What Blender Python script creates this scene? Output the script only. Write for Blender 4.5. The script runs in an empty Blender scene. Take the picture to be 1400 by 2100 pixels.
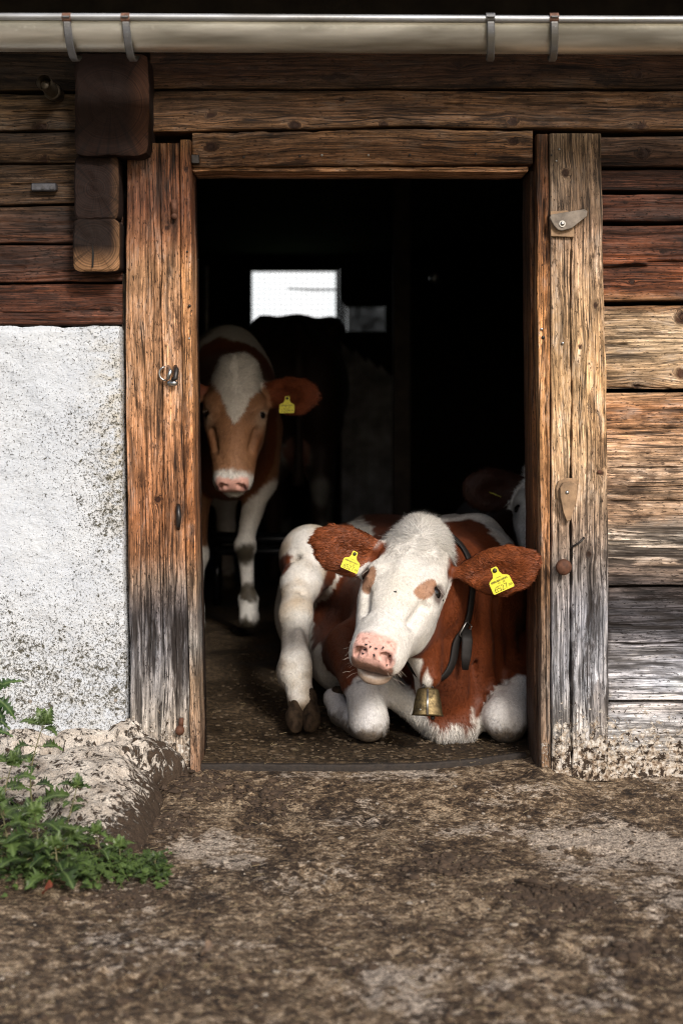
import bpy, math, random
import numpy as np
from mathutils import Vector, Matrix

random.seed(7)
S = bpy.context.scene
# ------------------------------------------------------------------ camera
CAMY, CAMZ, FPX, CX, HY = -4.0, 1.084, 2917.0, 700.0, 780.0
cam_d = bpy.data.cameras.new('camera')
cam = bpy.data.objects.new('camera', cam_d)
S.collection.objects.link(cam)
S.camera = cam
cam.location = (0, CAMY, CAMZ)
cam.rotation_euler = (math.radians(90), 0, 0)
cam_d.sensor_fit = 'VERTICAL'
cam_d.sensor_height = 36.0
cam_d.lens = 50.0
cam_d.shift_y = -(1050 - HY) / 2100.0
cam_d.clip_start = 0.05
cam_d.clip_end = 3000
cam_d.dof.use_dof = True
cam_d.dof.focus_distance = 3.98
cam_d.dof.aperture_fstop = 2.4
# ------------------------------------------------------------------ world, sun, exposure
SUN_EL, SUN_AZ = 34.0, 22.0          # azimuth measured from behind the camera towards the right
world = bpy.data.worlds.new('World')
S.world = world
world.use_nodes = True
wn = world.node_tree
wn.nodes.clear()
sky = wn.nodes.new('ShaderNodeTexSky')
sky.sky_type = 'NISHITA'
sky.sun_disc = False
sky.sun_elevation = math.radians(SUN_EL)
sky.sun_rotation = math.radians(180 - SUN_AZ)
sky.altitude = 900
sky.air_density = 1.0
sky.dust_density = 6.0
sky.ozone_density = 1.0
bg = wn.nodes.new('ShaderNodeBackground')
bg.inputs[1].default_value = 0.125
wo = wn.nodes.new('ShaderNodeOutputWorld')
wb = wn.nodes.new('ShaderNodeMix'); wb.data_type = 'RGBA'; wb.blend_type = 'MULTIPLY'
wb.inputs[0].default_value = 1.0
wb.inputs[7].default_value = (1.05, 1.0, 0.95, 1)      # white-balance tint: warm multiply on the sky colour cuts its blue
wn.links.new(sky.outputs[0], wb.inputs[6])
wn.links.new(wb.outputs[2], bg.inputs[0])
wn.links.new(bg.outputs[0], wo.inputs[0])
sd = bpy.data.lights.new('sun', 'SUN')
sd.energy = 2.9
sd.angle = math.radians(11)
sd.color = (1.0, 0.96, 0.92)
sun = bpy.data.objects.new('sun', sd)
S.collection.objects.link(sun)
_e, _a = math.radians(SUN_EL), math.radians(SUN_AZ)
sdir = Vector((math.sin(_a) * math.cos(_e), -math.cos(_a) * math.cos(_e), math.sin(_e)))
sun.rotation_euler = sdir.to_track_quat('Z', 'Y').to_euler()
S.view_settings.view_transform = 'Standard'
S.view_settings.look = 'None'
S.view_settings.gamma = 1.0
S.view_settings.exposure = 0.26
S.cycles.filter_width = 1.15
S.cycles.use_denoising = True
S.cycles.denoiser = 'OPENIMAGEDENOISE'
S.cycles.denoising_prefilter = 'NONE'
S.cycles.denoising_input_passes = 'RGB_ALBEDO_NORMAL'
S.cycles.use_adaptive_sampling = False
S.cycles.max_bounces = 6
S.cycles.diffuse_bounces = 3
S.cycles.glossy_bounces = 3
S.cycles.transmission_bounces = 4
S.cycles.sample_clamp_indirect = 6.0

# ------------------------------------------------------------------ helpers
def P(px, py, Y):
    """a point of the place at distance Y behind the wall face, from image pixel coordinates"""
    d = (Y - CAMY) / FPX
    return np.array([(px - CX) * d, Y, CAMZ - (py - HY) * d])

def PZ(py, Y=0.0):
    return CAMZ - (py - HY) * (Y - CAMY) / FPX

def PX(px, Y=0.0):
    return (px - CX) * (Y - CAMY) / FPX

def lin(r, g, b, k=1.0):
    f = lambda c: (c / 255.0 / 12.92) if c / 255.0 <= 0.04045 else ((c / 255.0 + 0.055) / 1.055) ** 2.4
    return np.array([min(f(c) * k, 0.85) for c in (r, g, b)])

def _hash(ix, iy, iz, seed):
    h = (ix.astype(np.int64) * 374761393 + iy.astype(np.int64) * 668265263 + iz.astype(np.int64) * 2147483647 + seed * 974634777)
    h = (h ^ (h >> 13)) * 1274126177
    h = h & 0x7fffffff
    h = (h ^ (h >> 16)) * 2246822519 & 0x7fffffff
    return (h & 0xffffff) / float(0xffffff) * 2 - 1

def vnoise(p, seed=0):
    p = np.asarray(p, dtype=np.float64)
    i = np.floor(p).astype(np.int64)
    f = p - i
    f = f * f * f * (f * (f * 6 - 15) + 10)
    x, y, z = i[..., 0], i[..., 1], i[..., 2]
    fx, fy, fz = f[..., 0], f[..., 1], f[..., 2]
    r = 0
    for dx in (0, 1):
        wx = fx if dx else 1 - fx
        for dy in (0, 1):
            wy = fy if dy else 1 - fy
            for dz in (0, 1):
                wz = fz if dz else 1 - fz
                r = r + _hash(x + dx, y + dy, z + dz, seed) * wx * wy * wz
    return r

def fbm(p, octaves=4, seed=0, gain=0.5, lac=2.03):
    a, s, t = 1.0, 0.0, 0.0
    p = np.asarray(p, dtype=np.float64)
    for o in range(octaves):
        s = s + a * vnoise(p + 17.3 * o, seed + o)
        t += a
        a *= gain
        p = p * lac
    return s / t

def sstep(a, b, x):
    t = np.clip((x - a) / (b - a), 0, 1)
    return t * t * (3 - 2 * t)

def tag(o, label=None, cat=None, group=None, kind=None):
    if label: o['label'] = label
    if cat: o['category'] = cat
    if group: o['group'] = group
    if kind: o['kind'] = kind
    return o

def empty(name, loc=(0, 0, 0), label=None, cat=None, group=None):
    o = bpy.data.objects.new(name, None)
    o.empty_display_size = 0.1
    S.collection.objects.link(o)
    o.location = loc
    return tag(o, label, cat, group)

def mesh_obj(name, V, F, mat, parent=None, smooth=True, attrs=None, tris=None, mats=None, fmat=None, normals=None):
    """V (n,3) world coordinates, F (m,4) quads, tris (k,3); attrs: name -> (n,3)"""
    V = np.asarray(V, dtype=np.float32)
    me = bpy.data.meshes.new(name)
    nq = 0 if F is None else len(F)
    nt = 0 if tris is None else len(tris)
    me.vertices.add(len(V))
    me.vertices.foreach_set('co', V.ravel())
    loops = []
    if nq: loops.append(np.asarray(F, dtype=np.int32).ravel())
    if nt: loops.append(np.asarray(tris, dtype=np.int32).ravel())
    loops = np.concatenate(loops)
    me.loops.add(len(loops))
    me.loops.foreach_set('vertex_index', loops)
    me.polygons.add(nq + nt)
    starts = np.concatenate([np.arange(nq) * 4, nq * 4 + np.arange(nt) * 3]).astype(np.int32)
    me.polygons.foreach_set('loop_start', starts)
    me.update(calc_edges=True)
    me.validate()
    me.polygons.foreach_set('use_smooth', np.full(len(me.polygons), smooth, dtype=bool))
    for k, a in (attrs or {}).items():
        at = me.attributes.new(k, 'FLOAT_VECTOR', 'POINT')
        at.data.foreach_set('vector', np.asarray(a, dtype=np.float32).ravel())
    for m in (mats or [mat]):
        me.materials.append(m)
    if fmat is not None:
        me.polygons.foreach_set('material_index', np.asarray(fmat, dtype=np.int32))
    if normals is not None:
        me.normals_split_custom_set_from_vertices([tuple(x) for x in np.asarray(normals, dtype=float)])
    o = bpy.data.objects.new(name, me)
    S.collection.objects.link(o)
    if parent is not None:
        o.parent = parent
        o.matrix_parent_inverse = Matrix.Identity(4)
        off = Vector((0, 0, 0))
        q = parent
        while q is not None:
            off += q.location
            q = q.parent
        o.location = -off
    return o

class MB:
    """gathers simple shaped pieces into one mesh"""
    def __init__(self): self.V, self.F, self.T, self.n = [], [], [], 0
    def add(self, V, F=None, T=None):
        V = np.asarray(V, float)
        self.V.append(V)
        if F is not None and len(F): self.F.append(np.asarray(F, int) + self.n)
        if T is not None and len(T): self.T.append(np.asarray(T, int) + self.n)
        self.n += len(V)
        return self
    def box(self, lo, hi, bev=0.002, R=None, o=(0, 0, 0)):
        lo, hi = np.array(lo, float), np.array(hi, float)
        c, h = (lo + hi) / 2, (hi - lo) / 2
        b = min(bev, min(h) * 0.45)
        V, idx = [], {}
        for sx in (-1, 1):
            for sy in (-1, 1):
                for sz in (-1, 1):
                    s = np.array([sx, sy, sz])
                    for ax in range(3):
                        v = h.copy() - b
                        v[ax] = h[ax]
                        idx[(sx, sy, sz, ax)] = len(V)
                        V.append(c + s * v)
        F, T = [], []
        for ax in range(3):
            a1, a2 = [(1, 2), (2, 0), (0, 1)][ax]
            for s in (-1, 1):
                q = []
                for (p1, p2) in [(-1, -1), (1, -1), (1, 1), (-1, 1)]:
                    k = [0, 0, 0]; k[ax] = s; k[a1] = p1; k[a2] = p2
                    q.append(idx[(k[0], k[1], k[2], ax)])
                F.append(q if s > 0 else q[::-1])
        for ax in range(3):
            a1, a2 = [(1, 2), (2, 0), (0, 1)][ax]
            for p1 in (-1, 1):
                for p2 in (-1, 1):
                    k0 = [0, 0, 0]; k0[ax] = -1; k0[a1] = p1; k0[a2] = p2
                    k1 = list(k0); k1[ax] = 1
                    q = [idx[(*k0, a1)], idx[(*k1, a1)], idx[(*k1, a2)], idx[(*k0, a2)]]
                    F.append(q if p1 * p2 > 0 else q[::-1])
        for sx in (-1, 1):
            for sy in (-1, 1):
                for sz in (-1, 1):
                    t = [idx[(sx, sy, sz, 0)], idx[(sx, sy, sz, 1)], idx[(sx, sy, sz, 2)]]
                    T.append(t if sx * sy * sz > 0 else t[::-1])
        V = np.array(V)
        if R is not None:
            V = (V) @ np.array(R).T + np.array(o)
        return self.add(V, F, T)
    def tube(self, pts, rad, n=10, cap=True, flat=None):
        """tube along pts; rad scalar or list; flat=(axis, factor) flattens the section"""
        pts = np.array(pts, float)
        m = len(pts)
        rad = np.full(m, rad) if np.isscalar(rad) else np.array(rad, float)
        tan = np.gradient(pts, axis=0)
        tan /= np.linalg.norm(tan, axis=1)[:, None] + 1e-12
        up = np.array([0, 0, 1.0]) if abs(tan[0][2]) < 0.9 else np.array([0, 1.0, 0])
        V = []
        a = np.cross(tan[0], up); a /= np.linalg.norm(a)
        for i in range(m):
            a = a - tan[i] * np.dot(a, tan[i]); a /= np.linalg.norm(a)
            b = np.cross(tan[i], a)
            for j in range(n):
                t = 2 * math.pi * j / n
                q = a * math.cos(t) + b * math.sin(t)
                if flat is not None:
                    ax = np.array(flat[0], float)
                    q = q - ax * np.dot(q, ax) * (1 - flat[1])
                V.append(pts[i] + rad[i] * q)
        F = [[i * n + j, i * n + (j + 1) % n, (i + 1) * n + (j + 1) % n, (i + 1) * n + j] for i in range(m - 1) for j in range(n)]
        T = []
        if cap:
            V.append(pts[0]); V.append(pts[-1])
            c0, c1 = m * n, m * n + 1
            for j in range(n):
                T.append([c0, (j + 1) % n, j])
                T.append([c1, (m - 1) * n + j, (m - 1) * n + (j + 1) % n])
        return self.add(V, F, T)
    def ball(self, c, r, nu=14, nv=8):
        r = np.array([r, r, r]) if np.isscalar(r) else np.array(r)
        V = [np.array(c) + r * np.array([math.sin(math.pi * i / nv) * math.cos(2 * math.pi * j / nu), math.sin(math.pi * i / nv) * math.sin(2 * math.pi * j / nu), math.cos(math.pi * i / nv)]) for i in range(1, nv) for j in range(nu)]
        F = [[i * nu + j, (i + 1) * nu + j, (i + 1) * nu + (j + 1) % nu, i * nu + (j + 1) % nu] for i in range(nv - 2) for j in range(nu)]
        k = len(V)
        V += [np.array(c) + r * np.array([0, 0, 1]), np.array(c) - r * np.array([0, 0, 1])]
        T = [[k, j, (j + 1) % nu] for j in range(nu)] + [[k + 1, (nv - 2) * nu + (j + 1) % nu, (nv - 2) * nu + j] for j in range(nu)]
        return self.add(V, F, T)
    def prism(self, poly, O, A, B, N, th):
        """outline poly (2d) on plane O + a*A + b*B, thickness th along N (front face at N*th)"""
        O, A, B, N = [np.array(x, float) for x in (O, A, B, N)]
        n = len(poly)
        c = np.mean(np.array(poly), axis=0)
        V = [O + a * A + b * B for a, b in poly] + [O + a * A + b * B + N * th for a, b in poly]
        V += [O + c[0] * A + c[1] * B, O + c[0] * A + c[1] * B + N * th]
        F = [[j, (j + 1) % n, n + (j + 1) % n, n + j] for j in range(n)]
        T = [[2 * n + 1, n + j, n + (j + 1) % n] for j in range(n)] + [[2 * n, (j + 1) % n, j] for j in range(n)]
        return self.add(V, F, T)
    def build(self, name, mat, parent=None, smooth=False, attrs=None):
        V = np.concatenate(self.V)
        F = np.concatenate(self.F) if self.F else None
        T = np.concatenate(self.T) if self.T else None
        return mesh_obj(name, V, F, mat, parent, smooth, attrs, tris=T)

# ------------------------------------------------------------------ node helper
class NT:
    def __init__(self, name):
        self.m = bpy.data.materials.new(name)
        self.m.use_nodes = True
        self.t = self.m.node_tree
        self.t.nodes.clear()
        self.out = self.t.nodes.new('ShaderNodeOutputMaterial')
        self.b = self.t.nodes.new('ShaderNodeBsdfPrincipled')
        self.t.links.new(self.b.outputs[0], self.out.inputs[0])
    def n(self, typ, **kw):
        nd = self.t.nodes.new(typ)
        for k, v in kw.items(): setattr(nd, k, v)
        return nd
    def set(self, sock, v):
        if v is None: return
        if isinstance(v, bpy.types.NodeSocket): self.t.links.new(v, sock)
        elif isinstance(v, (tuple, list, np.ndarray)):
            v = tuple(float(x) for x in v)
            sock.default_value = v + (1.0,) if len(v) == 3 and len(sock.default_value) == 4 else v
        else: sock.default_value = v
    def inp(self, **kw):
        for k, v in kw.items(): self.set(self.b.inputs[k.replace('_', ' ')], v)
    def attr(self, name):
        a = self.n('ShaderNodeAttribute'); a.attribute_name = name
        return a
    def coord(self, kind='Object'):
        return self.n('ShaderNodeTexCoord').outputs[kind]
    def mapv(self, v, scale=(1, 1, 1), loc=(0, 0, 0), rot=(0, 0, 0)):
        m = self.n('ShaderNodeMapping')
        self.set(m.inputs[0], v)
        m.inputs['Scale'].default_value = scale; m.inputs['Location'].default_value = loc; m.inputs['Rotation'].default_value = rot
        return m.outputs[0]
    def noise(self, v, scale=5, detail=4, rough=0.55, dist=0.0):
        m = self.n('ShaderNodeTexNoise')
        self.set(m.inputs['Vector'], v)
        m.inputs['Scale'].default_value = scale; m.inputs['Detail'].default_value = detail
        m.inputs['Roughness'].default_value = rough; m.inputs['Distortion'].default_value = dist
        return m.outputs[0]
    def voro(self, v, scale=5, feature='F1', rand=1.0):
        m = self.n('ShaderNodeTexVoronoi'); m.feature = feature
        self.set(m.inputs['Vector'], v); m.inputs['Scale'].default_value = scale
        m.inputs['Randomness'].default_value = rand
        return m
    def ramp(self, f, stops, interp='LINEAR'):
        m = self.n('ShaderNodeValToRGB')
        cr = m.color_ramp; cr.interpolation = interp
        while len(cr.elements) < len(stops): cr.elements.new(0.5)
        for e, (p, c) in zip(cr.elements, stops):
            e.position = p
            c = (c, c, c) if np.isscalar(c) else tuple(float(x) for x in c)
            e.color = (*c, 1)
        self.set(m.inputs[0], f)
        return m.outputs[0]
    def math(self, op, a, b=None, clamp=False):
        m = self.n('ShaderNodeMath'); m.operation = op; m.use_clamp = clamp
        self.set(m.inputs[0], a)
        if b is not None: self.set(m.inputs[1], b)
        return m.outputs[0]
    def mix(self, f, a, b, mode='MIX'):
        m = self.n('ShaderNodeMix'); m.data_type = 'RGBA'; m.blend_type = mode
        self.set(m.inputs[0], f); self.set(m.inputs[6], a); self.set(m.inputs[7], b)
        return m.outputs[2]
    def sep(self, v):
        m = self.n('ShaderNodeSeparateXYZ'); self.set(m.inputs[0], v); return m.outputs
    def comb(self, x, y, z):
        m = self.n('ShaderNodeCombineXYZ')
        self.set(m.inputs[0], x); self.set(m.inputs[1], y); self.set(m.inputs[2], z)
        return m.outputs[0]
    def bump(self, h, strength=0.5, dist=0.002, normal=None):
        m = self.n('ShaderNodeBump')
        m.inputs['Strength'].default_value = strength; m.inputs['Distance'].default_value = dist
        self.set(m.inputs['Height'], h)
        if normal is not None: self.set(m.inputs['Normal'], normal)
        self.set(self.b.inputs['Normal'], m.outputs[0])
        return m.outputs[0]

def simple(name, col, rough=0.6, metal=0.0, var=0.25, scale=40, bump=0.3, dist=0.001, spec=0.5):
    t = NT(name)
    c = t.coord()
    f = t.noise(c, scale, 5, 0.6)
    k = t.ramp(f, [(0.3, 1 - var), (0.7, 1 + var * 0.4)])
    t.inp(Base_Color=t.mix(1.0, tuple(col), k, 'MULTIPLY'), Roughness=rough, Metallic=metal, Specular_IOR_Level=spec)
    if bump: t.bump(f, bump, dist)
    return t.m
# ================================================================== materials of the barn
def wood_material():
    t = NT('weathered_wood')
    gr, col, fx = t.attr('gr').outputs['Vector'], t.attr('tint').outputs['Vector'], t.attr('fx').outputs['Vector']
    g = t.sep(gr); m = t.sep(fx)
    med = t.noise(t.mapv(gr, (4.5, 105, 1)), 1.0, 4, 0.62)
    fine = t.noise(t.mapv(gr, (13, 300, 1)), 1.0, 4, 0.68)
    pat = t.noise(t.mapv(gr, (9, 30, 1), (3, 8, 2)), 1.0, 7, 0.78, 0.3)
    stn = t.noise(t.mapv(gr, (3.2, 12, 1), (13, 4, 2)), 1.0, 8, 0.76, 0.3)
    broad = t.noise(t.mapv(gr, (1.6, 14, 1)), 1.0, 3, 0.5)
    speck = t.noise(t.mapv(gr, (60, 240, 1)), 1.0, 3, 0.7)
    # growth rings: crisp dark late-wood lines following the bent grain
    gv = t.sep(gr)
    wrp = t.noise(t.mapv(gr, (1.5, 9, 1), (2, 5, 1)), 1.0, 3, 0.55)
    ph = t.math('ADD', t.math('MULTIPLY', gv[1], 135.0), t.math('MULTIPLY', wrp, 9.0))
    saw = t.math('FRACT', ph)
    saw2 = t.math('FRACT', t.math('MULTIPLY', ph, 2.37))
    ringl = t.ramp(saw, [(0.0, 1.12), (0.55, 1.0), (0.80, 0.62), (0.95, 0.34), (1.0, 0.9)])
    ringf = t.ramp(saw2, [(0.0, 1.1), (0.6, 1.0), (0.92, 0.66), (1.0, 1.0)])
    a0 = t.ramp(med, [(0.36, 0.34), (0.45, 0.78), (0.56, 1.08), (0.66, 1.38)])
    ringamt = t.ramp(t.noise(t.mapv(gr, (3, 16, 1), (7, 7, 3)), 1.0, 3, 0.6), [(0.40, 0.25), (0.60, 1.0)])
    a = t.mix(ringamt, a0, t.mix(1.0, t.mix(1.0, a0, ringl, 'MULTIPLY'), ringf, 'MULTIPLY'))
    b = t.ramp(fine, [(0.36, 0.38), (0.5, 0.95), (0.64, 1.35)])
    c = t.ramp(broad, [(0.3, 0.78), (0.7, 1.15)])
    col1 = t.mix(1.0, col, a, 'MULTIPLY')
    col2 = t.mix(0.85, col1, b, 'MULTIPLY')
    col3 = t.mix(0.9, col2, c, 'MULTIPLY')
    col3 = t.mix(0.9, col3, t.ramp(pat, [(0.40, 0.55), (0.5, 1.0), (0.60, 1.22)]), 'MULTIPLY')
    # sun-bleached raised grain, smoky stains
    lum = t.n('ShaderNodeRGBToBW'); t.set(lum.inputs[0], col3)
    grey = t.math('MULTIPLY', lum.outputs[0], 1.25)
    col3 = t.mix(t.math('MULTIPLY', t.ramp(pat, [(0.5, 0), (0.66, 1)]), 0.45), col3, t.comb(grey, t.math('MULTIPLY', grey, 0.93), t.math('MULTIPLY', grey, 0.84)))
    col3 = t.mix(t.math('MULTIPLY', t.ramp(stn, [(0.555, 0), (0.60, 1)]), 0.75), col3, t.mix(1.0, col3, (0.22, 0.19, 0.17), 'MULTIPLY'))
    # thin dark checks running with the grain
    chk = t.noise(t.mapv(gr, (1.3, 60, 1), (5.1, 3.3, 0)), 1.0, 2, 0.45)
    chk = t.math('ABSOLUTE', t.math('SUBTRACT', chk, 0.5))
    chkm = t.ramp(chk, [(0.008, 1.0), (0.026, 0.0)])
    gate = t.ramp(t.noise(t.mapv(gr, (3, 20, 1), (9, 1, 0)), 1.0, 2, 0.5), [(0.46, 0), (0.56, 1)])
    chkm = t.math('MULTIPLY', chkm, gate)
    dark = t.math('MAXIMUM', t.math('MULTIPLY', chkm, 0.85), m[0])
    spk = t.ramp(speck, [(0.605, 0), (0.65, 0.85)])
    dark = t.math('MAXIMUM', dark, spk)
    col4 = t.mix(dark, col3, (0.010, 0.006, 0.004))
    flk = t.noise(t.mapv(gr, (45, 260, 1), (4, 4, 9)), 1.0, 3, 0.7)
    col4 = t.mix(t.ramp(flk, [(0.62, 0), (0.67, 0.5)]), col4, t.mix(1.0, col4, (2.1, 2.0, 1.9), 'MULTIPLY'))
    # knots
    ring = t.noise(t.mapv(gr, (4, 200, 1)), 1.0, 2, 0.5)
    kc = t.mix(ring, (0.006, 0.004, 0.003), (0.09, 0.04, 0.018))
    col5 = t.mix(m[1], col4, t.mix(0.5, t.mix(1.0, kc, (0.55, 0.5, 0.5), 'MULTIPLY'), t.mix(1.0, col4, (0.22, 0.14, 0.10), 'MULTIPLY')))
    # splashes of dried lime and dung
    oc = t.coord('Object')
    fl = t.noise(oc, 46, 7, 0.78, 0.4)
    fl2 = t.noise(t.mapv(oc, (1, 1, 1), (3, 7, 1)), 75, 4, 0.7)
    th = t.math('SUBTRACT', 0.92, t.math('MULTIPLY', m[2], 0.52))
    msk = t.math('MULTIPLY', t.math('SUBTRACT', t.math('ADD', t.math('MULTIPLY', fl, 0.75), t.math('MULTIPLY', fl2, 0.25)), th), 30.0, True)
    fc = t.ramp(fl2, [(0.36, (0.12, 0.075, 0.045)), (0.47, (0.36, 0.29, 0.215)), (0.62, (0.60, 0.56, 0.50))])
    col6 = t.mix(msk, col5, fc)
    fl3 = t.noise(t.mapv(oc, (1, 1, 1), (11, 2, 5)), 48, 5, 0.7, 0.4)
    th2 = t.math('SUBTRACT', 0.86, t.math('MULTIPLY', m[2], 0.36))
    msk2 = t.math('MULTIPLY', t.math('SUBTRACT', fl3, th2), 26.0, True)
    col7 = t.mix(msk2, col6, (0.032, 0.02, 0.012))
    t.inp(Base_Color=col7, Roughness=t.ramp(med, [(0.3, 0.85), (0.7, 0.62)]), Specular_IOR_Level=0.28)
    h = t.math('ADD', t.math('MULTIPLY', med, 1.0), t.math('MULTIPLY', fine, 0.35))
    h = t.math('SUBTRACT', h, t.math('MULTIPLY', dark, 1.6))
    h = t.math('ADD', h, t.math('MULTIPLY', msk, 0.7))
    t.bump(h, 0.7, 0.003)
    return t.m
WOOD = wood_material()

def endgrain_material():
    t = NT('end_grain')
    a = t.attr('gr').outputs['Vector']; col = t.attr('tint').outputs['Vector']
    s = t.sep(a)
    wob = t.math('ADD', s[0], t.math('MULTIPLY', t.noise(t.coord(), 16, 3, 0.5), 0.012))
    r = t.noise(t.comb(t.math('MULTIPLY', wob, 260), 0.0, s[2]), 1.0, 2, 0.6)
    ang = t.noise(t.comb(t.math('MULTIPLY', s[1], 5.5), t.math('MULTIPLY', s[0], 4), s[2]), 1.0, 2, 0.5)
    c = t.mix(1.0, col, t.ramp(r, [(0.35, 0.5), (0.6, 1.35)]), 'MULTIPLY')
    c = t.mix(0.6, c, t.ramp(ang, [(0.36, 0.25), (0.44, 1.05)]), 'MULTIPLY')
    t.inp(Base_Color=c, Roughness=0.8, Specular_IOR_Level=0.2)
    t.bump(t.math('ADD', r, ang), 0.6, 0.002)
    return t.m
ENDG = endgrain_material()

def stops(z_or_py, table):
    """table [(pixel row, (r,g,b))] -> colours"""
    py = np.array([a for a, _ in table], float)
    cs = np.array([lin(*c) for _, c in table])
    return np.stack([np.interp(z_or_py, py, cs[:, k]) for k in range(3)], -1)

_bseed = [0]
def board(name, axis, s0, s1, e0, e1, Y, depth, table, parent, du=0.006, dv=0.0028, rad=0.006,
          knots=(), cracks=(), gain=1.0, dirt=None, wob=0.003, relief=0.0012, blot=0.25, dark=None, splint=0.0, dents=0.0):
    """A timber running along axis ('x' or 'z') from s0 to s1, its two long edges given as
    functions (or numbers) of the running coordinate, front face at Y, going back by depth."""
    _bseed[0] += 1
    sd_ = _bseed[0]
    f0 = e0 if callable(e0) else (lambda s, v=e0: v + 0 * s)
    f1 = e1 if callable(e1) else (lambda s, v=e1: v + 0 * s)
    L = s1 - s0
    nu = max(4, int(L / du))
    s = np.linspace(s0, s1, nu + 1)
    a0, a1 = f0(s), f1(s)
    w = float(np.mean(a1 - a0))
    nv = max(6, int((w - 2 * rad) / dv))
    # section loop: t across (0..1 = edge0..edge1) in metres from the edges, y back
    pts = []
    for k in range(nv + 1): pts.append(('f', k / nv))
    pts += [('c', 1, 30), ('c', 1, 60), ('s', 1, 0.0), ('s', 1, 0.33), ('s', 1, 0.66), ('s', 1, 1.0), ('s', -1, 1.0), ('s', -1, 0.66), ('s', -1, 0.33), ('s', -1, 0.0), ('c', -1, 60), ('c', -1, 30)]
    n = len(pts)
    jag0 = wob * fbm(np.stack([s * 9, 0 * s + sd_, 0 * s], -1), 4, sd_) + splint * np.clip(fbm(np.stack([s * 40, 0 * s + sd_, 0 * s], -1), 2, sd_ + 3), 0, 1)
    jag1 = wob * fbm(np.stack([s * 9, 0 * s + sd_ + 50, 0 * s], -1), 4, sd_) - splint * np.clip(fbm(np.stack([s * 40, 0 * s + sd_, 0 * s], -1), 2, sd_ + 9), 0, 1)
    E0, E1 = a0 + jag0, a1 + jag1
    V = np.zeros((nu + 1, n, 3)); C = np.zeros((nu + 1, n)); front = np.zeros((nu + 1, n))
    per = np.zeros((nu + 1, n))
    for j, p in enumerate(pts):
        if p[0] == 'f':
            c = E0 + rad + (E1 - E0 - 2 * rad) * p[1]; y = np.full(nu + 1, Y); front[:, j] = 1; per[:, j] = c
        elif p[0] == 'c':
            th = math.radians(p[2])
            y = np.full(nu + 1, Y + rad * (1 - math.cos(th)))
            c = (E1 - rad + rad * math.sin(th)) if p[1] > 0 else (E0 + rad - rad * math.sin(th)); front[:, j] = 0.4
            per[:, j] = c
        else:
            y = np.full(nu + 1, Y + rad + (depth - rad) * p[2])
            c = E1 if p[1] > 0 else E0
            per[:, j] = c + p[1] * (rad + depth * p[2])
        C[:, j] = c
        V[:, j, 1] = y
    SS = np.repeat(s[:, None], n, 1)
    # grain coordinate bent round the knots
    mid = (E0 + E1)[:, None] / 2
    cg = per - mid
    U = SS.copy()
    kn = np.zeros_like(C)
    wav = 0.012 * fbm(np.stack([SS * 2.2, cg * 3 + sd_, 0 * SS], -1), 3, sd_ + 7)
    vg = cg + wav
    for (ks, kc, kr) in knots:
        du_, dc_ = (SS - ks), (C - kc)
        q = (du_ / (kr * 3.6)) ** 2 + (dc_ / (kr * 1.9)) ** 2
        kcg = kc - np.interp(ks, s, (E0 + E1) / 2)
        vg = kcg + (vg - kcg) * (1 - 0.72 * np.exp(-q))
        rr = np.sqrt((du_ / 1.35) ** 2 + dc_ ** 2)
        kr = kr * 1.15
        km = (1 - sstep(kr * 0.55, kr * 1.05, rr + 0.45 * kr * fbm(np.stack([SS * 60, C * 60, 0 * C], -1), 2, 5))) * (front > 0.2)
        vg = vg * (1 - km) + (kcg + rr * 1.3) * km
        kn = np.maximum(kn, km)
    D = np.zeros_like(C)
    D += relief * fbm(np.stack([SS * 3, vg * 130, 0 * SS + sd_], -1), 2, sd_) * 1.5
    D += 0.0028 * fbm(np.stack([SS * 4, C * 14, 0 * SS + sd_], -1), 3, sd_ + 2)
    if dents: D -= dents * np.clip(fbm(np.stack([SS * 22, C * 40, 0 * SS + sd_], -1), 3, sd_ + 12) - 0.15, 0, 1)
    D -= kn * 0.0012
    ck = np.zeros_like(C)
    for (u0, u1, c0, slope, wd, dp) in cracks:
        tt = (SS - u0) / (u1 - u0)
        cen = c0 + slope * (SS - u0) + 0.006 * fbm(np.stack([SS * 7, 0 * SS + c0 * 50, 0 * SS], -1), 3, sd_ + 21)
        ww = 1.35 * wd * np.clip(np.minimum(tt, 1 - tt) * 8, 0, 1) ** 0.5 * (0.7 + 0.5 * fbm(np.stack([SS * 30, 0 * SS, 0 * SS], -1), 2, 4))
        ww = np.where((tt > 0) & (tt < 1), ww, 1e-6)
        m_ = np.exp(-((C - cen) / np.maximum(ww, 1e-6)) ** 2)
        ck = np.maximum(ck, m_)
        D -= dp * m_
    fr = front
    V[:, :, 1] -= D * fr
    if axis == 'x':
        V[:, :, 0] = SS; V[:, :, 2] = C
    else:
        V[:, :, 2] = SS; V[:, :, 0] = C
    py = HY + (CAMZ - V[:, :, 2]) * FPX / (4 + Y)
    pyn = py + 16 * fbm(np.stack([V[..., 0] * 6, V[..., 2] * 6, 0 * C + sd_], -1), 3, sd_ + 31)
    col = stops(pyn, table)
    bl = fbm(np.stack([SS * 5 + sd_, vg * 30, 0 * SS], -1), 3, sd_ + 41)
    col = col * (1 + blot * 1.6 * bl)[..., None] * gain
    hue = fbm(np.stack([SS * 3, vg * 18, 0 * SS + sd_ + 5], -1), 2, sd_ + 43)[..., None]
    col = col * np.array([0.93, 0.955, 1.03])
    col = col * (1 + hue * np.array([0.03, -0.04, -0.12]))
    dk = ck * 0.96
    if dark is not None:
        dk = np.maximum(dk, dark(V[..., 0], V[..., 2], vg))
    if dirt is None: dt = 0 * C
    else: dt = dirt(V[..., 0], V[..., 2], py)
    fx = np.stack([dk, kn, dt], -1)
    gr = np.stack([U, vg, np.full_like(vg, sd_ * 3.7)], -1)
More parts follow.
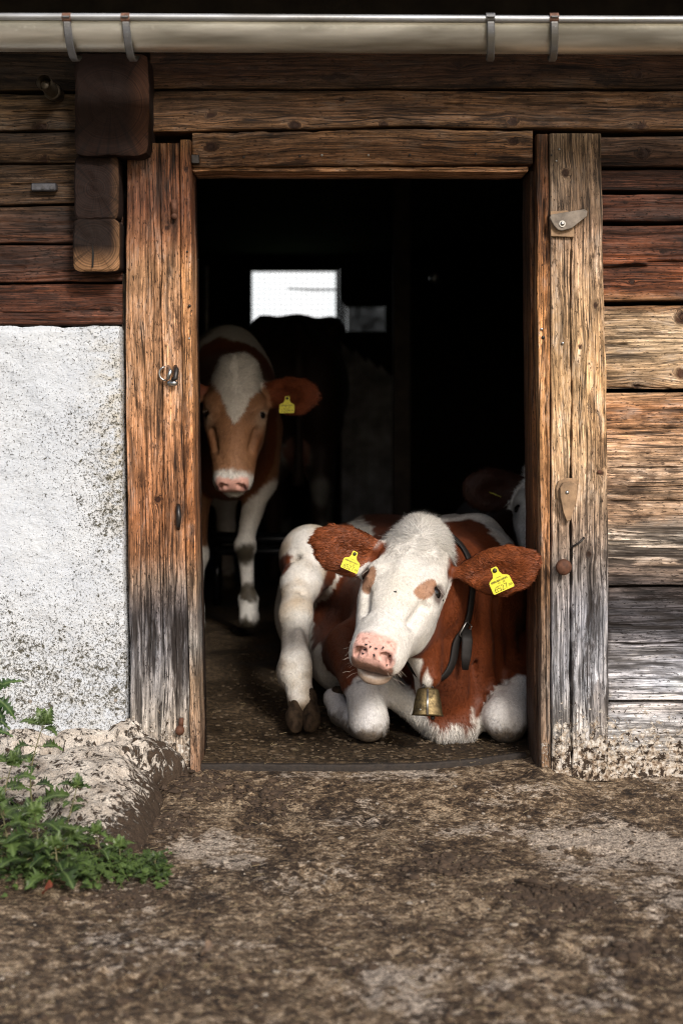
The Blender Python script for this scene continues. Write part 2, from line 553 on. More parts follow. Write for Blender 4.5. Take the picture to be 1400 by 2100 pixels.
    i = np.arange(nu)[:, None]; j = np.arange(n)[None, :]
    a = i * n + j; b = i * n + (j + 1) % n
    F = np.stack([a, b, b + n, a + n], -1).reshape(-1, 4)
    if axis == 'x': F = F[:, ::-1]
    V2 = V.reshape(-1, 3); N0 = len(V2)
    V2 = np.concatenate([V2, V[0].mean(0)[None], V[-1].mean(0)[None]])
    f_ = lambda A: np.concatenate([A.reshape(-1, 3), A[0].mean(0)[None], A[-1].mean(0)[None]])
    jj = np.arange(n)
    T0 = np.stack([np.full(n, N0), (jj + 1) % n, jj], -1)
    T1 = np.stack([np.full(n, N0 + 1), nu * n + jj, nu * n + (jj + 1) % n], -1)
    T = np.concatenate([T0, T1])
    if axis == 'x': T = T[:, ::-1]
    else: pass
    return mesh_obj(name, V2, F, WOOD, parent, True, {'gr': f_(gr), 'tint': f_(np.clip(col, 0.002, 0.8)), 'fx': f_(fx)}, tris=T)

barn = empty('barn', (0, 0, 0), 'old timber and whitewashed stone cow barn with an open doorway', 'barn')

# ---- colour tables by height
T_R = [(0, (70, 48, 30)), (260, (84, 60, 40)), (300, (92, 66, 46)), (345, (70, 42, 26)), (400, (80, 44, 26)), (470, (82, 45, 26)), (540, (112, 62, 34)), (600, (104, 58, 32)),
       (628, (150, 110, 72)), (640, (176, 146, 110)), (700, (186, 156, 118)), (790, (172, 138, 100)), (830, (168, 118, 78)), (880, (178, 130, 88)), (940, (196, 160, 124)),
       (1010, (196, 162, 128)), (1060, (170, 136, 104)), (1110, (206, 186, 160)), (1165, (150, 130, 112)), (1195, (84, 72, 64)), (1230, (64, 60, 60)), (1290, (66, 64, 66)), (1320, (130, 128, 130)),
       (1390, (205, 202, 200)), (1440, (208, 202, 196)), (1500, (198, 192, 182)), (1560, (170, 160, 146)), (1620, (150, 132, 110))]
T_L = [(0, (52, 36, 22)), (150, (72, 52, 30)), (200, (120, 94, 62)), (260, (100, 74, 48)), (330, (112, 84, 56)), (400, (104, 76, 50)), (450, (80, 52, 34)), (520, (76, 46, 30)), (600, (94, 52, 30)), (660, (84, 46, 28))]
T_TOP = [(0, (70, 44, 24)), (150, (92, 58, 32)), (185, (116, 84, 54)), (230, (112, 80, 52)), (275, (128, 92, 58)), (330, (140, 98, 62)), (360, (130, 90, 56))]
T_JL = [(280, (146, 108, 72)), (330, (112, 72, 46)), (430, (104, 62, 38)), (500, (140, 94, 62)), (560, (178, 134, 94)), (640, (184, 138, 98)), (760, (184, 136, 94)), (900, (176, 122, 80)), (1050, (160, 106, 66)),
        (1130, (166, 116, 78)), (1190, (150, 126, 104)), (1260, (120, 114, 112)), (1330, (146, 144, 144)), (1420, (172, 166, 158)), (1500, (182, 170, 152)), (1600, (130, 108, 84))]
T_JR = [(270, (134, 110, 82)), (330, (120, 98, 74)), (420, (128, 104, 80)), (470, (166, 134, 104)), (540, (196, 160, 122)), (640, (206, 166, 120)), (760, (208, 166, 116)), (900, (206, 166, 120)), (1010, (196, 162, 124)),
        (1080, (180, 152, 124)), (1160, (150, 136, 122)), (1260, (160, 156, 154)), (1400, (180, 177, 174)), (1500, (188, 180, 168)), (1590, (160, 146, 126))]
T_STR = [(270, (110, 72, 42)), (400, (112, 68, 38)), (520, (150, 98, 54)), (640, (190, 134, 82)), (900, (196, 142, 90)), (1100, (176, 128, 86)), (1250, (150, 118, 88)), (1400, (140, 122, 104)), (1550, (128, 100, 74))]
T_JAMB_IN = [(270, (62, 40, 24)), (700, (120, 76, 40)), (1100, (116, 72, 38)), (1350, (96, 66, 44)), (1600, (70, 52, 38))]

def dirt_low(x, z, py):
    return np.clip((py - 1090) / 500.0, 0, 1) ** 1.15 * 1.0

# ---- upper timbers over the door
XL, XR = -1.35, 1.75
def edge(pts, ax='x', Y=0.0):
    """edge through pixel points: returns z(x) or x(z)"""
    a = np.array([[PX(p[0], Y), PZ(p[1], Y)] for p in pts])
    if ax == 'x':
        return lambda s: np.interp(s, a[:, 0], a[:, 1])
    a = a[::-1] if a[0, 1] > a[-1, 1] else a
    return lambda s: np.interp(s, a[:, 1], a[:, 0])
G = 0.0035
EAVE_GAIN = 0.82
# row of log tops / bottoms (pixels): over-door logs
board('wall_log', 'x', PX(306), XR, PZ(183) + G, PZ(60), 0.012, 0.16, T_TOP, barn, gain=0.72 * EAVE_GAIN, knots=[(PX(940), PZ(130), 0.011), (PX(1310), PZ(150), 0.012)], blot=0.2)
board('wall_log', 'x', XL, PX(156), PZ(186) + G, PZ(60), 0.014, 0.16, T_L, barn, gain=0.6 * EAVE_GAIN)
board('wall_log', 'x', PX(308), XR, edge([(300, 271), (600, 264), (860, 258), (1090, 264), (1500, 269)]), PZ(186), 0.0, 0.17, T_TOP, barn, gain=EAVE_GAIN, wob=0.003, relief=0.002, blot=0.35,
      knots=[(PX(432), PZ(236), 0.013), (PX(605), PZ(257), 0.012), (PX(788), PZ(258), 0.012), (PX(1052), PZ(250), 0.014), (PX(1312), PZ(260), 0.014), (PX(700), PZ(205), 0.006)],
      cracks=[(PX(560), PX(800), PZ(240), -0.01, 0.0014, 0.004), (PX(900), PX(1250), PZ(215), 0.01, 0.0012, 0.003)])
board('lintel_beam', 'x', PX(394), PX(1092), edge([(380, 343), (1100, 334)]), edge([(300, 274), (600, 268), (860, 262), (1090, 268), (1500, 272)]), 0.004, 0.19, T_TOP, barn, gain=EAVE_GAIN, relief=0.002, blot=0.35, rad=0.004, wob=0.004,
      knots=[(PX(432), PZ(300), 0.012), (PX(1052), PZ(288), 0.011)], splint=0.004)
# pale strip added for the lighter sliver of the lintel's underside
board('underside_strip', 'x', PX(394), PX(1084), PZ(349), PZ(343) + 0.004, 0.022, 0.15, [(300, (170, 120, 80)), (360, (190, 140, 96))], barn, gain=1.2, rad=0.002, dv=0.002)

# ---- right-hand log wall
rseams = [276, 342, 392, 456, 622, 802, 1206, 1440, 1606]
rk = {1: [(PX(1318), PZ(318), 0.014)], 4: [], 5: [(PX(1306), PZ(792), 0.011), (PX(1400), PZ(648), 0.025), (PX(1398), PZ(770), 0.02)]}
xr0 = PX(1229)
for i in range(len(rseams) - 1):
    t0, t1 = rseams[i], rseams[i + 1]
    gap = [4, 8, 9, 11, 9, 7, 3, 10, 4][i]
    crk = []
    if i == 3: crk = [(PX(1232), PX(1330), PZ(545), -0.01, 0.0035, 0.02), (PX(1325), PX(1440), PZ(537), 0.02, 0.0022, 0.012), (PX(1232), PX(1400), PZ(575), 0.01, 0.0014, 0.005)]
    if i == 5: crk = [(PX(1250), PX(1500), PZ(960), 0.0, 0.0018, 0.008), (PX(1240), PX(1420), PZ(1030), 0.004, 0.002, 0.01), (PX(1290), PX(1500), PZ(1000), 0.0, 0.0016, 0.006), (PX(1240), PX(1390), PZ(880), 0, 0.0014, 0.005)] + \
                     [(PX(1240), PX(1450), PZ(1092 + 9 * k), 0.004 * (k - 2), 0.0012, 0.004) for k in range(6)]
    if i == 6: crk = [(PX(1240), PX(1450), PZ(1322), 0.006, 0.0022, 0.01), (PX(1240), PX(1300), PZ(1285), 0.0, 0.0016, 0.006)]
    if i == 4: crk = [(PX(1240), PX(1300), PZ(795), -0.02, 0.0025, 0.012), (PX(1300), PX(1380), PZ(790), -0.10, 0.002, 0.010), (PX(1240), PX(1290), PZ(705), 0, 0.0018, 0.006)]
    kn = [(PX(1318), PZ(312), 0.015)] if i == 0 else ([(PX(1306), PZ(792), 0.010), (PX(1404), PZ(650), 0.020), (PX(1406), PZ(766), 0.018)] if i == 4 else ([(PX(1296), PZ(578), 0.006), (PX(1360), PZ(515), 0.006)] if i == 3 else []))
    def drk(x, z, vg, i=i):
        # dark strip between post and wall, wandering
        e = PX(1246) + 0.010 * fbm(np.stack([x * 0, z * 12, x * 0], -1), 3, 77)
        if i < 5: return 0 * x
        c_ = (0.85, 0.75, 0.45)[i - 5] * sstep(0.10, 0.42, fbm(np.stack([x * 9, vg * 70, 0 * z + i], -1), 4, 97) + 0.25 * (i == 5)) * sstep(PZ(1010), PZ(1120), z)
        return np.maximum(0.8 * (1 - sstep(0, 0.012, x - e)) * (z < PZ(1200)) * (z > PZ(1560)), c_)
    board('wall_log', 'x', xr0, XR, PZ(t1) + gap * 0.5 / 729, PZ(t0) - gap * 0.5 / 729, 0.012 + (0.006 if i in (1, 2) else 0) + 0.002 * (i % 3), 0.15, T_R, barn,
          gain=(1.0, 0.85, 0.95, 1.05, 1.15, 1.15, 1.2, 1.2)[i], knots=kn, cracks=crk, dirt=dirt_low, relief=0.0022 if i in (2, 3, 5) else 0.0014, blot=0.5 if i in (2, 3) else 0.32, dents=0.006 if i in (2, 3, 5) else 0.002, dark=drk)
# footing course under the right-hand wall
board('sill_beam', 'x', PX(1090), XR, -0.20, PZ(1610), 0.03, 0.16, [(1500, (120, 100, 78)), (1700, (90, 72, 54))], barn, dirt=lambda x, z, py: 0 * x + 1.0, rad=0.012, wob=0.01, dents=0.02)

# ---- left-hand log wall
lseams = [188, 266, 334, 418, 499, 580, 668]
for i in range(6):
    kn = [(PX(80), PZ(262), 0.016)] if i == 0 else ([(PX(85), PZ(326), 0.012)] if i == 1 else ([(PX(216), PZ(634), 0.011)] if i == 5 else []))
    sl = [0.012, 0.0, 0.012, 0.004, 0.006, 0.0][i]
    sl0 = [0.0, 0.012, 0.0, 0.012, 0.004, 0.006][i]
    x1 = PX(250)
    board('wall_log', 'x', XL, x1, (lambda s, b=PZ(lseams[i + 1]), k=sl: b + 0.003 + k * (s - PX(120)) * 2), (lambda s, b=PZ(lseams[i]), k=sl0: b - 0.003 + k * (s - PX(120)) * 2), 0.014 + 0.003 * (i % 2), 0.15, T_L, barn,
          gain=(0.85, 0.75, 0.8, 0.7, 0.85, 0.95)[i], knots=kn, relief=0.0022, blot=0.6, dents=0.004,
          cracks=[(PX(20), PX(150), PZ((lseams[i] + lseams[i + 1]) / 2), 0.02, 0.0016, 0.006)] if i in (0, 2) else ([(PX(0), PX(240), PZ(lseams[i] + 60), 0.01, 0.0013, 0.004)]))

# ---- door posts
jl_out = edge([(262, 280), (260, 620), (263, 1000), (268, 1300), (270, 1700)], 'z')
jl_in = edge([(371, 280), (373, 600), (378, 900), (383, 1150), (390, 1450), (394, 1700)], 'z')
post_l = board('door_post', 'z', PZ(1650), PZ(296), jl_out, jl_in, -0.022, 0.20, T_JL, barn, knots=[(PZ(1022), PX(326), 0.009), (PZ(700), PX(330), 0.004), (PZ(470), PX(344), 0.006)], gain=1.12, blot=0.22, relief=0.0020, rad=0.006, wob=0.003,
      cracks=[(PZ(1500), PZ(300), PX(338), -0.006, 0.0014, 0.012), (PZ(1480), PZ(820), PX(346), -0.012, 0.0011, 0.008), (PZ(1600), PZ(1150), PX(362), 0.0, 0.0016, 0.010), (PZ(1440), PZ(1180), PX(310), 0.0, 0.0014, 0.008), (PZ(900), PZ(430), PX(318), 0.0, 0.001, 0.006), (PZ(1400), PZ(1210), PX(296), 0.0, 0.0014, 0.008)],
      dirt=lambda x, z, py: np.clip((py - 1150) / 420.0, 0, 1) ** 1.3 * 0.95, dv=0.0018,
      dark=lambda x, z, vg: np.clip(0.8 * np.exp(-((x - PX(330)) / 0.016) ** 2 - ((z - PZ(395)) / 0.085) ** 2) + 0.75 * np.exp(-((x - PX(356)) / 0.008) ** 2 - ((z - PZ(452)) / 0.03) ** 2)
                                    + 0.8 * sstep(0.02, 0.35, fbm(np.stack([z * 6, vg * 75, 0 * z], -1), 4, 91)) * sstep(PZ(1180), PZ(1280), z) * 1.0, 0, 0.9))
jl2_in = edge([(392, 280), (396, 600), (400, 900), (404, 1150), (412, 1450), (414, 1700)], 'z')
board('door_stop', 'z', PZ(1652), PZ(290), (lambda s: jl_in(s) + 0.0015), jl2_in, -0.028, 0.16, [(a, tuple(min(255, c * k) for c, k in zip(cc, (1.04, 1.0, 0.92)))) for a, cc in T_JL[:-3]] + [(1400, (150, 124, 96)), (1620, (126, 88, 60))], barn, gain=1.15, blot=0.22, rad=0.004, wob=0.003,
      knots=[(PZ(352), PX(384), 0.007), (PZ(632), PX(389), 0.003)], dirt=lambda x, z, py: np.clip((py - 1200) / 420.0, 0, 1) ** 1.6 * 0.7)
# packing strip between left post and plaster
board('gap_strip', 'z', PZ(1480), PZ(560), PX(249), (lambda s: jl_out(s) - 0.002), 0.020, 0.05, [(500, (60, 50, 36)), (1500, (76, 66, 50))], barn, rad=0.002, dv=0.004)

jr0 = edge([(1098, 270), (1100, 600), (1104, 900), (1107, 1200), (1109, 1650)], 'z')
jr1 = edge([(1124, 270), (1127, 600), (1128, 900), (1128, 1200), (1130, 1650)], 'z')
jr2 = edge([(1229, 270), (1235, 560), (1241, 820), (1243, 1100), (1246, 1650)], 'z')
jr_ = edge([(1077, 345), (1080, 600), (1084, 900), (1087, 1200), (1088, 1650)], 'z', 0.16)
dlow = lambda x, z, py: np.clip((py - 1080) / 480.0, 0, 1) ** 1.5
board('door_stop', 'z', PZ(1600), PZ(276), jr0, (lambda s: jr1(s) - 0.002), -0.010, 0.17, T_STR, barn, gain=1.15, blot=0.3, rad=0.005, wob=0.003, dirt=lambda x, z, py: dlow(x, z, py) * 0.75,
      cracks=[(PZ(1590), PZ(300), PX(1121), -0.004, 0.0014, 0.01)], dark=lambda x, z, vg: 0.7 * sstep(0.0, 0.5, fbm(np.stack([z * 4, vg * 90, 0 * z], -1), 3, 93)) * sstep(PZ(760), PZ(600), z) )
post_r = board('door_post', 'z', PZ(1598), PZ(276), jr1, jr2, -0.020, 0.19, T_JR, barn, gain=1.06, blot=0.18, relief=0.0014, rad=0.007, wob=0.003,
      knots=[(PZ(357), PX(1157), 0.010), (PZ(710), PX(1186), 0.0065), (PZ(628), PX(1218), 0.006), (PZ(968), PX(1230), 0.006), (PZ(1135), PX(1203), 0.007)],
      cracks=[(PZ(1598), PZ(920), PX(1169), -0.004, 0.0024, 0.02), (PZ(1000), PZ(480), PX(1166), 0.006, 0.0019, 0.014), (PZ(950), PZ(760), PX(1186), 0.0, 0.0009, 0.004), (PZ(1000), PZ(860), PX(1200), 0.0, 0.0009, 0.004), (PZ(1150), PZ(1060), PX(1142), 0.0, 0.0012, 0.005)],
      dirt=dlow, dv=0.0018, dark=lambda x, z, vg: np.clip(0.7 * np.exp(-((x - PX(1218)) / 0.008) ** 2 - ((z - PZ(632)) / 0.03) ** 2)
         + 0.75 * sstep(0.05, 0.4, fbm(np.stack([z * 7, vg * 75, 0 * z], -1), 4, 95)) * sstep(PZ(1080), PZ(1180), z)
         + 0.4 * np.exp(-((x - PX(1195)) / 0.03) ** 2 - ((z - PZ(400)) / 0.07) ** 2), 0, 0.9))
# inner jamb faces (timbers set back in the opening)
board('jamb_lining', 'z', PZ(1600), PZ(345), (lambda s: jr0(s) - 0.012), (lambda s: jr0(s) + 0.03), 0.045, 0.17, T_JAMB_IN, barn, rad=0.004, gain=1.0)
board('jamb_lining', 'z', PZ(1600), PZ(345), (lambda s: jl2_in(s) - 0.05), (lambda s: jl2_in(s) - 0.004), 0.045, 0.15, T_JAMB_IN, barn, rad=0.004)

# ---- projecting log ends at the corner
def log_end(name, cx, cz, hw, hz, y0, y1, tint, tintd, seed, p_=9.0, drk=0.0, light=None):
    n, rings = 72, 14
    Vs, A, Tn = [], [], []
    th = np.linspace(0, 2 * math.pi, n, endpoint=False)
    ct, st = np.cos(th), np.sin(th)
    R_ = (np.abs(ct) ** p_ + np.abs(st) ** p_) ** (-1 / p_)
    wobb = 1 + 0.02 * fbm(np.stack([ct * 9, st * 9, 0 * ct + seed], -1), 2, seed + 8) + 0.035 * fbm(np.stack([ct * 2.5, st * 2.5, 0 * ct + seed], -1), 3, seed)
    ox, oz = R_ * ct * hw * wobb, R_ * st * hz * wobb
    for k in range(rings + 1):
        f = k / rings
        fr = f
        x = cx + ox * fr; z = cz + oz * fr
        y = y0 + 0.005 * max(0, (f - 0.92) / 0.08) ** 2 + 0.005 * fbm(np.stack([x * 30, z * 30, 0 * x + seed], -1), 3, seed) * 1.0
        Vs.append(np.stack([x, y, z], -1)); 
        A.append(np.stack([np.hypot((x - cx) * 1.0, z - cz) * (1 + 0.1 * ct), th, 0 * x + seed], -1))
        b = (f ** 1.5)[None] if not np.isscalar(f) else f ** 1.5
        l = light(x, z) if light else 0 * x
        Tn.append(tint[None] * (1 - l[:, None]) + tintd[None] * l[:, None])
    nb = 20
    for k in range(1, nb + 1):
        y = y0 + 0.014 + (y1 - y0) * k / nb
        wb = 1 + 0.015 * fbm(np.stack([ct * 5, st * 5, 0 * ct + k * 0.3], -1), 2, seed + 3)
        Vs.append(np.stack([cx + ox * wb, 0 * ox + y, cz + oz * wb], -1))
        A.append(np.stack([0 * ox + y * 0.1, th * 2, 0 * ox + seed], -1))
        Tn.append(np.repeat((tint * 1.2)[None], n, 0))
    V = np.concatenate(Vs)
    m = len(Vs)
    i = np.arange(m - 1)[:, None]; j = np.arange(n)[None]
    a = i * n + j; b = i * n + (j + 1) % n
    F = np.stack([a, a + n, b + n, b], -1).reshape(-1, 4)[:, ::-1]
    o = mesh_obj(name, V, F, ENDG, barn, True, {'gr': np.concatenate(A), 'tint': np.concatenate(Tn)})
    o.data.set_sharp_from_angle(angle=math.radians(35))
    return o
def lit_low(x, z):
    return sstep(PZ(505), PZ(562), z) * 0.95 + 0.5 * sstep(PX(225, -.08), PX(245, -.08), x)  # lit lower rim painted into the tint, right edge lighter too
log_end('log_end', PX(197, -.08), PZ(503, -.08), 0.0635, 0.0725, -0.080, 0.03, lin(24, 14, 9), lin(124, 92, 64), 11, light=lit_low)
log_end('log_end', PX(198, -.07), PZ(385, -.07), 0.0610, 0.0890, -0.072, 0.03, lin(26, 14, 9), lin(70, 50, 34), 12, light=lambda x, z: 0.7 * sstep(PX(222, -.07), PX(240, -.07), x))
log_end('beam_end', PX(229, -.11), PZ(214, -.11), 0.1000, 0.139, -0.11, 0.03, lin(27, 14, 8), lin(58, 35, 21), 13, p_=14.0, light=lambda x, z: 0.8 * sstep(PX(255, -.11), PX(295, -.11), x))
# drying split in the lowest log end, light sliver beside it
mb = MB(); mb.prism([(-0.0015, -0.055), (0.003, -0.055), (0.0045, -0.02), (0.001, 0.008), (-0.001, -0.01)], P(190, 507, -0.0815), (1, 0, 0), (0, 0, 1), (0, -1, 0), 0.002)
split_m = simple('split_shadow', (0.004, 0.003, 0.002), 0.9, 0, 0.1, 40, 0)
mb.build('drying_split', split_m, barn)

# ---- whitewashed stone wall (left)
def plaster_material():
    t = NT('whitewashed_plaster')
    oc = t.coord('Object'); at = t.sep(t.attr('fx').outputs['Vector'])
    n1 = t.noise(oc, 6, 5, 0.6); n2 = t.noise(oc, 95, 5, 0.72, 0.5); n3 = t.noise(t.mapv(oc, (1, 1, 1), (5, 2, 8)), 190, 3, 0.6); n4 = t.noise(t.mapv(oc, (1, 1, 1.6), (1, 9, 2)), 26, 5, 0.65, 0.5)
    base = t.mix(n1, (0.45, 0.49, 0.545), (0.60, 0.625, 0.64))
    base = t.mix(t.math('MULTIPLY', at[1], t.ramp(n4, [(0.4, 0), (0.62, 1)])), base, (0.46, 0.42, 0.33))
    th = t.math('SUBTRACT', 0.70, t.math('MULTIPLY', at[0], 0.27))
    pit = t.math('MULTIPLY', t.math('SUBTRACT', t.math('ADD', t.math('MULTIPLY', n2, 0.7), t.math('MULTIPLY', n4, 0.3)), th), 26.0, True)
    pit2 = t.math('MULTIPLY', t.math('SUBTRACT', n3, t.math('ADD', th, 0.02)), 22.0, True)
    pm = t.math('MAXIMUM', pit, t.math('MULTIPLY', pit2, 0.7))
    pc = t.mix(n3, (0.025, 0.024, 0.018), (0.13, 0.12, 0.085))
    c = t.mix(pm, base, pc)
    v = t.voro(t.mapv(oc, (1, 1, 1), (2.2, 0, 7)), 17)
    chip = t.math('MULTIPLY', t.math('SUBTRACT', t.math('MULTIPLY', at[2], 0.19), t.math('ADD', v.outputs['Distance'], t.math('MULTIPLY', n2, 0.16))), 40.0, True)
    hue = t.sep(v.outputs['Color'])[0]
    c = t.mix(t.math('MULTIPLY', chip, t.ramp(hue, [(0.55, 0), (0.62, 1)])), c, t.mix(t.ramp(hue, [(0.7, 0), (0.9, 1)]), (0.30, 0.26, 0.22), (0.05, 0.032, 0.022)))
    t.inp(Base_Color=c, Roughness=0.9, Specular_IOR_Level=0.2)
    h = t.math('SUBTRACT', t.math('ADD', t.math('MULTIPLY', n4, 1.2), t.math('MULTIPLY', n2, 0.5)), t.math('MULTIPLY', pm, 0.8))
    t.bump(h, 0.8, 0.006)
    return t.m
PLASTER = plaster_material()
def grid_sheet(name, x0, x1, z0, z1, nx, nz, fn, mat, parent, attrs=None):
    x, z = np.meshgrid(np.linspace(0, 1, nx + 1), np.linspace(0, 1, nz + 1))
    X = x0 + (x1 - x0) * x; Z = z0 + (z1 - z0) * z
    V, at = fn(X, Z, x, z)
    n = nx + 1
    i = np.arange(nz)[:, None]; j = np.arange(nx)[None]
    a = i * n + j
    F = np.stack([a, a + 1, a + n + 1, a + n], -1).reshape(-1, 4)
    return mesh_obj(name, V.reshape(-1, 3), F, mat, parent, True, {k: v.reshape(-1, 3) for k, v in at.items()})
def plaster_fn(X, Z, x, z):
    q = np.stack([X, Z, 0 * X], -1)
    xe = np.interp(Z, [PZ(1500), PZ(1400), PZ(1300), PZ(1000), PZ(670)], [PX(266), PX(266), PX(264), PX(258), PX(252)])
    Xr = XL + (xe - XL) * x + 0.003 * fbm(np.stack([Z * 20, 0 * Z, 0 * Z], -1), 3, 3) * x
    Y = -0.022 + 0.006 * fbm(q * 4, 4, 5) - 0.003 * fbm(q * 30, 4, 6) - 0.0022 * np.abs(fbm(q * 90, 3, 8))
    Y = Y + 0.045 * sstep(0.985, 1.0, x) ** 1.5 + 0.02 * sstep(0.99, 1.0, z) + 0.0035 * fbm(q * 11, 3, 12)
    Z = Z + 0.006 * fbm(np.stack([X * 25, 0 * X, 0 * X], -1), 4, 13) * z ** 8
    edgef = sstep(PX(60), PX(262), Xr + 0.06 * fbm(q * 5, 3, 9))
    hgt = np.exp(-((Z - PZ(930)) / 0.28) ** 2) * 0.75 + 0.25
    d = 0.34 + 0.28 * edgef * hgt + 0.18 * fbm(q * 3, 3, 10) + 0.25 * sstep(PZ(1150), PZ(1400), Z)
    gap = edgef ** 3 * np.exp(-((Z - PZ(900)) / 0.3) ** 2)
    low = sstep(PZ(1150), PZ(1420), Z)
    return np.stack([Xr, Y, Z], -1), {'fx': np.stack([d, np.clip(gap + 0.35 * low, 0, 1), 0.25 + 0.75 * low], -1)}
grid_sheet('plaster_wall', XL, PX(262), -0.12, PZ(668) - 0.002, 260, 300, plaster_fn, PLASTER, barn)
# its stone core behind, so the wall has a body
mb = MB(); mb.box((XL, 0.03, -0.12), (PX(262) - 0.01, 0.24, PZ(668) - 0.01), 0.01)
mb.build('wall_core', PLASTER, barn, attrs={'fx': np.full((24, 3), 0.3)})

# ---- gutter with its four hooks
def zinc(name, tint=(0.58, 0.56, 0.49), rough=0.36):
    t = NT(name)
    oc = t.coord()
    st = t.noise(t.mapv(oc, (1.2, 14, 14)), 1.0, 4, 0.6)
    sp = t.noise(oc, 130, 4, 0.75)
    big = t.noise(t.mapv(oc, (1, 6, 6), (3, 3, 3)), 3.0, 3, 0.5)
    c = t.mix(t.ramp(st, [(0.35, 0), (0.65, 1)]), tuple(np.array(tint) * 0.85), tuple(np.array(tint) * 1.15))
    c = t.mix(t.ramp(sp, [(0.64, 0), (0.70, 0.8)]), c, (0.62, 0.61, 0.56))
    c = t.mix(t.ramp(big, [(0.40, 0), (0.65, 0.7)]), c, (0.15, 0.135, 0.10))
    t.inp(Base_Color=c, Metallic=0.62, Roughness=t.math('ADD', t.math('MULTIPLY', t.ramp(sp, [(0.55, 0), (0.7, 1)]), 0.35), rough))
    t.bump(t.math('ADD', st, t.math('MULTIPLY', sp, 0.4)), 0.25, 0.002)
    return t.m
ZINC = zinc('galvanised_sheet')
GY, GZ, GR = -0.36, PZ(44, -0.40), 0.064
gutter = empty('gutter', (0, GY, GZ)); gutter.parent = barn
mb = MB()
angs = [math.radians(a) for a in np.linspace(0, 180, 33)]
prof = [(-GR * math.cos(a), -GR * 1.08 * math.sin(a)) for a in angs]
inner = [(-(GR - 0.002) * math.cos(a), -(GR - 0.002) * 1.08 * math.sin(a)) for a in angs][::-1]
loop = prof + inner
xs = np.linspace(-1.5, 1.9, 60)
V = [[x, GY + p[0] + 0.002 * math.sin(x * 3.1), GZ + p[1] - 0.004 * (x + 0.1)] for x in xs for p in loop]
n = len(loop)
F = [[i * n + j, i * n + (j + 1) % n, (i + 1) * n + (j + 1) % n, (i + 1) * n + j] for i in range(len(xs) - 1) for j in range(n)]
mb.add(V, F)
mb.build('gutter_trough', ZINC, gutter, True)
mb = MB(); mb.tube([[x, GY - GR - 0.004 + 0.002 * math.sin(x * 3.1), GZ + 0.002 - 0.004 * (x + 0.1)] for x in xs], 0.0092, 14)
mb.build('rolled_bead', zinc('galvanised_bead', (0.46, 0.48, 0.50), 0.4), gutter, True)
HOOK = zinc('hook_iron', (0.17, 0.175, 0.185), 0.5)
RUST = simple('rusty_iron', (0.13, 0.055, 0.03), 0.75, 0.35, 0.5, 60, 0.5)
IRON = simple('dark_iron', (0.06, 0.055, 0.052), 0.45, 0.8, 0.5, 80, 0.5)
for hx in (139, 259, 1004, 1134):
    X0 = PX(hx, -0.42)
    mb = MB()
    w, th, rr = 0.0100, 0.004, GR + 0.003
    pf = [(-rr - 0.013, 0.000), (-rr - 0.010, 0.016)]
    arc = [math.radians(a) for a in np.linspace(2, 128, 22)]
    pts = [(-(rr + 0.004 + 0.004 * k / 21) * math.cos(a), -(rr * 1.12 + 0.012 * math.sin(a)) * math.sin(a)) for k, a in enumerate(arc)]
    pts = [(-rr - 0.016, 0.004)] + pts
    lean = 0.010
    V, F = [], []
    for k, (a, b) in enumerate(pts):
        dx = lean * k / len(pts)
        ta = np.array(pts[min(k + 1, len(pts) - 1)]) - np.array(pts[max(k - 1, 0)]); ta = ta / np.linalg.norm(ta)
        no = np.array([ta[1], -ta[0]])
        if no[0] * a + no[1] * b < 0: no = -no
        for (sx, so) in ((-1, 0), (-0.75, 1), (0.75, 1), (1, 0)):
            V.append([X0 + dx + sx * w, GY + a + no[0] * th * so, GZ + b + no[1] * th * so])
    for k in range(len(pts) - 1):
        for j in range(4):
            F.append([k * 4 + j, k * 4 + (j + 1) % 4, (k + 1) * 4 + (j + 1) % 4, (k + 1) * 4 + j])
    F += [[0, 1, 2, 3], [len(V) - 4, len(V) - 3, len(V) - 2, len(V) - 1]]
    mb.add(V, F)
    mb.build('gutter_hook', HOOK, gutter, False)
    mb = MB()  # strap folded over the bead
    ar = [math.radians(a) for a in np.linspace(-60, 190, 14)]
    V, F = [], []
    for k, a in enumerate(ar):
        for (sx, q) in ((-1, 0.0105), (-1, 0.0125), (1, 0.0125), (1, 0.0105)):
            V.append([X0 + sx * (w + 0.001), GY - GR - 0.004 - q * math.cos(a), GZ + 0.002 + q * math.sin(a)])
    for k in range(13):
        for j in range(4):
            F.append([k * 4 + j, k * 4 + (j + 1) % 4, (k + 1) * 4 + (j + 1) % 4, (k + 1) * 4 + j])
    F += [[0, 1, 2, 3], [52, 53, 54, 55]]
    mb.add(V, F)
    mb.build('hook_strap', simple('rust_strap', (0.20, 0.105, 0.07), 0.7, 0.3, 0.6, 90, 0.4) if hx != 1004 else HOOK, gutter, False)

# ---- roof, rafters, and the dark inside of the barn
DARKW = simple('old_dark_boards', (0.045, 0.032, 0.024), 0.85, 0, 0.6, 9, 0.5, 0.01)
ROOFM = simple('roof_shingles', (0.12, 0.10, 0.085), 0.85, 0, 0.5, 14, 0.6, 0.01)
def slab(name, pts, th, mat, parent):
    """pts: four corners; thickened along the normal"""
    p = np.array(pts, float)
    nrm = np.cross(p[1] - p[0], p[3] - p[0]); nrm /= np.linalg.norm(nrm)
    V = np.concatenate([p, p + nrm * th])
    F = [[0, 3, 2, 1], [4, 5, 6, 7], [0, 1, 5, 4], [1, 2, 6, 5], [2, 3, 7, 6], [3, 0, 4, 7]]
    m = MB(); m.add(V, F)
    return m.build(name, mat, parent)
EY, EZ, SL = -0.40, 2.125, 0.42
YB = 8.2
ridge_y = 3.9
rz = EZ + (ridge_y - EY) * SL
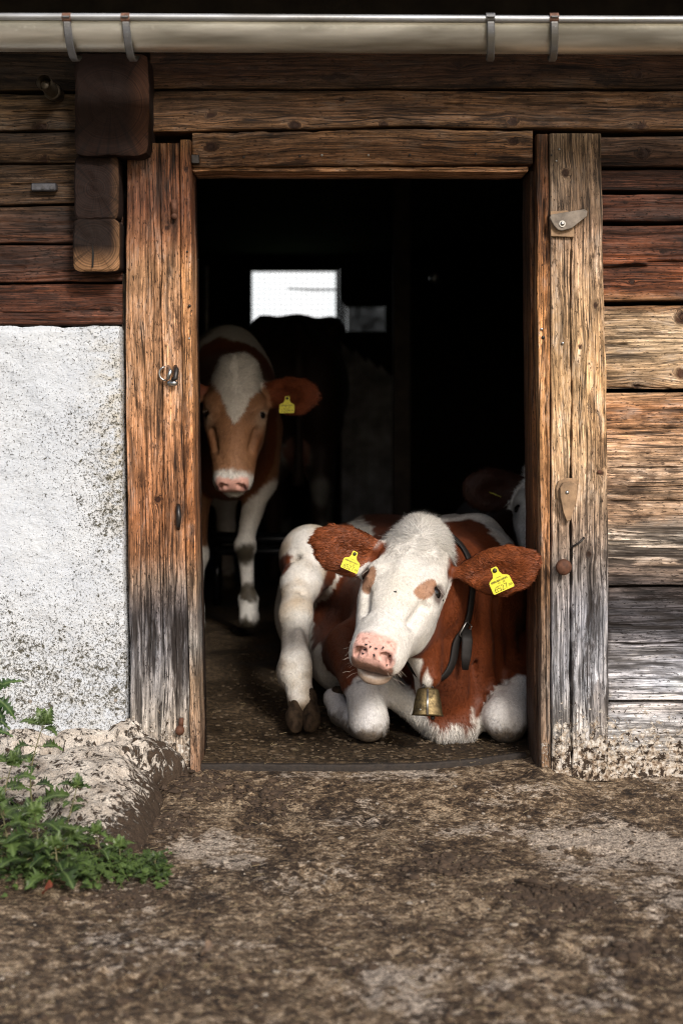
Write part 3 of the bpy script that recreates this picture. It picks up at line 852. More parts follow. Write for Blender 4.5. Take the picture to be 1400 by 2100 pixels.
slab('roof', [(-3.6, EY, EZ), (3.6, EY, EZ), (3.6, ridge_y, rz), (-3.6, ridge_y, rz)], 0.06, ROOFM, barn)
slab('roof', [(-3.6, ridge_y, rz), (3.6, ridge_y, rz), (3.6, YB, rz - (YB - ridge_y) * SL + 0.02), (-3.6, YB, rz - (YB - ridge_y) * SL + 0.02)], 0.06, ROOFM, barn)
for rx in (PX(215, -.3), PX(1050, -.3), -2.2, 2.2):
    m = MB()
    V = []
    for (y, z) in ((-0.12, EZ + 0.112), (1.5, EZ + (1.5 - EY) * SL - 0.01)):
        for (dx, dz) in ((-0.055, -0.13), (0.055, -0.13), (0.055, 0), (-0.055, 0)):
            V.append([rx + dx, y, z + dz + (0.05 if y < 0 and dz < 0 else 0)])
    m.add(V, [[0, 1, 2, 3], [7, 6, 5, 4], [0, 4, 5, 1], [1, 5, 6, 2], [2, 6, 7, 3], [3, 7, 4, 0]])
    m.build('rafter', simple('dark_rafter', (0.012, 0.010, 0.008), 0.9, 0, 0.3, 20, 0.3), barn)  # near-black colour keeps rafters dark where the sun would light them
# wall continues above and to both sides of the photographed part
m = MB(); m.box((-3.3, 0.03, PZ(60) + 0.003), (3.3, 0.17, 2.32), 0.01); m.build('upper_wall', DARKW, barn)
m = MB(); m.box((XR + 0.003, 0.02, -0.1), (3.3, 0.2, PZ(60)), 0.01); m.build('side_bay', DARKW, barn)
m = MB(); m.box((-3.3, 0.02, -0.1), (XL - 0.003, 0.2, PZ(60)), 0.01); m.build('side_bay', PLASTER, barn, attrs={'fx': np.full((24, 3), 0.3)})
for sx in (-1, 1):
    m = MB()
    x0, x1 = (-3.35, -3.2) if sx < 0 else (3.2, 3.35)
    y0, y1 = 0.2, YB
    prof_ = [(y0, -0.1), (y1, -0.1), (y1, rz - (y1 - ridge_y) * SL - .01), (ridge_y, rz - .01), (y0, EZ + (y0 - EY) * SL - .01)]
    V = [[x0, y, z] for y, z in prof_] + [[x1, y, z] for y, z in prof_]
    F = [[j, (j + 1) % 5, 5 + (j + 1) % 5, 5 + j] for j in range(5)]
    T = [[0, 1, 2], [0, 2, 3], [0, 3, 4], [5, 7, 6], [5, 8, 7], [5, 9, 8]]
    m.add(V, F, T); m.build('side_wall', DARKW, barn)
# back wall round the window
WX0, WX1 = PX(508, 8.0), PX(695, 8.0)
WZ0, WZ1 = PZ(678, 8.0), PZ(548, 8.0)
zt = rz - (8.0 - ridge_y) * SL - 0.003
W2X0, W2X1, W2Z0, W2Z1 = PX(704, 8.0), PX(796, 8.0), PZ(686, 8.0), PZ(622, 8.0)
for (a, b, c, d) in ((-3.2, WX0, -0.1, zt), (W2X1, 3.2, -0.1, zt), (WX1, W2X0, -0.1, zt), (WX0, WX1, -0.1, WZ0), (WX0, WX1, WZ1, zt), (W2X0, W2X1, -0.1, W2Z0), (W2X0, W2X1, W2Z1, zt)):
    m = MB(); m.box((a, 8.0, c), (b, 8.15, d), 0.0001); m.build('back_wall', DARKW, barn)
# plank ceiling (hay floor) keeps the stable dark
for k in range(12):
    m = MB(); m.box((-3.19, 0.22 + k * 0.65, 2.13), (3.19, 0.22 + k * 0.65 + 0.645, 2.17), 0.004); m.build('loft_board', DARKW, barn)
# ================================================================== animals
def unit(v):
    v = np.asarray(v, float); return v / np.linalg.norm(v)

class Field:
    """signed distance field on a grid; later pieces are blended in smoothly"""
    def __init__(self, lo, hi, h):
        self.h = h
        self.lo = np.array(lo, float)
        self.n = np.ceil((np.array(hi, float) - self.lo) / h).astype(int) + 1
        self.ax = [(self.lo[k] + h * np.arange(self.n[k])).astype(np.float32) for k in range(3)]
        self.F = np.full(self.n, 0.5, dtype=np.float32)
        self.R = np.zeros(self.n, dtype=np.uint8)
    def block(self, lo, hi, m):
        i0 = [max(0, int((lo[k] - m - self.lo[k]) / self.h)) for k in range(3)]
        i1 = [min(self.n[k], int((hi[k] + m - self.lo[k]) / self.h) + 2) for k in range(3)]
        if any(i1[k] <= i0[k] for k in range(3)): return None, None
        s = tuple(slice(i0[k], i1[k]) for k in range(3))
        g = np.meshgrid(*[self.ax[k][s[k]] for k in range(3)], indexing='ij')
        return s, np.stack(g, -1)
    def put(self, s, d, k, reg, sub=False):
        A = self.F[s]
        if sub:
            d = -d
            hh = np.clip(k - np.abs(A - d), 0, None) / k
            self.F[s] = np.maximum(A, d) + hh * hh * k * 0.25
        else:
            hh = np.clip(k - np.abs(A - d), 0, None) / k
            if reg is not None: self.R[s] = np.where(d < A, reg, self.R[s])
            self.F[s] = np.minimum(A, d) - hh * hh * k * 0.25
    def cone(self, a, ra, b, rb, k=0.03, reg=None, flat=None, sub=False):
        a, b = np.array(a, float), np.array(b, float)
        r = max(ra, rb) * (1 if flat is None else max(1, flat[1]))
        s, p = self.block(np.minimum(a, b) - r, np.maximum(a, b) + r, k + 0.03)
        if s is None: return self
        ab = b - a
        q = p - a
        t = np.clip((q @ ab.astype(np.float32)) / (ab @ ab), 0, 1)
        o = q - t[..., None] * ab.astype(np.float32)
        sc = 1.0
        if flat is not None:
            ax = unit(flat[0]).astype(np.float32)
            c = o @ ax
            o = o + (c / flat[1] - c)[..., None] * ax
            sc = min(1.0, flat[1])
        d = (np.sqrt((o * o).sum(-1)) - (ra + (rb - ra) * t)) * sc
        self.put(s, d, k, reg, sub)
        return self
    def chain(self, pts, rad, k=0.03, reg=None, flat=None):
        for i in range(len(pts) - 1): self.cone(pts[i], rad[i], pts[i + 1], rad[i + 1], k, reg, flat)
        return self
    def ell(self, c, r, k=0.03, M=None, reg=None, sub=False):
        c, r = np.array(c, float), np.array(r, float)
        R = max(r)
        s, p = self.block(c - R, c + R, k + 0.03)
        if s is None: return self
        q = p - c.astype(np.float32)
        if M is not None: q = q @ np.array(M, dtype=np.float32)      # columns of M = axes
        k0 = np.sqrt(((q / r.astype(np.float32)) ** 2).sum(-1))
        k1 = np.sqrt(((q / (r * r).astype(np.float32)) ** 2).sum(-1)) + 1e-9
        d = k0 * (k0 - 1.0) / k1
        d = np.where(k0 < 0.15, -min(r) * 0.9, d)
        self.put(s, d, k, reg, sub)
        return self
    def ripple(self, amp, fr, seed=0, octs=2):
        s = np.abs(self.F) < 0.02
        idx = np.nonzero(s)
        p = np.stack([self.ax[k][idx[k]] for k in range(3)], -1)
        self.F[s] += (amp * fbm(p * fr, octs, seed)).astype(np.float32)
    def mesh(self, skip=None):
        """naive surface nets; skip(p)->bool removes vertices inside another field's box"""
        F, h, lo = self.F, self.h, self.lo
        ins = F < 0
        nx, ny, nz = F.shape
        c = ins[:-1, :-1, :-1].astype(np.int8)
        tot = np.zeros((nx - 1, ny - 1, nz - 1), np.int8)
        for dx in (0, 1):
            for dy in (0, 1):
                for dz in (0, 1): tot += ins[dx:nx - 1 + dx, dy:ny - 1 + dy, dz:nz - 1 + dz]
        act = (tot > 0) & (tot < 8)
        ci = np.nonzero(act)
        m = len(ci[0])
        acc = np.zeros((m, 3)); cnt = np.zeros(m)
        corners = [(a, b, d) for a in (0, 1) for b in (0, 1) for d in (0, 1)]
        val = {q: F[ci[0] + q[0], ci[1] + q[1], ci[2] + q[2]].astype(float) for q in corners}
        for q in corners:
            for k in range(3):
                if q[k] == 0:
                    r = list(q); r[k] = 1; r = tuple(r)
                    v0, v1 = val[q], val[r]
                    x = (v0 < 0) != (v1 < 0)
                    t = np.where(x, v0 / np.where(x, v0 - v1, 1), 0)
                    pt = np.tile(np.array(q, float), (m, 1)); pt[:, k] = t
                    acc += pt * x[:, None]; cnt += x
        V = (acc / cnt[:, None] + np.stack(ci, -1)) * h + lo
        # normals from the gradient
        g = np.zeros((m, 3))
        for k in range(3):
            hi_ = sum(val[q] for q in corners if q[k] == 1); lo_ = sum(val[q] for q in corners if q[k] == 0)
            g[:, k] = hi_ - lo_
        g /= np.linalg.norm(g, axis=1)[:, None] + 1e-12
        reg = self.R[ci[0], ci[1], ci[2]]
        vid = np.full(act.shape, -1, np.int64); vid[ci] = np.arange(m)
        Q = []
        for k in range(3):
            k1, k2 = (k + 1) % 3, (k + 2) % 3
            sa = [slice(1, -1)] * 3; sa[k] = slice(0, -1)
            sb = list(sa); sb[k] = slice(1, None)
            A, B = ins[tuple(sa)], ins[tuple(sb)]
            e = np.nonzero(A != B)
            base = np.stack(e, -1); base[:, k1] += 1; base[:, k2] += 1
            def cell(o1, o2):
                b = base.copy(); b[:, k1] += o1; b[:, k2] += o2
                return vid[b[:, 0], b[:, 1], b[:, 2]]
            q = np.stack([cell(-1, -1), cell(0, -1), cell(0, 0), cell(-1, 0)], -1)
            fl = A[e]
            q = np.where(fl[:, None], q, q[:, ::-1])
            Q.append(q)
        Q = np.concatenate(Q)
        Q = Q[(Q >= 0).all(1)]
        if skip is not None:
            sk = skip(V)
            Q = Q[~sk[Q].all(1)]
        used = np.unique(Q)
        mp = np.full(m, -1); mp[used] = np.arange(len(used))
        return V[used], mp[Q], g[used], reg[used]

def taubin(V, Q, it=6, lam=0.5, mu=-0.52):
    e = np.concatenate([Q[:, [0, 1]], Q[:, [1, 2]], Q[:, [2, 3]], Q[:, [3, 0]]])
    deg = np.bincount(e.ravel(), minlength=len(V)).astype(float)
    for i in range(it):
        for l in (lam, mu):
            s = np.zeros_like(V)
            for k in range(3):
                s[:, k] = np.bincount(e[:, 0], V[e[:, 1], k], len(V)) + np.bincount(e[:, 1], V[e[:, 0], k], len(V))
            V = V + l * (s / deg[:, None] - V)
    return V

def vnormals(V, Q):
    n = np.cross(V[Q[:, 2]] - V[Q[:, 0]], V[Q[:, 3]] - V[Q[:, 1]])
    N = np.zeros_like(V)
    for c in range(4):
        for k in range(3): N[:, k] += np.bincount(Q[:, c], n[:, k], len(V))
    return N / (np.linalg.norm(N, axis=1)[:, None] + 1e-12)

def in_poly(px, py, poly):
    """signed-ish distance in the same units: positive inside"""
    poly = np.array(poly, float); n = len(poly)
    ins = np.zeros(px.shape, bool); dm = np.full(px.shape, 1e9)
    for i in range(n):
        x1, y1 = poly[i]; x2, y2 = poly[(i + 1) % n]
        c = ((y1 > py) != (y2 > py)) & (px < (x2 - x1) * (py - y1) / (y2 - y1 + 1e-12) + x1)
        ins ^= c
        L = (x2 - x1) ** 2 + (y2 - y1) ** 2
        t = np.clip(((px - x1) * (x2 - x1) + (py - y1) * (y2 - y1)) / (L + 1e-12), 0, 1)
        dm = np.minimum(dm, np.hypot(px - x1 - t * (x2 - x1), py - y1 - t * (y2 - y1)))
    return np.where(ins, dm, -dm)

def image_px(V):
    """where a point of the place falls in image pixels, used for the patches of the coats"""
    d = (V[:, 1] - CAMY) / FPX
    return V[:, 0] / d + CX, HY - (V[:, 2] - CAMZ) / d

def coat_material(name, rough=0.6, sheen=0.04, var=0.14):
    t = NT(name)
    c = t.attr('tint').outputs['Vector']
    n = t.noise(t.coord(), 130, 4, 0.65, 0.3); n2 = t.noise(t.coord(), 14, 4, 0.6)
    k = t.ramp(n, [(0.3, 1 - var * 1.6), (0.7, 1 + var)])
    c = t.mix(1.0, c, k, 'MULTIPLY')
    c = t.mix(1.0, c, t.ramp(n2, [(0.3, 0.90), (0.7, 1.05)]), 'MULTIPLY')
    t.inp(Base_Color=c, Roughness=rough, Sheen_Weight=sheen, Specular_IOR_Level=0.3)
    t.set(t.b.inputs['Sheen Roughness'], 0.4)
    t.bump(n, 0.35, 0.0012)
    return t.m
COAT = coat_material('hide')
def hair_material():
    t = NT('hair')
    t.inp(Base_Color=t.attr('tint').outputs['Vector'], Roughness=0.5, Specular_IOR_Level=0.3)
    return t.m
HAIR = hair_material()

def strands(name, parent, V, Q, N, tint, flow, length, width, density, lift=0.25, jit=0.25, curl=0.15, seed=1, mask=None, tj=0.16, segs=3, bend=0.0, cull=True, dirj=0.25, nmix=0.35):
    """short hairs as real thin blades; flow(V)->(n,3) direction, length(V)->n"""
    rng = np.random.default_rng(seed)
    a = V[Q]
    area = 0.5 * np.linalg.norm(np.cross(a[:, 2] - a[:, 0], a[:, 3] - a[:, 1]), axis=1)
    w = area.copy()
    fc = a.mean(1)
    if mask is not None: w = w * mask(fc)
    tot = w.sum()
    if tot <= 0: return None
    cnt = int(tot * density)
    f = rng.choice(len(Q), cnt, p=w / tot)
    u, v = rng.random(cnt), rng.random(cnt)
    wts = np.stack([(1 - u) * (1 - v), u * (1 - v), u * v, (1 - u) * v], -1)
    P0 = (V[Q[f]] * wts[..., None]).sum(1)
    Nn = (N[Q[f]] * wts[..., None]).sum(1); Nn /= np.linalg.norm(Nn, axis=1)[:, None] + 1e-9
    col = (tint[Q[f]] * wts[..., None]).sum(1)
    D = flow(P0)
    cl = np.stack([fbm(P0 * 28, 2, seed + s) for s in (1, 2, 3)], -1)
    D = D + dirj * cl * 2.2 + rng.normal(0, jit, (cnt, 3)) * 0.6
    D = D - Nn * (D * Nn).sum(1)[:, None]
    D /= np.linalg.norm(D, axis=1)[:, None] + 1e-9
    L = length(P0) * (0.6 + 0.8 * rng.random(cnt))
    lf = lift * (0.6 + 0.8 * rng.random(cnt))
    S_ = np.cross(D, Nn)
    cu = rng.normal(0, curl, cnt)
    W = width * (0.7 + 0.6 * rng.random(cnt))
    VV, NN = [], []
    rng_tilt = rng.normal(0, 1.0, cnt)
    P0 = P0 - Nn * 0.0015
    for s in range(segs + 1):
        t = s / segs
        c = P0 + D * (L * t)[:, None] + Nn * (L * (lf * t * (1 - bend * t)) + 0.001)[:, None] + S_ * (L * cu * t * t)[:, None]
        ww = W * (1 - t) ** 0.7 + 0.00008
        VV.append(np.stack([c - S_ * ww[:, None] * 0.5, c + S_ * ww[:, None] * 0.5], 1))
        nn = Nn + nmix * D * (t - 0.3)
        nn = nn / (np.linalg.norm(nn, axis=1)[:, None] + 1e-9)
        tw = S_ * (rng_tilt * nmix)[:, None]
        NN.append(np.stack([nn - 0.3 * S_ + tw, nn + 0.3 * S_ + tw], 1))
    VV = np.stack(VV, 1).reshape(-1, 3)       # cnt,(segs+1),2
    NN = np.stack(NN, 1).reshape(-1, 3)
    NN /= np.linalg.norm(NN, axis=1)[:, None]
    m = (segs + 1) * 2
    b = (np.arange(cnt) * m)[:, None]
    Fq = np.concatenate([b + np.array([2 * s, 2 * s + 1, 2 * s + 3, 2 * s + 2]) for s in range(segs)], 0)
    k = 1 + rng.normal(0, tj, cnt)
    clump = 1 + 0.5 * tj * 3 * fbm(P0 * 60, 2, seed + 9)
    cc = np.clip(col * (k * clump)[:, None], 0.003, 0.85)
    tt = np.repeat(cc, m, 0)
    return mesh_obj(name, VV, Fq, HAIR, parent, True, {'tint': tt}, normals=NN)

WHITE = np.array([0.66, 0.63, 0.575]); RED = lin(94, 44, 18); DIRT = lin(70, 56, 36); PINK = lin(214, 162, 146)
EYEM = simple('eye', (0.008, 0.006, 0.005), 0.06, 0, 0.2, 30, 0, spec=0.8)
TAGM = simple('yellow_tag_plastic', (0.70, 0.64, 0.04), 0.5, 0, 0.06, 50, 0.1)
INK = simple('tag_print', (0.03, 0.03, 0.01), 0.5, 0, 0.1, 50, 0)
HOOFM = simple('hoof_horn', (0.042, 0.027, 0.016), 0.85, 0, 0.8, 45, 0.9, 0.005, spec=0.15)

LASH = simple('pale_lash', (0.55, 0.48, 0.40), 0.5, 0, 0, 1, 0)
class Head:
    """frame of a head: O between the eyes, u to the picture's right, f towards the muzzle, n out of the brow"""
    def __init__(self, O, f, u, s, ml=1.0, dome=0.0, mw=1.0):
        self.ml, self.dome, self.mw = ml, dome, mw
        self.O = np.array(O, float); self.f = unit(f)
        u = np.array(u, float); u = unit(u - self.f * (u @ self.f)); self.u = u
        n = np.cross(self.f, u)
        self.n = n if n[1] < 0 else -n
        self.s = s
        self.M = np.stack([self.u, self.f, self.n], 1)
    def p(self, u, f, n):
        if f > 0.05: f = 0.05 + (f - 0.05) * self.ml
        return self.O + self.s * (u * self.u + f * self.f + n * self.n)
    def loc(self, V):
        L = ((V - self.O) @ self.M) / self.s
        L[:, 1] = np.where(L[:, 1] > 0.05, 0.05 + (L[:, 1] - 0.05) / self.ml, L[:, 1])
        return L
    def carve(self, F, reg=1):
        s, p, M = self.s, self.p, self.M
        E = lambda c, r, k=0.03, sub=False, rg=reg, MM=M: F.ell(p(*c), np.array(r) * s, k * s, MM, rg, sub)
        C = lambda a, ra, b, rb, k=0.03, flat=None, sub=False: F.cone(p(*a), ra * s, p(*b), rb * s, k * s, reg, flat, sub)
        E((0, -0.085, -0.095), (0.092 + 0.012 * self.dome, 0.115, 0.090), 0.04)
        E((0, -0.175 - 0.02 * self.dome, -0.070 + 0.012 * self.dome), (0.060, 0.050, 0.062), 0.05)
        if self.dome: E((0, -0.11, -0.062), (0.092, 0.092, 0.066), 0.05)
        E((0, -0.03, -0.055), (0.080, 0.10, 0.048), 0.04)
        for q in (-1, 1):
            E((q * 0.082, -0.012, -0.060), (0.032, 0.050, 0.042), 0.035)      # orbit
            E((q * 0.056, 0.030, -0.145), (0.050, 0.098, 0.078), 0.05)        # jaw muscle
            C((q * 0.040, 0.02, -0.185), 0.040, (q * 0.028, 0.17, -0.145), 0.030, 0.05)   # jaw bar
            C((q * 0.046, 0.06, -0.085), 0.049, (q * 0.038, 0.19, -0.090), 0.038, 0.05)   # side of the face
        C((0, 0.0, -0.060), 0.060, (0, 0.22, -0.070), 0.046, 0.05)
        C((0, 0.10, -0.12), 0.06, (0, 0.22, -0.12), 0.045, 0.05)
        for q in (-1, 1):
            C((q * 0.078, 0.050, -0.078), 0.013, (q * 0.050, 0.185, -0.082), 0.010, 0.022)      # facial crest
            C((q * 0.074, 0.075, -0.046), 0.006, (q * 0.060, 0.150, -0.050), 0.006, 0.03, None, True)   # hollow beside the nose bone
            C((q * 0.088, -0.045, -0.050), 0.012, (q * 0.070, 0.000, -0.018), 0.010, 0.03)      # brow ridge
            
        # muzzle
        W = self.mw
        E((0, 0.262, -0.078), (0.068 * W, 0.052, 0.050), 0.04)
        for q in (-1, 1):
            E((q * 0.043 * W, 0.278, -0.072), (0.031 * W, 0.036, 0.038), 0.022)
            E((q * 0.052 * W, 0.250, -0.105), (0.024, 0.045, 0.030), 0.03)        # upper lip
        C((0, 0.14, -0.152), 0.036, (0, 0.255, -0.148), 0.036, 0.03)
        E((0, 0.288, -0.146), (0.044, 0.030, 0.020), 0.015)                    # chin
        # mouth line
        E((0, 0.278, -0.1225), (0.076, 0.058, 0.0045), 0.005, True)
        for q in (-1, 1):
            E((q * 0.036 * W, 0.312, -0.047), (0.0145, 0.024, 0.0080), 0.007, True)
            E((q * 0.049 * W, 0.308, -0.058), (0.0065, 0.024, 0.0130), 0.007, True)
            # tear groove and eye slit
            MMe = np.stack([unit(0.80 * self.u * q + 0.6 * self.n - 0.15 * self.f), unit(self.f * 0.93 - 0.25 * self.n), np.cross(unit(0.80 * self.u * q + 0.6 * self.n - 0.15 * self.f), unit(self.f * 0.93 - 0.25 * self.n))], 1)
            ec = p(q * 0.094, 0.008, -0.050)
            F.ell(ec, np.array([0.034, 0.0215, 0.026]) * s, 0.010 * s, M, reg, True)
            # lids
            C((q * 0.079, -0.006, -0.020), 0.0075, (q * 0.108, -0.004, -0.055), 0.0065, 0.012)
            C((q * 0.108, -0.004, -0.055), 0.0065, (q * 0.103, 0.014, -0.072), 0.005, 0.010)
            C((q * 0.079, -0.006, -0.020), 0.0060, (q * 0.086, 0.026, -0.030), 0.005, 0.010)
            C((q * 0.086, 0.026, -0.030), 0.005, (q * 0.106, 0.022, -0.058), 0.005, 0.010)
    def eyes(self, parent):
        for q in (-1, 1):
            m = MB(); m.ball(self.p(q * 0.0885, 0.011, -0.0480), 0.0215 * self.s, 24, 14)
            e_ = m.build('eye', EYEM, parent, True)
            m = MB(); r_ = random.Random(3)
            for k in range(26):
                t_ = k / 25; b_ = self.p(q * (0.083 + 0.026 * t_), -0.002, -0.020 - 0.038 * t_)
                d_ = unit(q * self.u * 0.9 + self.n * 0.5 + self.f * (0.25 + 0.3 * r_.random()))
                m.tube([b_, b_ + d_ * 0.007, b_ + d_ * 0.012 + self.f * 0.004], [0.0006, 0.0005, 0.0002], 4, False)
            m.build('eyelashes', LASH, parent, True)

def ear_sdf(F, base, tip, face, belly, w, s=1.0, reg=2, th=0.16):
    """leaf-shaped ear from base to tip; face = way the hollow looks, belly = side that bulges"""
    base, tip = np.array(base), np.array(tip)
    L = tip - base; ax = unit(L)
    fc = unit(np.array(face) - ax * (np.array(face) @ ax)); side = np.cross(ax, fc)
    if side @ np.array(belly) < 0: side = -side
    ts = [0.0, 0.15, 0.32, 0.52, 0.72, 0.88, 1.0]
    rs = [0.30, 0.38, 0.76, 1.0, 0.86, 0.50, 0.16]
    of = [0.0, 0.0, 0.22, 0.34, 0.28, 0.12, 0.0]
    for i in range(6):
        a = base + L * ts[i] + side * of[i] * w; b = base + L * ts[i + 1] + side * of[i + 1] * w
        f0 = 0.8 if i == 0 else (0.45 if i == 1 else th / w * 0.075)
        F.cone(a - ax * 0, rs[i] * w * (1 if i > 1 else 0.8), b, rs[i + 1] * w * (1 if i > 0 else .8), 0.022, reg, (fc, f0 if i < 2 else 0.26))
    # hollow
    c = base + L * 0.50 + side * 0.30 * w + fc * 0.030 * s
    M = np.stack([ax, side, fc], 1)
    F.ell(c, (np.linalg.norm(L) * 0.34, w * 0.62, 0.030 * s), 0.02, M, reg, True)
    return ax, fc, side

def tag_obj(parent, c, right, down, nrm, s=1.0, num='6527', hidden_top=False):
    """plastic ear tag with its button and print; c = middle of the button"""
    right, down, nrm = unit(right), unit(down), unit(nrm)
    ol = [(-0.0065, -0.008), (0.0065, -0.008), (0.0085, -0.004), (0.0085, 0.006), (0.0125, 0.015), (0.024, 0.021), (0.0265, 0.025), (0.0275, 0.050), (0.0255, 0.053), (-0.0255, 0.053), (-0.0275, 0.050), (-0.0265, 0.025), (-0.024, 0.021), (-0.0125, 0.015), (-0.0085, 0.006), (-0.0085, -0.004)]
    ol = [(a * s, b * s) for a, b in ol]
    m = MB(); m.prism(ol, c, right, down, nrm, 0.0016 * s)
    t = m.build('ear_tag', TAGM, parent)
    m = MB(); m.tube([c + nrm * 0.001 * s, c + nrm * 0.0045 * s], [0.0058 * s, 0.005 * s], 14)
    m.build('tag_button', INK, t, True)
    # print
    segs = {'6': [(1, 0, 0, .5), (0, .5, 0, 1), (0, 1, 1, 1), (1, 1, 1, .5), (1, .5, 0, .5)], '5': [(1, 0, 0, 0), (0, 0, 0, .45), (0, .45, 1, .5), (1, .5, 1, 1), (1, 1, 0, 1)],
            '2': [(0, .1, .5, 0), (.5, 0, 1, .2), (1, .2, 0, 1), (0, 1, 1, 1)], '7': [(0, 0, 1, 0), (1, 0, .35, 1)], '1': [(.5, 0, .5, 1)], '0': [(0, 0, 1, 0), (1, 0, 1, 1), (1, 1, 0, 1), (0, 1, 0, 0)],
            '3': [(0, 0, 1, 0), (1, 0, 1, 1), (0, .5, 1, .5), (0, 1, 1, 1)], '4': [(.2, 0, 0, .6), (0, .6, 1, .6), (.7, .3, .7, 1)]}
    m = MB(); e = 0.0021 * s
    def line(x0, y0, x1, y1, w):
        a, b = np.array([x0, y0]), np.array([x1, y1]); d = b - a; d = d / (np.linalg.norm(d) + 1e-9); nn = np.array([-d[1], d[0]]) * w / 2
        q = [a - nn - d * w / 2, b - nn + d * w / 2, b + nn + d * w / 2, a + nn - d * w / 2]
        m.add([c + right * x * s + down * y * s + nrm * e for x, y in q], [[0, 1, 2, 3]])
    for i, ch in enumerate(num):
        x0 = -0.020 + i * 0.0088
        for (a, b, d, g) in segs[ch]: line(x0 + a * 0.0056, 0.0375 + b * 0.012, x0 + d * 0.0056, 0.0375 + g * 0.012, 0.0011)
    rnd = random.Random(5)
    x = -0.021
    while x < 0.021:
        w = rnd.choice([0.0005, 0.0009, 0.0013]); line(x, 0.0235, x, 0.0275, w); x += w + rnd.choice([0.0007, 0.0012])
    for i, ch in enumerate('47'):
        for (a, b, d, g) in segs[ch]: line(-0.006 + i * 0.003 + a * 0.002, 0.030 + b * 0.0035, -0.006 + i * 0.003 + d * 0.002, 0.030 + g * 0.0035, 0.0005)
    for i, ch in enumerate('20'):
        for (a, b, d, g) in segs[ch]: line(0.006 + i * 0.003 + a * 0.002, 0.030 + b * 0.0035, 0.006 + i * 0.003 + d * 0.002, 0.030 + g * 0.0035, 0.0005)
    for i, ch in enumerate('203'):
        for (a, b, d, g) in segs[ch]: line(0.0158 + i * 0.0032 + a * 0.0022, 0.042 + b * 0.004, 0.0158 + i * 0.0032 + d * 0.0022, 0.042 + g * 0.004, 0.0006)
    for k in range(7): line(-0.006 + k * 0.0019, 0.0175, -0.006 + k * 0.0019 + 0.0012, 0.0175 + 0.001 * (k % 2), 0.0007)
    m.build('tag_print', INK, t)
    return t

def cow_meshes(fine, coarse, build, rip=0.0012):
    """same field at two grid sizes, joined into one skin"""
    out = []
    (flo, fhi, fh) = fine
    Ff = Field(flo, fhi, fh); build(Ff); Ff.ripple(rip, 45, 3)
    m1 = Ff.mesh()
    V1 = taubin(m1[0], m1[1], 3)
    parts = [(V1, m1[1], m1[3])]
    if coarse is not None:
        Fc = Field(coarse[0], coarse[1], coarse[2]); build(Fc); Fc.ripple(rip, 45, 3)
        pad = fh * 1.5
        sk = lambda V: ((V > np.array(flo) + pad) & (V < np.array(fhi) - pad)).all(1)
        m2 = Fc.mesh(sk)
        parts.append((taubin(m2[0], m2[1], 3), m2[1], m2[3]))
    V = np.concatenate([p[0] for p in parts])
    off = 0; Qs = []
    for p in parts: Qs.append(p[1] + off); off += len(p[0])
    Q = np.concatenate(Qs); R = np.concatenate([p[2] for p in parts])
    return V, Q, R

def near(p, c, r):
    return np.exp(-((p - c) ** 2).sum(-1) / (r * r))

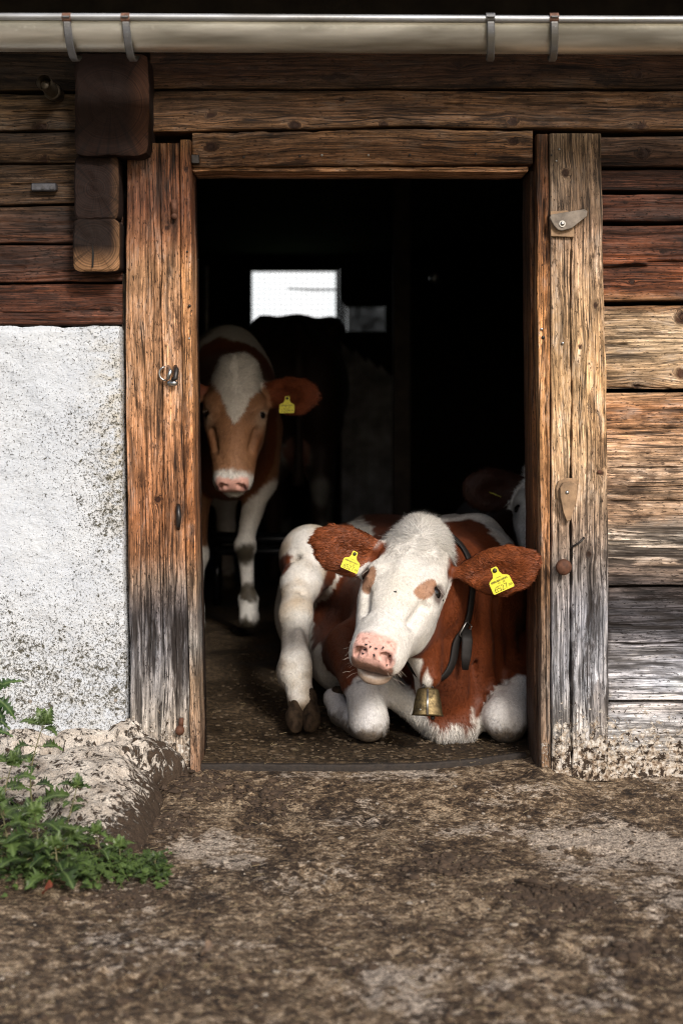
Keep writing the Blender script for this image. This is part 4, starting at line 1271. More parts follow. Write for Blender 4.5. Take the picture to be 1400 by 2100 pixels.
# ------------------------------------------------------------------ the cow lying in the doorway
calf = empty('cow', P(900, 1480, 0.6) * np.array([1, 1, 0]), 'brown and white cow lying in the doorway with a white face and a brass bell', 'cow', 'cows in the barn')
H1 = Head(P(826, 1170, -0.02), (-0.32, -0.76, -0.58), (0.92, -0.24, -0.19), 1.04, ml=0.84, dome=1.0, mw=0.86)
EARS1 = {}
def lying(F):
    c, e = F.cone, F.ell
    # trunk
    e((0.33, 0.66, 0.325), (0.262, 0.30, 0.305), 0.08, None, 3)
    c((0.30, 0.80, 0.300), 0.27, (0.09, 1.50, 0.265), 0.275, 0.10, 3)
    c((-0.03, 1.30, 0.22), 0.22, (0.0, 1.70, 0.24), 0.24, 0.10, 3)
    c(P(985, 1096, .70), 0.062, P(930, 1100, 1.0), 0.06, 0.09, 3)
    c(P(930, 1100, 1.0), 0.05, P(760, 1092, 1.7), 0.07, 0.09, 3)
    e(P(1005, 1180, .58), (0.10, 0.15, 0.14), 0.07, None, 3)         # shoulder blade
    e(P(940, 1400, .47), (0.15, 0.17, 0.15), 0.07, None, 3)         # breast
    c(P(930, 1470, .36), 0.072, P(925, 1340, .38), 0.11, 0.06, 3)    # brisket point
    c(P(905, 1505, .26), 0.022, P(950, 1500, .28), 0.028, 0.05, 3)
    c(P(800, 1420, .34), 0.040, P(905, 1490, .32), 0.045, 0.06, 3)    # dewlap fold
    c(P(1005, 1440, .33), 0.03, P(960, 1490, .30), 0.03, 0.05, 3)
    # neck
    c(P(965, 1215, .52), 0.165, P(880, 1170, .22), 0.118, 0.09, 4)
    c(P(945, 1330, .42), 0.115, P(882, 1250, .17), 0.090, 0.08, 4)
    c(P(905, 1395, .27), 0.050, P(868, 1335, .10), 0.045, 0.06, 4)
    c(P(866, 1330, .10), 0.046, P(880, 1388, .085), 0.034, 0.03, 4)
    c(P(890, 1350, .20), 0.060, P(915, 1440, .34), 0.070, 0.06, 4)
    # right-hand folded foreleg
    c(P(1070, 1340, .60), 0.105, P(1050, 1420, .38), 0.072, 0.05, 5)
    c(P(1052, 1425, .36), 0.066, P(1036, 1470, .265), 0.064, 0.03, 5)
    e(P(1034, 1476, .262), (0.060, 0.055, 0.062), 0.03, None, 5)
    c(P(1045, 1490, .30), 0.045, P(1085, 1462, .62), 0.034, 0.03, 5)
    # left-hand folded foreleg
    c(P(720, 1330, .62), 0.088, P(742, 1390, .38), 0.068, 0.06, 6)
    c(P(745, 1400, .36), 0.062, P(755, 1470, .255), 0.056, 0.03, 6)
    e(P(756, 1482, .25), (0.053, 0.050, 0.055), 0.03, None, 6)
    c(P(740, 1487, .31), 0.043, P(700, 1463, .44), 0.036, 0.03, 7)
    c(P(700, 1463, .44), 0.037, P(683, 1432, .50), 0.033, 0.02, 7)
    # belly
    c(P(700, 1360, .75), 0.10, P(680, 1330, 1.15), 0.12, 0.08, 3)
    # hind leg
    e(P(640, 1150, 1.05), (0.115, 0.20, 0.125), 0.07, None, 8)
    c(P(632, 1135, 1.00), 0.085, P(622, 1200, .82), 0.066, 0.05, 8)
    c(P(612, 1195, .82), 0.062, P(606, 1262, .66), 0.050, 0.035, 8)
    c(P(606, 1262, .66), 0.048, P(604, 1345, .50), 0.0425, 0.04, 8)
    c(P(612, 1300, .52), 0.016, P(618, 1340, .46), 0.018, 0.02, 8)
    e(P(606, 1370, .46), (0.049, 0.048, 0.052), 0.045, None, 8)
    e(P(584, 1388, .47), (0.018, 0.03, 0.034), 0.03, None, 8)
    c(P(582, 1400, .48), 0.013, P(578, 1375, .48), 0.016, 0.02, 8)
    c(P(608, 1385, .44), 0.042, P(618, 1440, .39), 0.043, 0.03, 8)
    # skin folds, tendons and creases
    c(P(985, 1240, .40), 0.030, P(1012, 1400, .36), 0.022, 0.03, 3); c(P(1030, 1260, .42), 0.030, P(1050, 1380, .44), 0.02, 0.03, 3)
    F.cone(P(1010, 1230, .33), 0.010, P(1034, 1400, .33), 0.012, 0.03, 3, None, True)
    F.cone(P(962, 1300, .29), 0.008, P(975, 1430, .27), 0.010, 0.03, 3, None, True)
    F.cone(P(582, 1224, .74), 0.006, P(640, 1214, .66), 0.007, 0.018, 8, None, True)
    F.cone(P(610, 1150, .86), 0.014, P(640, 1250, .84), 0.010, 0.03, 8, None, True)
    F.cone(P(722, 1392, .30), 0.007, P(790, 1384, .30), 0.007, 0.02, 6, None, True)
    F.cone(P(712, 1430, .34), 0.006, P(716, 1480, .30), 0.004, 0.02, 6, None, True)
    F.cone(P(1000, 1430, .30), 0.007, P(1000, 1500, .26), 0.006, 0.02, 5, None, True)
    H1.carve(F, 1)
    EARS1['r'] = ear_sdf(F, P(934, 1176, .08), P(1088, 1152, -.035), (-0.10, -1, 0.10), (0, 0, -1), 0.041)
    EARS1['l'] = ear_sdf(F, P(792, 1143, .10), P(662, 1104, .06), (0.10, -1, 0.1), (0, 0, -1), 0.044)
V, Q, R = cow_meshes(((-0.14, -0.26, 0.17), (0.60, 0.44, 0.64), 0.0045), ((-0.34, -0.26, -0.03), (0.66, 2.05, 0.70), 0.011), lying, 0.0010)
N = vnormals(V, Q)
def coat1(V, R):
    px, py = image_px(V)
    j = 9 * fbm(V * 22, 4, 31); j2 = 9 * fbm(V * 22 + 9, 4, 33)
    jx, jy = px + j, py + j2
    L = H1.loc(V)
    w = np.zeros(len(V))
    S_ = lambda poly, soft=3.0: sstep(-soft, soft, in_poly(jx, jy, poly))
    body = (R >= 3)
    wp = [[(560, 1075), (640, 1078), (655, 1090), (675, 1160), (655, 1215), (640, 1250), (640, 1330), (664, 1350), (668, 1530), (540, 1530), (540, 1200)],
          [(708, 1040), (738, 1056), (765, 1082), (764, 1118), (742, 1130), (716, 1098)],
          [(890, 1030), (940, 1040), (975, 1020), (1010, 1030), (1055, 1115), (1024, 1124), (1006, 1094), (986, 1070), (962, 1062), (935, 1066), (900, 1072)],
          [(655, 1320), (700, 1352), (712, 1380), (700, 1425), (640, 1420), (640, 1340)],
          [(700, 1455), (712, 1400), (726, 1392), (800, 1372), (830, 1400), (858, 1430), (880, 1480), (893, 1488), (905, 1500), (921, 1487), (946, 1484), (958, 1502), (985, 1470), (1004, 1428), (1040, 1402), (1024, 1430), (996, 1480), (985, 1560), (700, 1560)],
          [(968, 1458), (975, 1480), (966, 1482)]]
    for p in wp: w = np.maximum(w, S_(p) * body)
    stain8 = np.clip(0.25 + 0.9 * fbm(V * 14, 4, 38), 0, 0.7)
    w = np.where(body & (V[:, 1] > 0.9) & (R == 8), 1.0, w)
    # folded legs white, forearm brown on the left one
    w = np.where(R == 5, sstep(-4, 4, jy - np.interp(px, [980, 1010, 1060, 1100], [1470, 1412, 1385, 1392])), w)
    w = np.where(R == 6, S_([(712, 1410), (728, 1392), (812, 1370), (830, 1560), (690, 1560), (700, 1440)]), w)
    w = np.where(R == 7, 1.0, w)
    br = S_([(588, 1128), (600, 1138), (592, 1165), (578, 1180), (560, 1160)]) * (R == 8)
    w = w * (1 - br)
    # throat
    th = (R == 4)
    wt = S_([(800, 1340), (862, 1352), (858, 1420), (800, 1430)])
    wt = np.maximum(wt, S_([(874, 1372), (884, 1398), (886, 1420), (850, 1432), (866, 1404)]))
    w = np.where(th, wt, w)
    # head: white mask, brown behind the cheek
    hd = (R == 1)
    edge_n = np.interp(L[:, 1], [-0.25, -0.12, -0.02, 0.06, 0.14, 0.22], [-0.125, -0.125, -0.130, -0.160, -0.19, -0.24])
    wh = sstep(-0.006, 0.006, L[:, 2] - edge_n + 0.012 * fbm(V * 40, 3, 35))
    left = L[:, 0] < 0
    wh = np.where(left, sstep(-0.006, 0.006, L[:, 2] + 0.13 + 0.010 * fbm(V * 40, 3, 36)), wh)
    for eb in (P(945, 1170, .07), P(780, 1140, .09)): wh = wh * (1 - sstep(0.050, 0.034, np.sqrt(((V - eb) ** 2).sum(1)) + 0.01 * fbm(V * 40, 2, 4)))
    wh = np.where(L[:, 1] > 0.17, 1.0, wh)
    w = np.where(hd, wh, w)
    w = np.where(R == 2, 0.0, w)
    rv = 1 + 0.30 * fbm(V * 9, 3, 40)[:, None]
    red = RED[None] * rv
    red = np.where((R == 2)[:, None], lin(120, 62, 30)[None] * rv, red)
    red = np.where((R == 4)[:, None] | hd[:, None], RED[None] * np.array([1.15, 1.15, 1.1]) * rv, red)
    white = WHITE[None] * (1 + 0.06 * fbm(V * 12, 3, 41)[:, None] * np.array([1, 1.3, 2.2]))
    white = np.where(((R >= 5) & (R <= 7))[:, None], white * np.array([0.98, 0.99, 1.04]), white)
    white = np.where((R == 8)[:, None], white * (1 - stain8[:, None]) + lin(176, 152, 120)[None] * stain8[:, None], white)
    soil = np.clip(0.55 * fbm(V * 8 + 2, 4, 39) + 0.35 * fbm(V * 40, 3, 37), 0, 0.6) * (R != 1)
    white = white * (1 - soil[:, None]) + lin(150, 128, 96)[None] * soil[:, None]
    col = red * (1 - w[:, None]) + white * w[:, None]
    # brown rings under the eyes
    pe = lambda poly, soft=2.2: sstep(-soft, soft, in_poly(px + 0.45 * j, py + 0.45 * j2, poly))
    ey = 0
    for q, cu, cf, ru, rf_, tl in ((1, 0.073, 0.032, 0.021, 0.033, 0.45), (-1, 0.084, 0.036, 0.018, 0.034, 0.1)):
        du, df = (L[:, 0] * q - cu) - tl * (L[:, 1] - cf) * -1, L[:, 1] - cf
        e_ = sstep(1.15, 0.85, (du / ru) ** 2 + (df / rf_) ** 2 + 0.25 * fbm(V * 70, 3, 61)) * (L[:, 0] * q > 0) * (L[:, 2] > -0.10) * hd
        ey = np.maximum(ey, e_)
    tan = lin(150, 104, 70)
    col = col * (1 - 0.9 * ey[:, None]) + tan[None] * 0.9 * ey[:, None]
    ed = near(V, H1.p(0.098, 0.012, -0.048), 0.035)[:, None] + near(V, H1.p(-0.098, 0.012, -0.048), 0.035)[:, None]
    ed = sstep(0.25, 0.75, ed)
    col = col * (1 - 0.85 * np.clip(ed, 0, 1) * hd[:, None]) + lin(58, 32, 26)[None] * 0.85 * np.clip(ed, 0, 1) * hd[:, None]
    # nose leather
    d = ((L[:, 0] / 0.057) ** 4 + ((L[:, 2] + 0.070) / 0.052) ** 4)
    nose = 0.9 * sstep(1.25, 0.75, d + 0.25 * fbm(V * 60, 2, 50)) * sstep(0.240, 0.262, L[:, 1]) * hd
    nc = PINK[None] * (1 + 0.35 * fbm(V * 70, 4, 51)[:, None]); fk = sstep(0.22, 0.36, fbm(V * 120 + 5, 3, 54)); nc = nc * (1 - 0.6 * fk[:, None]) + lin(110, 62, 46)[None] * 0.6 * fk[:, None]
    low = sstep(-0.064, -0.080, L[:, 2] + 0.012 * fbm(V * 90, 3, 52) + 0.10 * L[:, 0])
    nc = nc * (1 - low[:, None]) + lin(122, 78, 54)[None] * low[:, None] * (1 + 0.5 * fbm(V * 160, 2, 53)[:, None])
    for q in (-1, 1):
        h_ = near(L, np.array([q * 0.041, 0.305, -0.050]), 0.014)[:, None]
        nc = nc * (1 - np.clip(h_, 0, 1)) + lin(86, 34, 30)[None] * np.clip(h_, 0, 1)
    col = col * (1 - nose[:, None]) + nc * nose[:, None]
    lip = sstep(0.014, 0.007, np.abs(L[:, 2] + 0.119 + 0.002 * fbm(V * 60, 2, 3))) * sstep(0.225, 0.26, L[:, 1]) * hd
    col = col * (1 - 0.8 * lip[:, None]) + lin(104, 66, 48)[None] * 0.8 * lip[:, None]
    chin = sstep(-0.128, -0.136, L[:, 2]) * sstep(0.20, 0.25, L[:, 1]) * hd * 0.75
    col = col * (1 - chin[:, None]) + lin(150, 116, 84)[None] * chin[:, None]
    # dung on knees and lower legs
    z = V[:, 2]
    dn = sstep(0.066, 0.038, z + 0.030 * fbm(V * 45, 4, 55)) * ((R >= 5) & (R <= 8))
    dn = np.maximum(dn, 0.95 * sstep(0.115, 0.085, z + 0.02 * fbm(V * 30, 3, 56)) * (R == 8))
    dn = np.maximum(dn, 0.8 * near(V, P(580, 1366, .45), 0.02) * (R == 8))
    dn = np.maximum(dn, 0.6 * sstep(0.06, 0.0, z + 0.02 * fbm(V * 30, 3, 56)) * (R == 3))
    col = col * (1 - 0.85 * dn[:, None]) + lin(84, 62, 26)[None] * 0.7 * dn[:, None] * (1 + 0.8 * fbm(V * 90, 3, 57)[:, None])
    return np.clip(col, 0.003, 0.85), w, nose
C1, W1, NOSE1 = coat1(V, R)
mesh_obj('body', V, Q, COAT, calf, True, {'tint': C1})
H1.eyes(calf)
from_tree = None
def pick(R_, V_, Q_, regs):
    m = np.isin(R_[Q_[:, 0]], regs)
    return Q_[m]
def flow_head(H, whorls):
    def f(p):
        L = H.loc(p)
        D = np.zeros_like(L)
        D[:, 1] = 1.0
        D[:, 0] = np.sign(L[:, 0]) * 0.25
        for (wu, wf, r, sg) in whorls:
            du, df = L[:, 0] - wu, L[:, 1] - wf
            rr = np.hypot(du, df) + 1e-6
            k = np.exp(-(rr / r) ** 2)[:, None]
            rad_ = np.stack([du / rr, df / rr * sg, 0 * du], -1)
            D = D * (1 - k) + rad_ * k
        up = sstep(-0.02, -0.12, L[:, 1])[:, None]
        D = D * (1 - 0.6 * up) + np.stack([np.sign(L[:, 0]) * 0.4, -1 + 0 * L[:, 0], 0 * L[:, 0]], -1) * 0.6 * up * (whorls[0][1] < 5)
        return D @ H.M.T
    return f
seen = lambda fc: (fc[:, 1] < 3.0)
# nose is bare
vm = (1 - NOSE1)
def facing(Qs, V_, N_):
    n = N_[Qs].mean(1); c = V_[Qs].mean(1) - np.array([0, CAMY, CAMZ])
    return Qs[(n * c).sum(1) < 0.35 * np.linalg.norm(c, axis=1)]
Qh = pick(R, V, Q, [1])
Qh = Qh[(NOSE1[Qh].max(1) < 0.3)]
def hl(p):
    L = H1.loc(p)
    l = 0.0055 + 0.013 * sstep(-0.02, -0.12, L[:, 1]) * sstep(0.10, 0.05, np.abs(L[:, 0])) + 0.016 * sstep(-0.13, -0.19, L[:, 1])
    eye = near(L, np.array([0.095, 0.01, -0.05]), 0.028) + near(L, np.array([-0.095, 0.01, -0.05]), 0.028)
    return l * (1 - 0.75 * np.clip(eye, 0, 1)) * (1 - 0.6 * sstep(0.2, 0.26, L[:, 1]))
strands('face_hair', calf, V, facing(Qh, V, N), N, C1, flow_head(H1, [(0.01, -0.135, 0.05, 1), (0.0, 0.0, 0.05, 1)]), hl, 0.0011, 260000, lift=0.18, jit=0.25, seed=3, tj=0.15, nmix=0.7)
# forelock standing up at the poll
strands('forelock', calf, V, Qh, N, C1, lambda p: ((H1.loc(p) * np.array([1.0, 1.0, 0])) - np.array([0.0, -0.135, 0])) @ H1.M.T / 0.05 + np.array([0, 0, 0.5]), lambda p: 0.029 + 0 * p[:, 0], 0.0012, 230000, lift=0.5, jit=0.45, curl=0.6, seed=5, tj=0.14, nmix=0.7,
        mask=lambda p: sstep(-0.12, -0.17, H1.loc(p)[:, 1]) * sstep(-0.16, -0.08, H1.loc(p)[:, 2]), bend=0.55)
for sd_, k in ((11, 'r'), (12, 'l')):
    ax, fc, side = EARS1[k]
    Qe = pick(R, V, Q, [2])
    Qe = Qe[(V[Qe[:, 0], 0] > H1.O[0]) == (k == 'r')]
    col_e = C1 * 1.0
    strands('ear_hair', calf, V, Qe, N, col_e, lambda p, ax=ax, side=side: ax[None] + 0.35 * side[None] + 0 * p, lambda p: 0.014 + 0 * p[:, 0], 0.0016, 260000, lift=0.16, jit=0.10, curl=0.14, seed=sd_, tj=0.24, dirj=0.30, nmix=0.7)
Qb = facing(pick(R, V, Q, [3, 4, 5, 6, 7, 8]), V, N)
Qb = Qb[V[Qb[:, 0], 1] < 1.9]
strands('body_hair', calf, V, Qb, N, C1, lambda p: np.tile(np.array([0.1, 0.4, -1.0]), (len(p), 1)), lambda p: 0.0075 + 0.018 * sstep(0.10, 0.03, p[:, 2]) * (p[:, 0] > 0.12) * (p[:, 0] < 0.40), 0.0013, 90000, lift=0.16, jit=0.2, seed=21, tj=0.14, nmix=0.6)
# whiskers
# hooves of the stretched hind leg
for dx, dy in ((-0.0215, 0.0), (0.0215, 0.004)):
    F_ = Field(P(622, 1470, .33) - 0.12, P(622, 1470, .33) + 0.12, 0.004)
    b0 = P(621, 1437, .385)
    F_.cone(b0 + np.array([dx * 0.75, 0.012, 0.008]), 0.033, b0 + np.array([dx * 1.15, -0.030 + dy, -0.052]), 0.0345, 0.02, 1, ((1, 0, 0), 0.76))
    F_.cone(b0 + np.array([dx * 1.15, -0.030 + dy, -0.052]), 0.031, b0 + np.array([dx * 0.95, -0.058 + dy, -0.066]), 0.019, 0.02, 1, ((1, 0, 0), 0.80))
    F_.ell(b0 + np.array([dx, 0, -0.115]), (0.1, 0.2, 0.030), 0.008, None, 1, True)
    F_.ripple(0.0035, 50, 5)
    a = F_.mesh(); mesh_obj('hoof', taubin(a[0], a[1], 2), a[1], HOOFM, calf, True)
m = MB(); m.ball(P(692, 1417, .49), (0.020, 0.018, 0.016)); m.build('dewclaw', HOOFM, calf, True)
# ear tags
tag_obj(calf, P(1014, 1170, -.04), (0.90, -0.1, 0.42), (0.42, -0.10, -0.90), (-0.05, -1, 0.08), 1.15)
tag_obj(calf, P(727, 1136, .01), (0.92, -0.1, -0.38), (-0.34, -0.10, -0.93), (0.05, -1, 0.08), 0.93)

from mathutils.bvhtree import BVHTree
CALF_BVH = BVHTree.FromPolygons([tuple(x) for x in V], [tuple(int(i) for i in q) for q in Q])
def hit(px, py):
    o = Vector((0, CAMY, CAMZ)); d = Vector(P(px, py, 0.0)) - o
    loc, nrm, idx, dist = CALF_BVH.ray_cast(o, d.normalized())
    return (np.array(loc), np.array(nrm)) if loc is not None else (None, None)

# ---- collar round the neck
LEATHER = simple('black_leather', (0.014, 0.012, 0.011), 0.65, 0, 0.4, 60, 0.4, spec=0.25)
STEEL = simple('worn_steel', (0.45, 0.45, 0.44), 0.3, 0.95, 0.3, 60, 0.2)
cc = P(885, 1262, .235)
cc = P(872, 1255, .15)
T_, B_, R_c = P(838, 1090, .12), P(874, 1425, .06), P(940, 1240, .11)
pn = unit(np.cross(T_ - B_, R_c - B_))
e1 = unit((T_ - B_) - pn * ((T_ - B_) @ pn)); e2 = np.cross(pn, e1)
if e2[0] < 0: e2 = -e2
NR = 96
ring, rno = [], []
for k in range(NR):
    a_ = 2 * math.pi * k / NR
    d = e1 * math.cos(a_) + e2 * math.sin(a_)
    l_, n_, i_, ds = CALF_BVH.ray_cast(Vector(cc), Vector(d))
    ring.append(ds if l_ is not None and ds < 0.26 else np.nan); rno.append(np.array(n_) if l_ is not None else d)
ring = np.array(ring); ring = np.where(np.isnan(ring), np.nanmedian(ring), ring)
rno = np.array(rno); rno *= np.sign((rno * np.array([e1 * math.cos(2 * math.pi * k / NR) + e2 * math.sin(2 * math.pi * k / NR) for k in range(NR)])).sum(1))[:, None]
for _ in range(8):
    ring = (np.roll(ring, 1) + 2 * ring + np.roll(ring, -1)) / 4
    rno = np.roll(rno, 1, 0) + 2 * rno + np.roll(rno, -1, 0); rno /= np.linalg.norm(rno, axis=1)[:, None]
RC = np.array([cc + (e1 * math.cos(2 * math.pi * k / NR) + e2 * math.sin(2 * math.pi * k / NR)) * (ring[k] + 0.004) for k in range(NR)])
RT = np.roll(RC, -1, 0) - np.roll(RC, 1, 0); RT /= np.linalg.norm(RT, axis=1)[:, None]
RW = np.cross(RT, rno); RW /= np.linalg.norm(RW, axis=1)[:, None]
VVc, FFc = [], []
wd = pn * (1 if pn[1] < 0 else -1)
RW *= np.sign((RW @ wd))[:, None]
for k in range(NR):
    for (s1, s2) in ((-1, 0), (-0.9, 1), (0.9, 1), (1, 0)):
        VVc.append(RC[k] + RW[k] * 0.016 * s1 + rno[k] * (0.0045 * s2 + 0.002))
for k in range(NR):
    for j in range(4):
        FFc.append([k * 4 + j, k * 4 + (j + 1) % 4, ((k + 1) % NR) * 4 + (j + 1) % 4, ((k + 1) % NR) * 4 + j])
m = MB(); m.add(VVc, FFc); collar = m.build('collar', LEATHER, calf, True)
kb = int(np.argmin(np.abs(image_px(RC)[1] - 1290) + 1000 * (image_px(RC)[0] < 880)))
bk, bd, t1 = RC[kb] + rno[kb] * 0.009, rno[kb], RT[kb] * (1 if RT[kb][2] < 0 else -1)
wd = RW[kb]
m = MB()
loop_ = [bk + t1 * a * 0.022 + wd * b * 0.020 for a, b in ((-1, -.8), (-.8, -1), (.8, -1), (1, -.8), (1, .8), (.8, 1), (-.8, 1), (-1, .8), (-1, -.8))]
m.tube(loop_, 0.0022, 8); m.tube([bk - wd * 0.002, bk + t1 * 0.022], 0.0018, 6)
m.build('buckle', STEEL, collar, True)
m = MB()
tl = [bk + bd * 0.002, bk + bd * 0.006 + np.array([-0.001, -0.010, -0.03]), bk + bd * 0.004 + np.array([-0.003, -0.016, -0.07]), bk + bd * 0.002 + np.array([-0.005, -0.020, -0.11])]
m.tube(tl, [0.017, 0.017, 0.016, 0.010], 12, True, ((0.25, -0.95, 0.1), 0.16)); m.build('strap_end', LEATHER, collar, True)
# ---- bell hanging on the collar
def brass():
    t = NT('old_brass')
    oc = t.coord(); n = t.noise(oc, 55, 6, 0.7, 0.4); n2 = t.noise(oc, 12, 3, 0.6)
    c = t.mix(t.ramp(n, [(0.38, 0), (0.62, 1)]), (0.030, 0.022, 0.011), (0.15, 0.112, 0.052))
    t.inp(Base_Color=t.mix(t.ramp(n2, [(0.4, 0), (0.7, 0.5)]), c, (0.16, 0.11, 0.05)), Metallic=0.85, Roughness=t.ramp(n, [(0.3, 0.65), (0.7, 0.38)]))
    t.bump(n, 0.4, 0.0015)
    return t.m
BRASS = brass()
bt = P(877, 1412, 0.060); bb = P(876, 1468, 0.040)
axb = unit(bb - bt); Lb = np.linalg.norm(bb - bt)
sx_ = unit(np.array([1, 0, 0]) - axb * axb[0]); sy_ = np.cross(axb, sx_)
bell = empty('cow_bell', bt, 'small dented brass bell hanging on the collar of the lying cow', 'bell')
rows = [(-0.02, 0.012, 0.007), (0.0, 0.022, 0.013), (0.06, 0.027, 0.017), (0.5, 0.0335, 0.022), (0.92, 0.0395, 0.027), (1.0, 0.0425, 0.029), (1.0, 0.0400, 0.0265), (0.5, 0.031, 0.0195), (0.06, 0.024, 0.0145)]
VV, FF, nb_ = [], [], 44
for (t_, rx_, ry_) in rows:
    for k in range(nb_):
        a_ = 2 * math.pi * k / nb_
        ca, sa = math.cos(a_), math.sin(a_)
        r_ = (abs(ca) ** 2.6 + abs(sa) ** 2.6) ** (-1 / 2.6)
        VV.append(bt + axb * Lb * t_ + sx_ * rx_ * 1.12 * r_ * ca + sy_ * ry_ * r_ * sa + sx_ * 0.0012 * math.sin(a_ * 3 + t_ * 5))
for i_ in range(len(rows) - 1):
    for k in range(nb_): FF.append([i_ * nb_ + k, i_ * nb_ + (k + 1) % nb_, (i_ + 1) * nb_ + (k + 1) % nb_, (i_ + 1) * nb_ + k])
m = MB(); m.add(VV, FF, [[0, k, k + 1] for k in range(1, nb_ - 1)]); m.build('bell_body', BRASS, bell, True)
fy = sy_ if sy_[1] < 0 else -sy_
m = MB(); m.tube([bt + axb * Lb * t_ + fy * (r_ + 0.0015) - sx_ * 0.002 for t_, r_ in ((0.03, 0.0165), (0.5, 0.022), (0.98, 0.029))], 0.0032, 8); m.build('folded_seam', STEEL, bell, True)
m = MB()
for u_, v_ in ((-0.022, 0.80),): m.ball(bt + axb * Lb * v_ + fy * 0.0235 + sx_ * u_, 0.0034, 10, 6)
m.build('rivet', STEEL, bell, True)
m = MB(); m.tube([bt + axb * Lb * 0.2 + sx_ * 0.008, bt + axb * Lb * 0.95 + sx_ * 0.014], 0.0022, 6); m.ball(bt + axb * Lb * 1.07 + sx_ * 0.015, (0.006, 0.006, 0.007)); m.build('clapper', IRON, bell, True)
m = MB(); m.tube([bt + sx_ * math.cos(a_) * 0.014 - axb * (math.sin(a_) * 0.020 - 0.001) for a_ in np.linspace(0, math.pi, 12)], 0.003, 8); m.build('hanging_loop', IRON, bell, True)
# ---- flies on the muzzle and round the eye
FLY = simple('fly_body', (0.008, 0.008, 0.010), 0.35, 0, 0.3, 80, 0)
rf = random.Random(4)
where_txt = {(748, 1333): 'second furthest to the left', (744, 1341): 'furthest to the left', (759, 1327): 'high, left of the middle', (771, 1330): 'high in the middle of the nose', (767, 1343): 'low in the middle of the nose',
             (785, 1329): 'at the upper edge of the right nostril', (798, 1345): 'furthest right, beside the right nostril', (792, 1364): 'lowest, under the right nostril', (751, 1322): 'highest, at the upper left rim'}
for (fx_, fy_, where) in ((748, 1333, 'n'), (744, 1341, 'n'), (759, 1327, 'n'), (771, 1330, 'n'), (767, 1343, 'n'), (785, 1329, 'n'), (798, 1345, 'n'), (792, 1364, 'n'), (751, 1322, 'n'), (810, 1214, 'b'), (907, 1231, 'e')):
    p_, n_ = hit(fx_, fy_)
    if p_ is None: continue
    a_ = rf.random() * 6.3
    tx = unit(np.cross(n_, [math.cos(a_), 0.3, math.sin(a_)])); ty = np.cross(n_, tx)
    m = MB()
    m.tube([p_ + n_ * 0.0016 - tx * 0.0030, p_ + n_ * 0.0020 - tx * 0.001, p_ + n_ * 0.0020 + tx * 0.0012, p_ + n_ * 0.0017 + tx * 0.0026], [0.0007, 0.0015, 0.0014, 0.0009], 8)
    m.ball(p_ + n_ * 0.0019 + tx * 0.0031, 0.0010, 8, 5)
    for q in (-1, 1):
        m.prism([(0, 0), (-0.0035, q * 0.0010), (-0.0045, q * 0.0022), (-0.0030, q * 0.0026), (-0.001, q * 0.0012)], p_ + n_ * 0.0032, tx, ty, n_, 0.0002)
        for lx in (-0.001, 0.0003, 0.0016): m.tube([p_ + n_ * 0.0016 + tx * lx, p_ + n_ * 0.0020 + tx * lx + ty * q * 0.0016, p_ + tx * lx * 1.6 + ty * q * 0.0028], 0.0002, 4)
    o = m.build('fly', FLY)
    if where == 'n': tag(o, 'fly on the pink nose, ' + where_txt[(fx_, fy_)], 'fly', 'flies on the pink nose')
    elif where == 'b': tag(o, 'single small black fly on the white brow of the lying cow', 'fly')
    else: tag(o, 'single small black fly below the eye of the lying cow', 'fly')
# whiskers round the muzzle
rw = random.Random(9)
WH = simple('whisker_hair', (0.5, 0.42, 0.34), 0.4, 0, 0, 1, 0)
for q in (-1, 1):
    m = MB()
    for k in range(28):
        b_ = H1.p(q * rw.uniform(0.040, 0.062), rw.uniform(0.25, 0.32), rw.uniform(-0.14, -0.06))
        d_ = unit(H1.u * q * rw.uniform(0.5, 1) + H1.f * rw.uniform(0.1, 0.7) - H1.n * rw.uniform(-0.3, 0.6)); L_ = rw.uniform(0.015, 0.035)
        m.tube([b_, b_ + d_ * L_ * 0.5, b_ + d_ * L_ + np.array([0, 0, -L_ * 0.2])], [0.00035, 0.00028, 0.0001], 4, False)
    m.build('whiskers', WH, calf, True)
